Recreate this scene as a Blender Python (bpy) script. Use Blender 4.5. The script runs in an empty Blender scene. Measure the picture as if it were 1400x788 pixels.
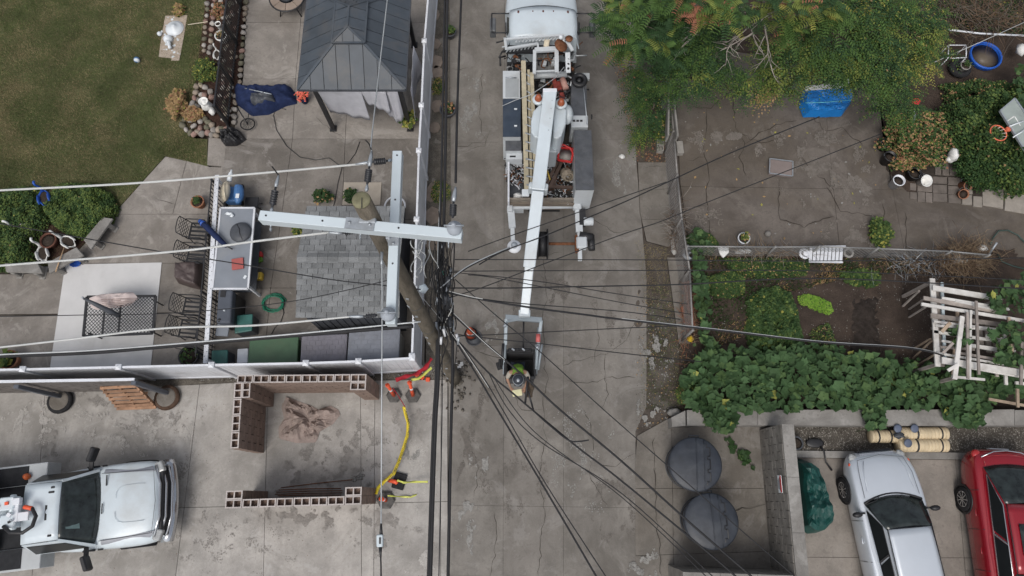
import bpy, bmesh, math, random
import numpy as np
from mathutils import Vector, Matrix, noise as mnoise
PI = math.pi
R = math.radians
scene = bpy.context.scene
COL = scene.collection
# ---------------- camera, world, sun, exposure ----------------
TH = R(17.15); CAMH = 19.0; FPX = 933.0
cam_d = bpy.data.cameras.new('camera'); cam = bpy.data.objects.new('camera', cam_d); COL.objects.link(cam)
cam_d.sensor_width = 36; cam_d.lens = FPX / 1400 * 36; cam_d.clip_start = 0.1; cam_d.clip_end = 2000
cam.location = (0, 0, CAMH); cam.rotation_euler = (TH, 0, 0)
scene.camera = cam
SUN_EL, SUN_ROT = R(58), R(200)
world = bpy.data.worlds.new('World'); scene.world = world; world.use_nodes = True
wn = world.node_tree; bg = wn.nodes['Background']
sky = wn.nodes.new('ShaderNodeTexSky'); sky.sky_type = 'NISHITA'; sky.sun_disc = False
sky.sun_elevation = SUN_EL; sky.sun_rotation = SUN_ROT; sky.air_density = 1.0; sky.dust_density = 4.0; sky.ozone_density = 1.0
hs = wn.nodes.new('ShaderNodeHueSaturation'); hs.inputs['Saturation'].default_value = .42; wn.links.new(sky.outputs[0], hs.inputs['Color']); wn.links.new(hs.outputs[0], bg.inputs[0]); bg.inputs[1].default_value = 0.14
sun_d = bpy.data.lights.new('sun', 'SUN'); sun = bpy.data.objects.new('sun', sun_d); COL.objects.link(sun)
sun_d.energy = 1.25; sun_d.angle = R(28); sun_d.color = (1.0, 0.96, 0.9)
_sd = Vector((math.sin(SUN_ROT) * math.cos(SUN_EL), math.cos(SUN_ROT) * math.cos(SUN_EL), math.sin(SUN_EL)))
sun.rotation_euler = _sd.to_track_quat('Z', 'Y').to_euler()
scene.view_settings.view_transform = 'Standard'; scene.view_settings.look = 'None'
scene.view_settings.exposure = 0.0; scene.view_settings.gamma = 1.0

# ---------------- helpers ----------------
CT, ST = math.cos(TH), math.sin(TH)
def W(px, py, z=0.0):
    """world point at height z seen at pixel px,py of the 1400x788 photograph"""
    x = (px - 700) / FPX; y = (394 - py) / FPX
    Y = y * CT + ST; Z = y * ST - CT
    t = (CAMH - z) / -Z
    return Vector((x * t, Y * t, z))
def W2(px, py, z=0.0):
    v = W(px, py, z); return (v.x, v.y)
def ppm(px, py, z=0.0):
    v = W(px, py, z); return FPX / ((CAMH - z) * CT + v.y * ST)
def rotm(rx=0, ry=0, rz=0):
    return (Matrix.Rotation(rz, 4, 'Z') @ Matrix.Rotation(ry, 4, 'Y') @ Matrix.Rotation(rx, 4, 'X'))
class MB:
    def __init__(s): s.v = []; s.f = []; s.m = []; s.sm = []
    def add(s, vs, fs, m=0, smooth=False):
        b = len(s.v); s.v += [tuple(v) for v in vs]
        for f in fs: s.f.append([i + b for i in f]); s.m.append(m); s.sm.append(smooth)
        return s
    def box(s, c, d, rz=0, rx=0, ry=0, m=0, ch=0):
        M = Matrix.Translation(Vector(c)) @ rotm(rx, ry, rz)
        x, y, z = d[0] / 2, d[1] / 2, d[2] / 2
        vs = [M @ Vector(p) for p in ((-x,-y,-z),(x,-y,-z),(x,y,-z),(-x,y,-z),(-x,-y,z),(x,-y,z),(x,y,z),(-x,y,z))]
        return s.add(vs, [(3,2,1,0),(4,5,6,7),(0,1,5,4),(1,2,6,5),(2,3,7,6),(3,0,4,7)], m)
    def bar(s, p0, p1, w, h, m=0):
        p0, p1 = Vector(p0), Vector(p1); d = p1 - p0; L = d.length
        if L < 1e-6: return s
        d /= L; up = Vector((0, 0, 1))
        if abs(d.z) > .97: up = Vector((0, 1, 0))
        sx = d.cross(up).normalized(); sz = sx.cross(d)
        vs = [p + sx * a * w / 2 + sz * b * h / 2 for p in (p0, p1) for a, b in ((-1,-1),(1,-1),(1,1),(-1,1))]
        return s.add(vs, [(0,1,2,3),(7,6,5,4),(0,4,5,1),(1,5,6,2),(2,6,7,3),(3,7,4,0)], m)
    def prism(s, poly, z0, z1, m=0):
        a = sum(poly[i][0] * poly[(i+1) % len(poly)][1] - poly[(i+1) % len(poly)][0] * poly[i][1] for i in range(len(poly)))
        if a < 0: poly = poly[::-1]
        n = len(poly); vs = [(p[0], p[1], z0) for p in poly] + [(p[0], p[1], z1) for p in poly]
        fs = [tuple(range(n - 1, -1, -1)), tuple(range(n, 2 * n))] + [(i, (i+1) % n, (i+1) % n + n, i + n) for i in range(n)]
        return s.add(vs, fs, m)
    def tube(s, pts, r, n=6, m=0, smooth=True):
        pts = [Vector(p) for p in pts]; k = len(pts)
        rs = r if isinstance(r, (list, tuple)) else [r] * k
        prev = None; vs = []
        for i, p in enumerate(pts):
            d = (pts[min(i+1, k-1)] - pts[max(i-1, 0)])
            d = d.normalized() if d.length > 1e-9 else Vector((0,0,1))
            if prev is None:
                a = Vector((0,0,1)) if abs(d.z) < .9 else Vector((1,0,0))
                u = d.cross(a).normalized()
            else:
                u = (prev - d * prev.dot(d)); u = u.normalized() if u.length > 1e-6 else d.orthogonal().normalized()
            prev = u; w = d.cross(u)
            for j in range(n):
                a = 2 * PI * j / n; vs.append(p + (u * math.cos(a) + w * math.sin(a)) * rs[i])
        fs = [(i*n + j, i*n + (j+1) % n, (i+1)*n + (j+1) % n, (i+1)*n + j) for i in range(k-1) for j in range(n)]
        fs += [tuple(range(n-1, -1, -1)), tuple((k-1)*n + j for j in range(n))]
        return s.add(vs, fs, m, smooth)
    def cyl(s, p0, p1, r, n=12, m=0, smooth=True): return s.tube([p0, p1], r, n, m, smooth)
    def ring(s, c, R_, r, n=20, k=6, axis=(0,0,1), m=0, a0=0, a1=2*PI):
        q = Vector((0,0,1)).rotation_difference(Vector(axis)).to_matrix(); c = Vector(c)
        full = abs(a1 - a0 - 2*PI) < 1e-6
        N = n if full else n + 1; vs = []
        for i in range(N):
            a = a0 + (a1 - a0) * i / n
            for j in range(k):
                b = 2*PI*j/k; rr = R_ + r * math.cos(b)
                vs.append(c + q @ Vector((rr*math.cos(a), rr*math.sin(a), r*math.sin(b))))
        fs = [(i*k+j, ((i+1) % N)*k+j, ((i+1) % N)*k+(j+1) % k, i*k+(j+1) % k) for i in range(n if full else n) for j in range(k) if full or i < n]
        return s.add(vs, fs, m, True)
    def lathe(s, prof, n=16, c=(0,0,0), axis=(0,0,1), m=0, smooth=True):
        q = Vector((0,0,1)).rotation_difference(Vector(axis)).to_matrix(); c = Vector(c); k = len(prof)
        vs = [c + q @ Vector((r*math.cos(2*PI*j/n), r*math.sin(2*PI*j/n), z)) for r, z in prof for j in range(n)]
        fs = [(i*n+j, i*n+(j+1) % n, (i+1)*n+(j+1) % n, (i+1)*n+j) for i in range(k-1) for j in range(n)]
        if prof[0][0] > 1e-4: fs.append(tuple(range(n-1, -1, -1)))
        if prof[-1][0] > 1e-4: fs.append(tuple((k-1)*n+j for j in range(n)))
        return s.add(vs, fs, m, smooth)
    def loft(s, rings, m=0, smooth=True, caps=True, closed=True):
        n = len(rings[0]); k = len(rings); vs = [p for r in rings for p in r]
        e = n if closed else n - 1
        fs = [(i*n+j, i*n+(j+1) % n, (i+1)*n+(j+1) % n, (i+1)*n+j) for i in range(k-1) for j in range(e)]
        if caps: fs += [tuple(range(n-1, -1, -1)), tuple((k-1)*n+j for j in range(n))]
        return s.add(vs, fs, m, smooth)
    def blob(s, c, rad, seed=0, n=10, k=7, rough=.25, m=0, fl=None):
        c = Vector(c); vs = []
        for i in range(k + 1):
            a = PI * i / k
            for j in range(n):
                b = 2*PI*j/n; d = Vector((math.sin(a)*math.cos(b), math.sin(a)*math.sin(b), -math.cos(a)))
                q = 1 + rough * mnoise.noise(d * 1.6 + Vector((seed*3.7, seed*1.3, 0)))
                p = Vector((d.x*rad[0]*q, d.y*rad[1]*q, d.z*rad[2]*q))
                if fl is not None and p.z < fl: p.z = fl
                vs.append(c + p)
        fs = [(i*n+j, i*n+(j+1) % n, (i+1)*n+(j+1) % n, (i+1)*n+j) for i in range(k) for j in range(n)]
        return s.add(vs, fs, m, True)
    def grid(s, P, m=0, smooth=True):
        r, c = len(P), len(P[0]); vs = [p for row in P for p in row]
        return s.add(vs, [(i*c+j, i*c+j+1, (i+1)*c+j+1, (i+1)*c+j) for i in range(r-1) for j in range(c-1)], m, smooth)
    def mesh(s, name, mats, inv=None):
        me = bpy.data.meshes.new(name)
        vs = s.v if inv is None else [tuple(inv @ Vector(v)) for v in s.v]
        me.from_pydata(vs, [], s.f)
        for mm in (mats if isinstance(mats, (list, tuple)) else [mats]): me.materials.append(mm)
        me.polygons.foreach_set('material_index', s.m); me.polygons.foreach_set('use_smooth', s.sm)
        me.update(); return me
WM = {}
def wm(o): return WM.get(o.name, Matrix.Identity(4)) if o else Matrix.Identity(4)
def link(o, parent, M=None):
    COL.objects.link(o)
    if parent: o.parent = parent
    WM[o.name] = M if M is not None else wm(parent)
def obj(name, mb, mats, parent=None, world=True, bevel=0, sub=0, solid=0, seg=1):
    inv = wm(parent).inverted() if (world and parent) else None
    o = bpy.data.objects.new(name, mb.mesh(name, mats, inv)); link(o, parent)
    if solid: md = o.modifiers.new('solid', 'SOLIDIFY'); md.thickness = solid; md.offset = 0
    if sub: md = o.modifiers.new('sub', 'SUBSURF'); md.levels = sub; md.render_levels = sub
    if bevel: md = o.modifiers.new('bev', 'BEVEL'); md.width = bevel; md.segments = seg; md.limit_method = 'ANGLE'; md.angle_limit = R(35)
    return o
def inst(name, me, parent, loc, rot=(0,0,0), sc=(1,1,1), local=False):
    o = bpy.data.objects.new(name, me)
    if not isinstance(sc, (tuple, list)): sc = (sc,)*3
    M = Matrix.Translation(Vector(loc)) @ rotm(*rot) @ Matrix.Diagonal(Vector((*sc, 1)))
    Wm = (wm(parent) @ M) if local else M
    link(o, parent, Wm); o.matrix_basis = wm(parent).inverted() @ Wm if parent else Wm
    return o
def tag(o, label=None, cat=None, group=None, kind=None):
    if label: o['label'] = label
    if cat: o['category'] = cat
    if group: o['group'] = group
    if kind: o['kind'] = kind
    return o
def T(name, label, cat, loc=(0,0,0), rz=0, group=None, rx=0, ry=0):
    o = bpy.data.objects.new(name, None); o.empty_display_size = .2
    M = Matrix.Translation(Vector(loc)) @ rotm(rx, ry, rz); link(o, None, M); o.matrix_basis = M
    return tag(o, label, cat, group)
def st(name, mb, mats, **k):
    return tag(obj(name, mb, mats, **k), kind='structure')
def cp(root, loc, rz, label=None, sc=1, group=None):
    r = root.copy(); COL.objects.link(r)
    M = Matrix.Translation(Vector(loc)) @ rotm(0, 0, rz) @ Matrix.Scale(sc, 4); r.matrix_basis = M; WM[r.name] = M
    if label: r['label'] = label
    if group: r['group'] = group
    for ch in list(root.children):
        c = ch.copy(); COL.objects.link(c); c.parent = r
        for g in ch.children:
            d = g.copy(); COL.objects.link(d); d.parent = c
    return r
# ---------------- materials ----------------
def _nt(name):
    m = bpy.data.materials.new(name); m.use_nodes = True; nt = m.node_tree
    b = nt.nodes['Principled BSDF']; return m, nt, b
def _noise(nt, vec, scale, detail=4, rough=.6, dist=0):
    n = nt.nodes.new('ShaderNodeTexNoise'); n.inputs['Scale'].default_value = scale; n.inputs['Detail'].default_value = detail
    n.inputs['Roughness'].default_value = rough; n.inputs['Distortion'].default_value = dist; nt.links.new(vec, n.inputs['Vector']); return n.outputs['Fac']
def _ramp(nt, fac, a, b, lo=0, hi=1):
    n = nt.nodes.new('ShaderNodeMapRange'); n.inputs[1].default_value = a; n.inputs[2].default_value = b
    n.inputs[3].default_value = lo; n.inputs[4].default_value = hi; nt.links.new(fac, n.inputs[0]); return n.outputs[0]
def _mix(nt, fac, A, B, mode='MIX'):
    n = nt.nodes.new('ShaderNodeMix'); n.data_type = 'RGBA'; n.blend_type = mode
    for sock, val in ((n.inputs[0], fac), (n.inputs[6], A), (n.inputs[7], B)):
        if isinstance(val, (int, float)): sock.default_value = val
        elif isinstance(val, (tuple, list)): sock.default_value = (*val[:3], 1)
        else: nt.links.new(val, sock)
    return n.outputs[2]
MATS = {}
def mat(name, col, rough=.7, var=.12, scale=4, bump=.0, metal=0, rnd=.0, dirt=0, dirtcol=(.08,.07,.06), fine=0, coat=0, alpha=1, trans=0, fscale=60, bscale=None, stretch=None):
    if name in MATS: return MATS[name]
    m, nt, b = _nt(name)
    g = nt.nodes.new('ShaderNodeNewGeometry'); vec = g.outputs['Position']
    if stretch:
        mp = nt.nodes.new('ShaderNodeMapping'); mp.inputs['Scale'].default_value = stretch; nt.links.new(vec, mp.inputs[0]); vec = mp.outputs[0]
    n1 = _noise(nt, vec, scale, 5)
    lo = tuple(c*(1-var) for c in col); hi = tuple(min(1, c*(1+var)) for c in col)
    c = _mix(nt, _ramp(nt, n1, .3, .7), lo, hi)
    if fine:
        n2 = _noise(nt, vec, fscale, 3, .7); c = _mix(nt, _ramp(nt, n2, .35, .65, 0, fine), c, tuple(x*.35 for x in col))
    if dirt:
        n3 = _noise(nt, vec, scale*.45, 6, .65, .4); c = _mix(nt, _ramp(nt, n3, .5, .68, 0, dirt), c, dirtcol)
    if rnd:
        oi = nt.nodes.new('ShaderNodeObjectInfo'); v = _ramp(nt, oi.outputs['Random'], 0, 1, 1-rnd, 1+rnd)
        cb = nt.nodes.new('ShaderNodeCombineColor'); [nt.links.new(v, cb.inputs[i]) for i in range(3)]
        c = _mix(nt, 1.0, c, cb.outputs[0], 'MULTIPLY')
    nt.links.new(c, b.inputs['Base Color'])
    b.inputs['Roughness'].default_value = rough; b.inputs['Metallic'].default_value = metal
    if rough >= .6: b.inputs['Specular IOR Level'].default_value = .15
    if coat: b.inputs['Coat Weight'].default_value = coat; b.inputs['Coat Roughness'].default_value = .06
    if alpha < 1: b.inputs['Alpha'].default_value = alpha
    if trans: b.inputs['Transmission Weight'].default_value = trans
    if bump:
        bn = nt.nodes.new('ShaderNodeBump'); bn.inputs['Strength'].default_value = bump; bn.inputs['Distance'].default_value = .02
        nb = _noise(nt, vec, bscale or max(scale*4, 18), 4, .7); nt.links.new(nb, bn.inputs['Height']); nt.links.new(bn.outputs[0], b.inputs['Normal'])
    MATS[name] = m; return m
def concrete(name, col, stain=(.07,.06,.05), s1=.5, pale=.3, palecol=None, rnd=.04, spot=.5, warm=None, seed=0, s2=.5, streak=None, sk=.3):
    if name in MATS: return MATS[name]
    m, nt, b = _nt(name)
    g = nt.nodes.new('ShaderNodeNewGeometry'); mp = nt.nodes.new('ShaderNodeMapping'); mp.inputs['Location'].default_value = (seed*13.1, seed*7.7, 0)
    nt.links.new(g.outputs['Position'], mp.inputs[0]); vec = mp.outputs[0]
    c = _mix(nt, _ramp(nt, _noise(nt, vec, 1.3, 6, .65), .36, .64), tuple(x*.74 for x in col), tuple(x*1.2 for x in col))
    if warm: c = _mix(nt, _ramp(nt, _noise(nt, vec, .35, 3, .5, 1.0), .42, .62, 0, .7), c, warm)
    c = _mix(nt, _ramp(nt, _noise(nt, vec, .55, 8, .68, .6), .47, .62, 0, s1), c, stain)              # wide soft stains
    c = _mix(nt, _ramp(nt, _noise(nt, vec, 5.2, 9, .74, .5), .52, .62, 0, s2), c, tuple(x*.55 for x in col))  # small stains
    pc = palecol or tuple(min(1, x*1.7) for x in col)
    c = _mix(nt, _ramp(nt, _noise(nt, vec, .9, 9, .72, 1.2), .55, .62, 0, pale), c, pc)              # worn pale patches
    c = _mix(nt, _ramp(nt, _noise(nt, vec, 22, 4, .75), .4, .72, 0, .28), c, tuple(x*.6 for x in col))
    if streak:
        m2 = nt.nodes.new('ShaderNodeMapping'); m2.inputs['Scale'].default_value = streak; nt.links.new(vec, m2.inputs[0]); c = _mix(nt, _ramp(nt, _noise(nt, m2.outputs[0], 1, 5, .6, .3), .45, .68, 0, sk), c, stain)
    vo = nt.nodes.new('ShaderNodeTexVoronoi'); vo.inputs['Scale'].default_value = 3.2; nt.links.new(vec, vo.inputs['Vector'])
    sp = _ramp(nt, vo.outputs['Distance'], .05, .12, spot, 0)
    c = _mix(nt, sp, c, stain)
    c = _mix(nt, _ramp(nt, _noise(nt, vec, 90, 2, .6), .35, .68, 0, .22), c, tuple(min(1, x*1.6) for x in col))
    if rnd:
        oi = nt.nodes.new('ShaderNodeObjectInfo'); v = _ramp(nt, oi.outputs['Random'], 0, 1, 1-rnd, 1+rnd)
        cb = nt.nodes.new('ShaderNodeCombineColor'); [nt.links.new(v, cb.inputs[i]) for i in range(3)]
        c = _mix(nt, 1.0, c, cb.outputs[0], 'MULTIPLY')
    nt.links.new(c, b.inputs['Base Color']); b.inputs['Roughness'].default_value = .9; b.inputs['Specular IOR Level'].default_value = .15
    bn = nt.nodes.new('ShaderNodeBump'); bn.inputs['Strength'].default_value = .35; bn.inputs['Distance'].default_value = .01
    nt.links.new(_noise(nt, vec, 45, 6, .75), bn.inputs['Height']); nt.links.new(bn.outputs[0], b.inputs['Normal'])
    MATS[name] = m; return m
# common
M_white = mat('white_paint', (.66,.70,.73), .35, .05, 2, dirt=.18, dirtcol=(.35,.35,.34))
M_vinyl = mat('white_vinyl', (.66,.68,.72), .45, .06, 3, dirt=.35, dirtcol=(.32,.31,.30))
M_truckw = mat('truck_white', (.56,.625,.665), .35, .05, 1.8, coat=.2, dirt=.4, dirtcol=(.36,.35,.33))
M_black = mat('black_metal', (.02,.02,.022), .45, .2, 8)
M_rubber = mat('rubber', (.025,.025,.027), .8, .3, 20, bump=.2)
M_steel = mat('galvanised', (.38,.41,.44), .45, .15, 14, metal=.5)
M_darkgrey = mat('dark_grey', (.06,.065,.075), .55, .2, 5)
M_rust = mat('rust', (.17,.075,.04), .9, .4, 15, bump=.3)
M_orange = mat('orange_plastic', (.75,.10,.035), .5, .15, 10)
M_red = mat('red_plastic', (.5,.03,.03), .5, .15, 10)
M_terra = mat('terracotta', (.32,.15,.09), .8, .2, 8, bump=.2, dirt=.3)
M_wood = mat('raw_wood', (.38,.26,.16), .8, .25, 6, rnd=.2, stretch=(1,12,1))
M_soil = mat('soil', (.055,.043,.035), .95, .3, 3, bump=1.0, fine=.6)
M_glass = mat('dark_glass', (.020,.026,.026), .12, .65, 5)
M_glass2 = mat('side_glass', (.010,.012,.013), .35, .1, 2)
M_glass2.node_tree.nodes['Principled BSDF'].inputs['Specular IOR Level'].default_value = .25
M_wire = mat('wire_black', (.03,.03,.032), .6, .1, 4)
M_wiregrey = mat('wire_grey', (.45,.47,.48), .5, .1, 4, metal=.3)
M_cream = mat('cream', (.62,.55,.42), .6, .15, 6, dirt=.3)
G1 = mat('leaf_dark', (.026,.055,.018), .6, .3, 5)
G2 = mat('leaf_mid', (.045,.080,.025), .6, .3, 5)
G3 = mat('leaf_light', (.10,.14,.038), .6, .3, 5)
G4 = mat('leaf_yellow', (.26,.25,.06), .6, .3, 5)
G5 = mat('leaf_brown', (.25,.12,.07), .7, .3, 5)
G6 = mat('leaf_dry', (.30,.20,.10), .8, .3, 5)
# ---------------- ground ----------------
def clip(poly, a, b, side):
    out = []; n = len(poly); dx, dy = b[0]-a[0], b[1]-a[1]
    f = lambda p: side * (dx * (p[1]-a[1]) - dy * (p[0]-a[0]))
    for i in range(n):
        p, q = poly[i], poly[(i+1) % n]; fp, fq = f(p), f(q)
        if fp >= 0: out.append(p)
        if (fp > 0) != (fq > 0) and abs(fp - fq) > 1e-12 and fp * fq < 0:
            t = fp / (fp - fq); out.append((p[0] + (q[0]-p[0])*t, p[1] + (q[1]-p[1])*t))
    return out
def inset(poly, g):
    a = sum(poly[i][0]*poly[(i+1) % len(poly)][1] - poly[(i+1) % len(poly)][0]*poly[i][1] for i in range(len(poly)))
    if a < 0: poly = poly[::-1]
    P = []
    for p in poly:
        if not P or math.hypot(p[0]-P[-1][0], p[1]-P[-1][1]) > .03: P.append(p)
    if len(P) > 2 and math.hypot(P[0][0]-P[-1][0], P[0][1]-P[-1][1]) < .03: P.pop()
    n = len(P); out = []
    if n < 3: return None
    for i in range(n):
        p0, p1, p2 = Vector(P[i-1]), Vector(P[i]), Vector(P[(i+1) % n])
        d1 = (p1-p0).normalized(); d2 = (p2-p1).normalized(); n1 = Vector((-d1.y, d1.x)); n2 = Vector((-d2.y, d2.x))
        k = 1 + n1.dot(n2)
        if k < .15: out.append(tuple(p1 + n1*g)); continue
        out.append(tuple(p1 + (n1+n2) * g / k))
    return out
def pxpoly(pts, z=0): return [W2(x, y, z) for x, y in pts]
M_joint = mat('joint_dirt', (.045,.038,.032), .95, .3, 8)
def slabs(name, poly, cuts, z, m, gap=.011, thick=.07, piece='slab', parent=None, jitter=.004, seed=1):
    rr = random.Random(seed); P = pxpoly(poly, z)
    base = MB().prism(P, z - thick - .01, z - .022)
    root = parent or st(name, base, M_joint)
    if parent: obj('bed', base, M_joint, parent)
    cells = [P]
    for (x0, y0, x1, y1) in cuts:
        a, b = W2(x0, y0, z), W2(x1, y1, z); nc = []
        for c in cells:
            for s in (1, -1):
                q = clip(c, a, b, s)
                if len(q) > 2: nc.append(q)
        cells = nc
    for c in cells:
        c = inset(c, gap/2)
        if not c: continue
        zz = z + rr.uniform(-jitter, 0)
        obj(piece, MB().prism(c, z - thick, zz), m, root)
    return root
M_alley = concrete('alley_concrete', (.212,.197,.178), stain=(.085,.076,.066), s1=.65, pale=.35, palecol=(.31,.295,.28), seed=1, warm=(.175,.16,.145), spot=.35, streak=(1.6,.13,1), sk=.35)
M_drive = concrete('driveway_concrete', (.362,.343,.32), stain=(.16,.15,.135), s1=.6, pale=.5, palecol=(.43,.415,.40), seed=2, s2=.4, spot=.3, streak=(5,.25,1), sk=.16)
M_patio = concrete('patio_concrete', (.25,.228,.205), stain=(.12,.105,.09), s1=.6, pale=.55, palecol=(.37,.345,.315), seed=3, spot=.4)
M_patio2 = concrete('patio_dark_concrete', (.19,.173,.155), stain=(.09,.08,.07), s1=.7, pale=.65, palecol=(.31,.29,.27), seed=3.5, spot=.4)
M_yard = concrete('yard_concrete', (.142,.124,.110), stain=(.060,.050,.042), s1=.7, pale=.4, palecol=(.19,.17,.15), seed=4, warm=(.095,.078,.058))
M_pad = concrete('pad_concrete', (.175,.16,.142), stain=(.085,.072,.058), s1=.6, pale=.35, palecol=(.29,.275,.26), seed=5)
M_drive2 = concrete('east_driveway_concrete', (.25,.225,.20), stain=(.13,.11,.095), s1=.5, pale=.3, palecol=(.30,.275,.25), seed=6)
M_wall = concrete('wall_concrete', (.25,.24,.225), stain=(.10,.09,.08), s1=.6, pale=.4, palecol=(.38,.37,.35), seed=7)

# base ground
gm = MB(); gm.box((0, 40, -.35), (700, 700, .2)); st('ground', gm, M_soil)
# alley of broken concrete slabs
al = [(590,-420),(592,200),(588,480),(600,515),(613,519),(613,1500),(878,1500),(868,788),(862,590),(880,556),(884,380),(868,222),(868,0),(880,-420)]
al_root = slabs('alley', [(588,-420),(592,200),(584,518),(613,519),(613,1400),(872,1400),(869,590),(884,556),(884,380),(870,222),(872,-420)],
      [(560,197,900,190),(560,470,900,478),(772,-400,770,900),(560,-60,900,-64),(560,690,900,695),(690,0,688,700)], 0, M_alley, gap=.006, jitter=.002)
# driveway bottom left
slabs('driveway', [(-260,533),(150,532),(330,523),(612,519),(612,1400),(-260,1400)],
      [(-260,706,612,686),(60,560,50,700),(271,540,240,788),(493,540,497,1400),(603,520,601,1400),(512.5,540,507,1400),(367,500,360,788)], .012, M_drive, gap=.012)
# patio of the left back garden
slabs('patio', [(335,-420),(335,130),(283,188),(278,226),(226,214),(155,293),(88,362),(-260,372),(-260,520),(180,518),(285,505),(285,190),(586,190),(596,-420)],
      [], .03, M_patio, piece='slab_under')
pat = bpy.data.objects['patio']
for o in list(pat.children): bpy.data.objects.remove(o)
def slabset(root, lst, m, z, gap=.012, seed=1):
    rr = random.Random(seed)
    for q in lst:
        c = inset(pxpoly(q, z), gap/2); obj('slab', MB().prism(c, z-.07, z - rr.uniform(0, .005)), m, root)
slabset(pat, [
 [(336,-420),(336,31),(411,31),(430,-420)],[(430,-420),(411,31),(596,31),(598,-420)],
 [(336,31),(332,108),(404,108),(411,31)],[(411,31),(404,108),(476,108),(480,31)],[(480,31),(476,108),(593,108),(595,31)],
 [(332,108),(318,190),(400,190),(404,108)],[(404,108),(400,190),(472,190),(476,108)],[(476,108),(472,190),(588,190),(593,108)],
 [(285,188),(283,226),(306,228),(310,190)],[(283,228),(285,296),(300,296),(304,229)],[(255,220),(236,293),(285,293),(286,228)],[(226,214),(155,293),(236,293),(255,220)]], M_patio, .03)
slabset(pat, [[(155,293),(90,360),(285,360),(285,293)],
 [(-260,380),(-260,433),(285,427),(285,360),(90,360),(60,374)],[(-260,433),(-260,522),(110,520),(120,431)],[(120,431),(110,520),(278,512),(285,427)]], M_patio, .026, seed=5)
slabset(pat, [[(310,190),(287,300),(384,300),(400,190)],[(400,190),(384,300),(467,300),(472,190)],[(472,190),(467,300),(582,300),(588,190)],
 [(287,300),(284,394),(370,394),(384,300)],[(384,300),(370,394),(582,394),(582,300)],[(284,394),(279,512),(360,508),(370,394)],[(370,394),(360,508),(580,506),(582,394)]], M_patio2, .028, seed=9)
# right side hardstanding
slabs('side_pad', [(871,596),(868,640),(872,1400),(1110,1400),(1090,560),(925,566),(918,570)],
      [(871,668,917,668),(918,560,930,1400),(871,760,1110,752)], .014, M_pad)
slabs('verge_path', [(872,222),(911,222),(922,332),(914,338),(884,330),(875,290)], [(870,262,915,258),(878,300,920,300)], .035, M_pad, seed=3)
slabs('verge_kerb', [(912,352),(934,352),(944,470),(928,470)], [(912,400,940,398),(912,440,945,438)], .04, M_pad, seed=4)
slabs('back_yard', [(921,60),(1198,96),(1212,232),(1240,262),(1420,290),(1420,352),(945,350),(930,250)],
      [(921,110,1200,116),(1205,180,1240,360),(1120,60,1150,360),(925,255,1420,262)], .02, M_yard, gap=.008, jitter=.012)
slabs('east_driveway', [(1086,626),(1560,630),(1560,1400),(1100,1400)], [(1086,762,1560,764),(1304,600,1330,900)], .012, M_drive2)
slabs('kerb', [(1087,616),(1560,622),(1560,632),(1087,626)], [(1200,600,1202,640),(1310,600,1312,640)], .12, M_wall, thick=.16)
# soils
def terrain(name, quad, nx, ny, z, amp, m, seed=0, freq=1.5, fn=None):
    a, b, c, d = [W(*q, z) for q in quad]; P = []
    for j in range(ny+1):
        row = []
        for i in range(nx+1):
            u, v = i/nx, j/ny; p = (a*(1-u)+b*u)*(1-v) + (d*(1-u)+c*u)*v
            e = min(u, 1-u, v, 1-v); h = amp * (mnoise.fractal(Vector((p.x*freq+seed, p.y*freq, 0)), 1.0, 2.0, 4))
            h = max(-.045, h*min(1, e*20))
            if fn: h += fn(p)
            row.append((p.x, p.y, z + h))
        P.append(row)
    return st(name, MB().grid(P), m)
M_verge = mat('verge_soil', (.105,.088,.075), .95, .35, 2.5, bump=1.0, fine=.6, dirt=.5, dirtcol=(.19,.18,.165))
M_verge.name = 'verge_soil'
M_garden = mat('garden_soil', (.066,.050,.041), .95, .35, 2.0, bump=1.0, fine=.6, dirt=.4, dirtcol=(.09,.065,.05))
M_gravel = mat('gravel_dirt', (.15,.135,.115), .95, .35, 4, bump=1.0, fine=.7, fscale=35)
terrain('verge', [(858,604),(950,604),(925,-420),(862,-420)], 24, 150, -.03, .05, M_verge, 3)
terrain('garden_soil', [(930,575),(1560,575),(1560,335),(925,335)], 120, 70, -.0, .06, M_garden, 5)
terrain('yard_soil', [(1190,300),(1560,320),(1560,-420),(1180,-420)], 60, 80, -.01, .06, M_garden, 8)
terrain('backyard_soil', [(918,112),(1200,120),(1200,-420),(918,-420)], 30, 30, -.03, .04, M_garden, 9)
terrain('gravel_strip', [(1080,620),(1560,620),(1560,578),(1080,578)], 60, 10, .02, .05, M_gravel, 11)
terrain('fence_base_soil', [(-260,540),(625,528),(625,495),(-260,505)], 120, 8, -.015, .03, M_gravel, 12)
terrain('fence_strip_soil', [(582,500),(618,500),(612,-420),(588,-420)], 8, 100, .01, .03, M_gravel, 13)
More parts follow.
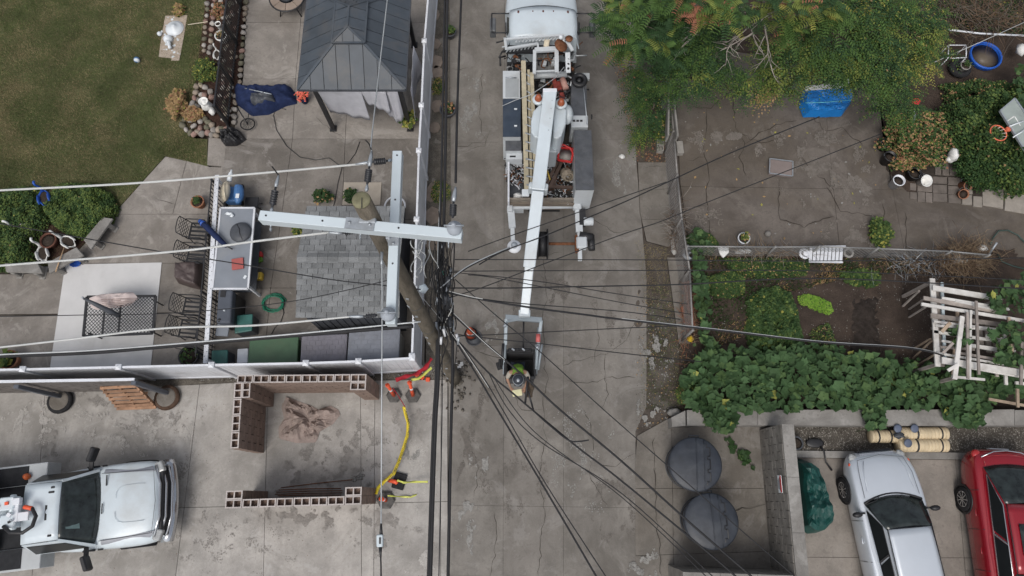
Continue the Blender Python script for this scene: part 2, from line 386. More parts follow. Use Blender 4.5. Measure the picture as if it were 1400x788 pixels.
# lawn
M_lawn = mat('lawn_soil', (.085,.09,.042), .95, .3, 1.2, bump=1, dirt=.5, dirtcol=(.13,.11,.06))
lawn_px = [(-260,-420),(300,-420),(283,0),(268,120),(266,190),(284,191),(284,229),(226,214),(155,293),(90,362),(-260,380)]
lp = pxpoly(lawn_px); lm = MB(); lm.prism(lp, -.05, .025); st('lawn', lm, M_lawn)
def inpoly(x, y, P):
    c = False; j = len(P)-1
    for i in range(len(P)):
        if (P[i][1] > y) != (P[j][1] > y) and x < (P[j][0]-P[i][0])*(y-P[i][1])/(P[j][1]-P[i][1])+P[i][0]: c = not c
        j = i
    return c
def scatter_px(poly, n, rr, z=0):
    P = pxpoly(poly, z); xs = [p[0] for p in P]; ys = [p[1] for p in P]; out = []
    k = 0
    while len(out) < n and k < n*60:
        k += 1; x = rr.uniform(min(xs), max(xs)); y = rr.uniform(min(ys), max(ys))
        if inpoly(x, y, P): out.append((x, y))
    return out
G_a = mat('grass_green', (.125,.155,.055), .8, .3, 1.0)
G_b = mat('grass_dark', (.08,.11,.04), .8, .3, 1.0)
G_c = mat('grass_straw', (.29,.24,.135), .8, .3, 1.0)
def grass(name, label, poly, n, h=.06, seed=0, straw=.25, z=.02, w=.012, patch=.9, mats=None):
    rr = random.Random(seed); v = []; f = []; mi = []
    for (x, y) in scatter_px(poly, n, rr, z):
        q = mnoise.fractal(Vector((x*patch+seed, y*patch, 0)), 1, 2, 4)
        m = 2 if rr.random() < straw + q*.95 else (1 if rr.random() < .45 - q*.4 else 0)
        a = rr.uniform(0, 2*PI); hh = h*rr.uniform(.5, 1.2); l = rr.uniform(.3, 1.2)*hh; b = rr.uniform(0, 2*PI)
        dx, dy = math.cos(a)*w/2*rr.uniform(.7,1.5), math.sin(a)*w/2; b0 = len(v)
        v += [(x-dx, y-dy, z-.01), (x+dx, y+dy, z-.01), (x+math.cos(b)*l, y+math.sin(b)*l, z+hh)]
        f.append((b0, b0+1, b0+2)); mi.append(m)
    me = bpy.data.meshes.new(name); me.from_pydata(v, [], f)
    for k in (mats or (G_a, G_b, G_c)): me.materials.append(k)
    me.polygons.foreach_set('material_index', mi); o = bpy.data.objects.new(name, me); link(o, None)
    return tag(o, label, 'grass', None, 'stuff')
grass('lawn_grass', 'short patchy green and straw coloured grass of the lawn', [(-20,-20),(284,-20),(276,120),(266,190),(282,191),(282,227),(226,214),(155,293),(90,360),(-20,376)], 185000, .05, 1, straw=.31, w=.016)
grass('weeds', 'low green weeds growing on the bare garden soil', [(950,352),(1245,355),(1250,372),(1160,380),(1080,400),(1020,460),(960,480)], 6500, .09, 2, straw=.05, w=.03, patch=.8, z=.0, mats=(G2, G1, G6))
grass('verge_grass', 'thin dry grass along the edge of the alley', [(868,330),(912,340),(935,470),(940,560),(872,560),(884,440)], 5000, .07, 3, straw=.5, w=.012, patch=.6, z=-.02)
grass('lawn_grass', 'dry straw coloured patches in the lower left of the lawn', [(-10,90),(60,130),(110,150),(150,215),(70,245),(-10,250)], 9000, .05, 7, straw=.55, w=.016, patch=1.6)
grass('lawn_grass', 'dry straw edge of the lawn along the rock border and the patio', [(262,60),(280,60),(268,130),(258,190),(280,195),(281,226),(226,212),(215,205),(240,180),(255,120)], 4500, .05, 8, straw=.6, w=.016, patch=1.6)
# cracks
def jit(pts, amp, rr, step=7):
    out = []
    for (a, b) in zip(pts, pts[1:]):
        n = max(1, int(math.hypot(b[0]-a[0], b[1]-a[1])/step))
        for i in range(n): t = i/n; out.append((a[0]+(b[0]-a[0])*t+rr.uniform(-amp, amp), a[1]+(b[1]-a[1])*t+rr.uniform(-amp, amp)))
    return out + [pts[-1]]
ck = MB(); rr = random.Random(5)
def crack(pts, w=.02, z=.006, amp=2.2):
    P = [W(x, y, z) for x, y in jit(pts, amp, rr)]; L, Rr = [], []
    for i, p in enumerate(P):
        d = P[min(i+1, len(P)-1)] - P[max(i-1, 0)]; d.normalize(); n = Vector((-d.y, d.x, 0)); ww = w*rr.uniform(.3, 1.3)/2 * (0.2 if i in (0, len(P)-1) else 1)
        L.append(p+n*ww); Rr.append(p-n*ww)
    ck.grid([L, Rr], smooth=False)
for c in ([(742,480),(748,520),(742,560),(746,600),(738,640),(744,700),(736,788)],[(742,352),(748,400),(741,440),(744,480)],[(868,440),(850,470),(828,484),(800,490),(770,500)],
          [(870,515),(830,518),(795,525),(775,520)],[(828,484),(826,510),(832,540),(822,560)],[(668,180),(662,200),(640,205)],[(660,100),(655,160),(664,196)],[(622,200),(660,196)],
          [(740,330),(752,350),(768,345)],[(700,540),(715,560),(742,560)],[(800,560),(812,600),(806,650),(830,690)],[(868,620),(840,640),(820,636)],[(674,700),(680,740),(670,788)],
          [(810,300),(840,320),(866,316)],[(815,420),(818,470),(810,500)],[(650,480),(690,490)],[(640,600),(655,640),(648,680)]): crack(c, .013)
for c in ([(935,145),(970,148),(985,138),(1000,128),(990,118)],[(985,130),(988,100)],[(965,148),(967,180),(962,205),(970,240),(965,275),(970,320),(975,335)],[(1000,120),(1004,170),(1018,195),(1012,215),(1020,240)],
          [(1018,195),(1060,172),(1090,165)],[(1066,242),(1064,280),(1068,300),(1100,310),(1140,296)],[(1090,200),(1100,220),(1135,256),(1150,252)],[(1090,140),(1130,180),(1150,175),(1180,200)],
          [(1205,275),(1214,330),(1212,345)],[(1238,290),(1240,350)],[(1000,180),(1040,195),(1066,190)],[(940,220),(965,215)],[(945,285),(966,280)],[(1130,256),(1150,290),(1200,296)]): crack(c, .024, .026)
for c in ([(620,95),(640,92)],[(300,190),(340,200)],[(430,160),(470,190)],[(210,270),(240,280)]): crack(c, .012, .038)
for c in ([(893,600),(896,680),(905,788)],[(880,180+50),(905,228)],[(1000,700),(1050,688)]): crack(c, .016, .045)
st('pavement_cracks', ck, M_joint)
# white paint splashes and dust on the alley (thin dried spills)
M_spill = mat('dried_spill', (.30,.292,.275), .9, .3, 12, fine=.5)
def spill(c, r, seed, z=.008, n=900, thr=.08, fs=(5,3.2), s0=.004, s1=.022):
    mb = MB(); q = random.Random(seed); ctr = W(*c, z); k = 0; t_ = 0
    while k < n and t_ < n*22:
        t_ += 1; dx, dy = q.gauss(0, .9), q.gauss(0, .9); x, y = ctr.x+dx*r[0], ctr.y+dy*r[1]
        if mnoise.fractal(Vector((x*fs[0], y*fs[1], seed*7)), 1, 2, 5) < thr + .16*(dx*dx+dy*dy): continue
        s = q.uniform(s0, s1); a = q.uniform(0, 6); k += 1
        mb.add([(x+math.cos(a+2*PI*i/5)*s*q.uniform(.5,1.2), y+math.sin(a+2*PI*i/5)*s*q.uniform(.5,1.4), z + k*.000006) for i in range(5)], [(0,1,2,3,4)])
    return mb
    for k in range(520):
        a = q.uniform(0, 2*PI); d = abs(q.gauss(0, .55)); x = ctr.x + math.cos(a)*d*r[0]; y = ctr.y + math.sin(a)*d*r[1]
        s = q.uniform(.003, .026)*(1.5-min(d, 1.2)); n = 5; zz = z + k*.000008
        mb.add([(x+math.cos(2*PI*i/n)*s*q.uniform(.5,1.2), y+math.sin(2*PI*i/n)*s*q.uniform(.5,1.6), zz) for i in range(n)], [tuple(range(n))])
    return mb
for i, (c, r) in enumerate((((654,634),(.18,.2)),((634,700),(.25,.35)),((642,735),(.12,.3)),((880,775),(.3,.35)),((672,455),(.25,.3)),((898,478),(.35,.45)),((556,620),(.25,.18)),((888,565),(.25,.25)))):
    tag(obj('dried_spill', spill(c, r, i, .018 if c[0] < 612 else (.03 if c[0]>875 else .008)), M_spill), kind='structure')
M_stain = mat('dark_stain', (.265,.248,.23), .9, .2, 8); M_scuff = mat('pale_scuff', (.42,.40,.375), .9, .15, 8); M_stain2 = mat('alley_stain', (.150,.136,.122), .9, .2, 8)
for i, (c, r, m, n) in enumerate((((64,606),(.22,.35),M_stain,900),((60,575),(.9,.4),M_scuff,1800),((185,590),(1.3,.45),M_scuff,2600),((215,575),(.8,.35),M_stain,900),((440,640),(1.0,.45),M_stain,2600),((420,705),(1.6,.22),M_stain,2600),((560,560),(.5,.7),M_stain,1100),
   ((520,720),(.7,.45),M_stain,1300),((570,650),(.4,.6),M_scuff,900),((300,740),(1.6,.5),M_stain,900),((340,560),(.4,.4),M_stain,700),((150,545),(1.2,.2),M_stain,900),((580,760),(.3,.4),M_scuff,700),((480,600),(.6,.4),M_stain,1000),((250,660),(.6,.5),M_stain,500))):
    tag(obj('floor_stain', spill(c, r, 40+i, .0165, n, .1, (3,3)), m), kind='structure')
for i, (c, r, m, n) in enumerate((((645,140),(.35,1.0),M_spill,1600),((700,390),(.5,.5),M_stain2,900),((770,395),(.6,.35),M_stain2,1600),((650,540),(.4,.8),M_stain2,1300),((700,650),(.8,.8),M_stain2,900),((800,620),(.8,1.0),M_spill,900),((640,600),(.3,1.0),M_stain2,1300),((835,420),(.5,.8),M_stain2,900),((850,240),(.3,.8),M_spill,700),((840,700),(.4,.8),M_stain2,900))):
    tag(obj('road_stain', spill(c, r, 70+i, .006, n, .12, (3,1.6)), m), kind='structure')
M_ystain = mat('yard_pale_patch', (.172,.154,.137), .9, .2, 8)
for i, (c, r, n) in enumerate((((1125,220),(.9,.9),3600),((1010,190),(1.2,.35),1500),((1180,260),(.5,.7),1300),((1180,320),(.8,.3),900),((960,300),(.4,.6),500))):
    tag(obj('yard_stain', spill(c, r, 90+i, .0245, n, .08, (2,2), .006, .03), M_ystain), kind='structure')
# leaf litter
def litter(name, label, poly, n, s, mats, seed, z=.03, h=.02):
    q = random.Random(seed); mb = MB()
    for x, y in scatter_px(poly, n, q, z):
        a = q.uniform(0, 6.28); l = s*q.uniform(.5, 1.3); w = l*q.uniform(.35, .8); t = q.uniform(-.5, .5)*l; zz = z + q.uniform(.002, h)
        ca, sa = math.cos(a), math.sin(a)
        mb.add([(x-ca*l, y-sa*l, zz), (x+sa*w, y-ca*w, zz+t*.3), (x+ca*l, y+sa*l, zz+abs(t)*.3), (x-sa*w, y+ca*w, zz)], [(0,1,2,3)], q.randrange(len(mats)))
    return tag(obj(name, mb, mats), label, 'litter', None, 'stuff')
litter('leaf_litter', 'brown fallen leaves heaped below the trees beside the alley', [(838,80),(860,60),(905,150),(912,222),(872,222),(862,180),(848,140)], 1500, .03, [G6, G5, mat('leaf_rot', (.09,.055,.04), .9, .3, 5)], 3, .0)
litter('dirt_clods', 'small stones and crumbs on the verge soil', [(870,400),(945,420),(955,570),(870,590)], 900, .02, [M_verge, M_spill, G6], 4, .0)
litter('dirt_clods', 'small stones and crumbs scattered over the garden soil', [(955,350),(1270,360),(1290,480),(1240,500),(960,480)], 2600, .017, [M_garden, M_spill, M_verge, M_gravel], 5, .0)
litter('yard_litter', 'scattered yellow leaves and scraps on the back yard concrete', [(925,120),(1200,150),(1210,330),(945,340)], 70, .045, [G4, G6, M_spill], 6, .03)
litter('gravel_stones', 'loose gravel along the foot of the low retaining wall', [(1088,582),(1420,584),(1420,618),(1088,616)], 6000, .02, [M_gravel, M_verge, mat('gravel_pale', (.30,.28,.25), .9, .2, 8)], 7, .03, .05)
litter('drive_crumbs', 'dark crumbs and stains dropped over the driveway concrete', [(0,540),(310,530),(600,525),(600,788),(0,788)], 500, .011, [M_rust, M_soil, M_gravel], 8, .014, .006)
litter('fence_rubble', 'rubble and scraps in the soil strip under the white fence', [(240,520),(300,506),(620,495),(640,540),(612,520),(560,516),(320,524)], 1500, .02, [M_gravel, M_spill, M_verge, M_soil], 9, .0, .04)
# ---------------- foliage helpers ----------------
def leaf(mb, p, s, rr, m, droop=.3, up=.6, w=.45):
    """one folded leaf of four faces-ish: two triangles pairs meeting on the midrib"""
    a = rr.uniform(0, 2*PI); t = rr.uniform(-droop, up) ; d = Vector((math.cos(a), math.sin(a), t*rr.uniform(-1, 1))); d.normalize()
    n = d.cross(Vector((0, 0, 1))).normalized(); u = n.cross(d); f = rr.uniform(-.1, .35)
    p = Vector(p); a0 = p; b = p + d*s; c1 = p + d*s*.45 + n*s*w + u*s*f; c2 = p + d*s*.45 - n*s*w + u*s*f
    mb.add([a0, c2, b, c1], [(0,1,2),(0,2,3)], m)
def pick(rr, ws):
    x = rr.random()*sum(ws)
    for i, w in enumerate(ws):
        x -= w
        if x <= 0: return i
    return len(ws)-1
def leafball(mb, c, rad, n, s, rr, ws, shell=.55, low=-.5, clump=.5, seed=0):
    c = Vector(c)
    for _ in range(n):
        while True:
            d = Vector((rr.gauss(0,1), rr.gauss(0,1), rr.gauss(0,1)));
            if d.length > .01:
                d.normalize()
                if d.z > low: break
        q = 1 + clump*mnoise.noise(d*2.2 + Vector((seed*5.1, seed*2.3, 0)))
        k = (shell + (1-shell)*rr.random()**.6) * q
        leaf(mb, c + Vector((d.x*rad[0], d.y*rad[1], d.z*rad[2]))*k, s*rr.uniform(.6, 1.35), rr, pick(rr, ws))
def shrub(name, label, cat, px, rad, h, n, s, ws, seed, z=0, mats=None, group=None, core=True, stems=6, clump=.5):
    rr = random.Random(seed); c = W(px[0], px[1], z+h*.5); c.z = z
    t = T(name, label, cat, c, 0, group); mb = MB()
    leafball(mb, c + Vector((0,0,h*.5)), (rad[0], rad[1], h*.55), n, s, rr, ws, seed=seed, clump=clump)
    obj('foliage', mb, mats or [G1, G2, G3, G4, G5, G6], t)
    sb = MB()
    for i in range(stems):
        a = rr.uniform(0, 2*PI); r = rr.uniform(.2, .75)
        sb.tube([c, c+Vector((math.cos(a)*rad[0]*r*.4, math.sin(a)*rad[1]*r*.4, h*.4)), c+Vector((math.cos(a)*rad[0]*r, math.sin(a)*rad[1]*r, h*.85))], [.014, .01, .004], 5)
    obj('stem', sb, M_bark, t)
    return t
M_bark = mat('bark', (.13,.11,.09), .9, .35, 6, bump=.5)
M_bare = mat('bare_branch', (.30,.27,.24), .9, .2, 8)
def polyd(x, y, P):
    best = 1e9
    for i in range(len(P)):
        a, b = P[i], P[(i+1) % len(P)]; dx, dy = b[0]-a[0], b[1]-a[1]
        t = max(0, min(1, ((x-a[0])*dx+(y-a[1])*dy)/(dx*dx+dy*dy+1e-9))); best = min(best, math.hypot(x-a[0]-t*dx, y-a[1]-t*dy))
    return best
def groundcover(name, label, cat, poly, h, n, s, ws, seed, z=0, mats=None, edge=.35, freq=1.6, group=None, amp=.5, zref=.7):
    rr = random.Random(seed); P = pxpoly(poly, z+h*zref); mb = MB(); pts = scatter_px(poly, n, rr, z+h*zref)
    def H(x, y):
        d = min(1, polyd(x, y, P)/edge); q = 1 + amp*mnoise.fractal(Vector((x*freq+seed*3, y*freq, 0)), 1, 2, 3)
        return h*math.sqrt(max(0, 1-(1-d)**2))*q
    for x, y in pts:
        hh = H(x, y); k = max(-.9, min(1.2, 2.2*mnoise.fractal(Vector((x*2.3+seed, y*2.3, 3)), 1, 2, 3)))
        leaf(mb, (x, y, z + hh*(1-.35*rr.random()**1.5)), s*rr.uniform(.6, 1.35), rr, pick(rr, [ws[0]*(1-k*.7), ws[1], ws[2]*(1+k)]+list(ws[3:])))
    cx, cy = sum(p[0] for p in P)/len(P), sum(p[1] for p in P)/len(P)
    t = T(name, label, cat, (cx, cy, z), 0, group)
    obj('foliage', mb, mats or [G1, G2, G3, G4, G5, G6], t)
    sb = MB()
    for i in range(14):
        x, y = pts[i]; sb.tube([(cx+(x-cx)*.3, cy+(y-cy)*.3, z), (x, y, z+H(x, y)*.8)], [.02, .006], 5)
    obj('stem', sb, M_bark, t)
    return t
def instM(name, me, parent, M):
    o = bpy.data.objects.new(name, me); link(o, parent, M); o.matrix_basis = wm(parent).inverted() @ M if parent else M; return o
def plane_pieces(root, name, poly, udir, spacing, gap, thick, m, off=0.0, cross=0, stagger=.5, jit_=0, seed=0):
    """clip a flat 3-D polygon into strips (and staggered lengths) and give every one thickness"""
    poly = [Vector(p) for p in poly]; n = (poly[1]-poly[0]).cross(poly[2]-poly[0]).normalized()
    if n.z < 0: n = -n
    u = Vector(udir); u = (u - n*u.dot(n)).normalized(); v = n.cross(u); o = poly[0]; rr = random.Random(seed)
    P = [((p-o).dot(u), (p-o).dot(v)) for p in poly]
    vmin, vmax = min(p[1] for p in P), max(p[1] for p in P); umin, umax = min(p[0] for p in P), max(p[0] for p in P)
    k = max(1, round((vmax-vmin)/spacing)); out = []
    for i in range(k):
        a, b = vmin+(vmax-vmin)*i/k, vmin+(vmax-vmin)*(i+1)/k
        q = clip(P, (0, a), (1, a), 1); q = clip(q, (0, b), (1, b), -1) if len(q) > 2 else q
        if len(q) < 3: continue
        cells = [q]
        if cross:
            x = umin - cross*((i*stagger) % 1) ; cells = []
            while x < umax:
                c = clip(q, (x, 0), (x, 1), -1); c = clip(c, (x+cross, 0), (x+cross, 1), 1) if len(c) > 2 else c
                if len(c) > 2: cells.append(c)
                x += cross
        for c in cells:
            c = inset(c, gap/2)
            if not c or len(c) < 3: continue
            h = thick + rr.uniform(0, jit_); k_ = len(c)
            vs = [o+u*x+v*y+n*off for x, y in c] + [o+u*x+v*y+n*(off+h) for x, y in c]
            mb = MB().add(vs, [tuple(range(k_-1, -1, -1)), tuple(range(k_, 2*k_))] + [(j, (j+1) % k_, (j+1) % k_+k_, j+k_) for j in range(k_)])
            out.append(obj(name, mb, m, root))
    return out
# ---------------- white vinyl fences ----------------
FH = 1.8
def vinyl_fence(label, tops, first=True, boards=.15):
    pts = [W(x, y, FH) for x, y in tops]; t = T('vinyl_fence', label, 'fence', (pts[0].x, pts[0].y, 0), group='white vinyl fences')
    for p in pts:
        po = obj('post', MB().box((p.x, p.y, FH/2), (.125, .125, FH)), M_vinyl, t, bevel=.008)
        obj('post_cap', MB().add([(p.x+a*.075, p.y+b*.075, FH+.002) for a, b in ((-1,-1),(1,-1),(1,1),(-1,1))] + [(p.x+a*.075, p.y+b*.075, FH+.02) for a, b in ((-1,-1),(1,-1),(1,1),(-1,1))] + [(p.x, p.y, FH+.07)],
            [(3,2,1,0),(0,1,5,4),(1,2,6,5),(2,3,7,6),(3,0,4,7),(4,5,8),(5,6,8),(6,7,8),(7,4,8)]), M_vinyl, po)
    for a, b in zip(pts, pts[1:]):
        d = (b-a); d.z = 0; L = d.length; d /= L; a2 = a + d*.065; b2 = b - d*.065
        for z, h in ((FH-.07, .10), (.12, .14)):
            obj('rail', MB().bar((a2.x, a2.y, z), (b2.x, b2.y, z), .055, h), M_vinyl, t)
        mb = MB(); k = int(L/boards)
        n = Vector((-d.y, d.x, 0))
        for i in range(k):
            p = a2 + (b2-a2)*(i+.5)/k; w = (L-.13)/k-.008
            mb.bar((p.x - d.x*w/2, p.y-d.y*w/2, FH/2+.01), (p.x+d.x*w/2, p.y+d.y*w/2, FH/2+.01), .022, FH-.32)
        tag(obj('board_panel', mb, M_vinyl, t), kind='stuff')
    return t
vinyl_fence('long white vinyl fence running up beside the alley behind the shed and the gazebo', [(604,-160),(590,-60),(580,56),(576,144),(572.5,206),(569.5,300),(566.5,395),(563,487)])
vinyl_fence('white vinyl fence between the patio and the concrete driveway, with white post caps', [(563.6,489.5),(490,494),(418,496.5),(289,499),(162,502),(31,505),(-90,507),(-210,510)])
for o in list(bpy.data.objects):
    if o.get('group') == 'white vinyl fences' : del o['group']
# ---------------- shed with shingle roof ----------------
M_shingle = mat('grey_shingle', (.215,.222,.225), .85, .18, 3, bump=.5, rnd=.2, fine=.5)
M_siding = mat('dark_siding', (.07,.075,.085), .7, .15, 4)
M_under = mat('roof_felt', (.03,.03,.032), .9)
ZE, ZR = 2.0, 2.32
XL = (W(405,433,ZE).x + W(417,283,ZE).x)/2; XR = XL + 3.0; Y0 = W(470,433,ZE).y; Y1 = W(470,283,ZE).y; XR = W(548,360,2.2).x; YR = W(470,352,ZR).y
t = T('garden_shed', 'low garden shed with a grey shingle roof behind the utility pole', 'shed', ((XL+XR)/2, (Y0+Y1)/2, 0))
obj('wall', MB().box(((XL+XR)/2, (Y0+Y1)/2, ZE/2-.02), (XR-XL-.24, Y1-Y0-.2, ZE-.06)), M_siding, t)
sg = [obj('siding_strip', MB().box((XL+.25+i*.2, Y0+.088, .95), (.035, .02, 1.8)), M_darkgrey, t) for i in range(int((XR-XL-.4)/.2)+1)]
rf = obj('roof', MB().add([(XL,Y0,ZE-.05),(XR,Y0,ZE-.05),(XR,YR,ZR-.03),(XL,YR,ZR-.03),(XR,Y1,ZE-.05),(XL,Y1,ZE-.05),(XL,Y0,ZE-.12),(XR,Y0,ZE-.12),(XR,Y1,ZE-.12),(XL,Y1,ZE-.12)],
     [(0,1,2,3),(3,2,4,5),(6,9,8,7),(0,6,7,1),(4,8,9,5),(1,7,8,4,2),(0,3,5,9,6)]), M_under, t)
def shingles(a, b, c, d, nrow, w, seed):
    """a,b eave ends; c,d ridge ends"""
    rr = random.Random(seed); a, b, c, d = map(Vector, (a, b, c, d)); u = (b-a).normalized(); L = (b-a).length; v = (d-a); Hh = v.length; v.normalize(); n = u.cross(v)
    if n.z < 0: n = -n
    ex = Hh/nrow; ms = {}
    tilt = .014
    for i in range(nrow):
        x = -w*(.5 if i % 2 else 0)*1.0 + rr.uniform(-.02, .02)
        while x < L-.02:
            x0, x1 = max(x, 0), min(x+w, L)
            if x1-x0 > .03:
                g = .011; o = a + u*(x0+g/2) + v*(i*ex) ; ww = x1-x0-g; hh = ex*1.25
                h0 = .030+rr.uniform(0, .006)
                P = [o, o+u*ww, o+u*ww+v*hh, o+v*hh]; top = [P[0]+n*(h0+.006), P[1]+n*(h0+.006), P[2]+n*.008, P[3]+n*.008]
                obj('shingle', MB().add(P+top, [(0,1,2,3),(7,6,5,4),(0,4,5,1),(1,5,6,2),(2,6,7,3),(3,7,4,0)]), M_shingle, rf)
            x += w
shingles((XL,Y0-.02,ZE-.045),(XR,Y0-.02,ZE-.045),(XR,YR,ZR-.025),(XL,YR,ZR-.025), 11, .27, 1)
shingles((XL,Y1+.02,ZE-.045),(XR,Y1+.02,ZE-.045),(XR,YR,ZR-.025),(XL,YR,ZR-.025), 9, .27, 2)
k = 10
for i in range(k):
    x0 = XL+(XR-XL)*i/k; x1 = XL+(XR-XL)*(i+1)/k-.006
    obj('ridge_cap', MB().add([(x0,YR-.14,ZR-.025),(x1,YR-.14,ZR-.025),(x1,YR,ZR+.03),(x0,YR,ZR+.03),(x1,YR+.14,ZR-.025),(x0,YR+.14,ZR-.025)], [(0,1,2,3),(3,2,4,5),(0,3,5),(1,4,2)]), M_shingle, rf)
# ---------------- resin storage sheds ----------------
def storage_box(name, label, cat, q, z, mtop, mside, base_in=.0, emboss=0):
    P = [W(x, y, z) for x, y in q]; c = sum(P, Vector())/4; t = T(name, label, cat, (c.x, c.y, 0))
    sh = [(c.x+(p.x-c.x)*.95, c.y+(p.y-c.y)*.94) for p in P]
    obj('body', MB().prism(sh, .02, z-.06), mside, t, bevel=.02)
    n = 6; g = []
    lid = MB().prism([(p.x, p.y) for p in P], z-.09, z-.02); lo = obj('lid', lid, mtop, t, bevel=.025, seg=2)
    if emboss:
        a, b, cc, d = P
        for j in range(emboss[1]):
            for i in range(-1, emboss[0]):
                u0 = (i + (.5 if j % 2 else 0))/emboss[0]; u1 = u0 + 1/emboss[0]; u0 = max(.03, u0+.012); u1 = min(.97, u1); v0 = .04+.92*j/emboss[1]; v1 = .04+.92*(j+1)/emboss[1]-.02
                if u1-u0 < .04: continue
                F = lambda u, v: (a*(1-u)+b*u)*(1-v)+(d*(1-u)+cc*u)*v
                mb = MB().prism([tuple(F(u, v).xy) for u, v in ((u0,v0),(u1,v0),(u1,v1),(u0,v1))], z-.022, z-.012)
                obj('panel', mb, mtop, lo)
    return t
M_purple = mat('resin_mauve_grey', (.17,.165,.195), .55, .12, 2.5, dirt=.3)
M_slate = mat('resin_slate', (.20,.215,.25), .55, .12, 2.5, dirt=.3)
M_greenlid = mat('resin_green', (.055,.115,.06), .5, .15, 3, dirt=.3, dirtcol=(.09,.10,.06))
M_teal = mat('resin_teal', (.03,.12,.105), .5, .2, 5, dirt=.3)
M_sidegrey = mat('resin_side', (.30,.29,.27), .6, .15, 4, dirt=.3)
storage_box('storage_shed', 'slate blue resin storage shed at the corner of the white fence', 'storage shed', [(477,451),(547,449),(545,492),(474,493)], 1.15, M_slate, M_sidegrey, emboss=(8,6))
storage_box('storage_shed', 'mauve grey resin storage shed between the green one and the slate one', 'storage shed', [(412,459),(475,456),(473,493),(410,495)], 1.05, M_purple, M_sidegrey, emboss=(8,5))
storage_box('deck_box', 'long green resin deck box against the white fence', 'storage box', [(341,463),(408,460),(406,496),(338,497)], .85, M_greenlid, M_greenlid)
storage_box('deck_box', 'teal plastic box with a dark body beside the covered grill', 'storage box', [(321,431),(345,429),(344,452),(320,456)], .6, M_teal, M_darkgrey)
storage_box('deck_box', 'small teal plastic box against the white fence by the railing', 'storage box', [(289,479),(311,478),(310,497),(288,498)], .6, M_teal, M_darkgrey)
storage_box('plastic_tub', 'white plastic tub beside the green deck box', 'tub', [(324,477),(339,476),(338,496),(323,497)], .5, M_vinyl, M_vinyl)
# ---------------- gazebo ----------------
M_roofmetal = mat('gazebo_metal', (.058,.070,.085), .55, .15, 2.5, rnd=.12, dirt=.55, dirtcol=(.11,.105,.10), metal=.0)
M_curtain = mat('curtain_grey', (.43,.43,.46), .9, .1, 3)
zE = 2.35; zC = 3.0; zP = 3.28
fl, fr = W(408,123,zE), W(556,123,zE); cy = W(479,23,zP).y; xl = (fl.x+W(419,0,zE).x)/2; xr = (fr.x+W(559.5,0,zE).x)/2; yf = fl.y; yb = 2*cy-yf
cx = (xl+xr)/2; cl, cr = W(458,60,zC), W(499,60,zC); hw = (cr.x-cl.x)/2; cyf = cl.y; cyb = 2*cy-cyf
t = T('gazebo', 'dark metal roofed gazebo with grey curtains on the patio', 'gazebo', (cx, cy, 0))
rf = obj('roof', MB().add([(xl,yf,zE-.03),(xr,yf,zE-.03),(xr,yb,zE-.03),(xl,yb,zE-.03),(cx-hw,cyf,zC-.03),(cx+hw,cyf,zC-.03),(cx+hw,cyb,zC-.03),(cx-hw,cyb,zC-.03)],
    [(0,1,5,4),(1,2,6,5),(2,3,7,6),(3,0,4,7),(4,5,6,7),(3,2,1,0)]), M_darkgrey, t)
A, B, C_, D = (xl,yf,zE),(xr,yf,zE),(xr,yb,zE),(xl,yb,zE); a, b, c_, d = (cx-hw,cyf,zC),(cx+hw,cyf,zC),(cx+hw,cyb,zC),(cx-hw,cyb,zC)
for q, u in (((A,B,b,a),(0,1,0)),((B,C_,c_,b),(1,0,0)),((C_,D,d,c_),(0,1,0)),((D,A,a,d),(1,0,0))): plane_pieces(rf, 'roof_panel', q, u, .36, .018, .018, M_roofmetal, jit_=.002)
for p, q in ((A,a),(B,b),(C_,c_),(D,d)): obj('hip_cap', MB().bar(Vector(p)+Vector((0,0,.03)), Vector(q)+Vector((0,0,.03)), .07, .03), M_roofmetal, rf)
for p, q in ((A,B),(B,C_),(C_,D),(D,A)): obj('eave_trim', MB().bar(Vector(p)-Vector((0,0,.02)), Vector(q)-Vector((0,0,.02)), .05, .07), M_darkgrey, rf)
hw2 = hw+.04; zc = zC+.06
cf, cb = cyf-.03, cyb+.03
r1, r2 = W(478,37,zP), W(480,9,zP); rx = cx
cu = obj('cupola', MB().add([(cx-hw2,cf,zc),(cx+hw2,cf,zc),(cx+hw2,cb,zc),(cx-hw2,cb,zc),(rx,r1.y,zP-.02),(rx,2*cy-r1.y,zP-.02),(cx-hw2,cf,zc-.06),(cx+hw2,cf,zc-.06),(cx+hw2,cb,zc-.06),(cx-hw2,cb,zc-.06)],
    [(0,1,4),(1,2,5,4),(2,3,5),(3,0,4,5),(0,6,7,1),(1,7,8,2),(2,8,9,3),(3,9,6,0)]), M_darkgrey, t)
pf, pb = (rx, r1.y, zP), (rx, 2*cy-r1.y, zP); A2, B2, C2, D2 = (cx-hw2,cf,zc+.01),(cx+hw2,cf,zc+.01),(cx+hw2,cb,zc+.01),(cx-hw2,cb,zc+.01)
for q, u in (((A2,B2,pf),(0,1,0)),((B2,C2,pb,pf),(1,0,0)),((C2,D2,pb),(0,1,0)),((D2,A2,pf,pb),(1,0,0))): plane_pieces(cu, 'roof_panel', q, u, .36, .018, .016, M_roofmetal)
for p, q in ((A2,pf),(B2,pf),(C2,pb),(D2,pb),(pf,pb),(A2,B2),(B2,C2),(D2,A2)): obj('hip_cap', MB().bar(Vector(p)+Vector((0,0,.025)), Vector(q)+Vector((0,0,.025)), .05, .025), M_roofmetal, cu)
for x in (xl+.42, xr-.2):
    for y in (yf+.12, yb-.2):
        po = obj('post', MB().box((x, y, zE/2), (.12, .12, zE)), M_black, t, bevel=.01); obj('post_foot', MB().box((x, y, .05), (.2, .2, .05)), M_black, po)
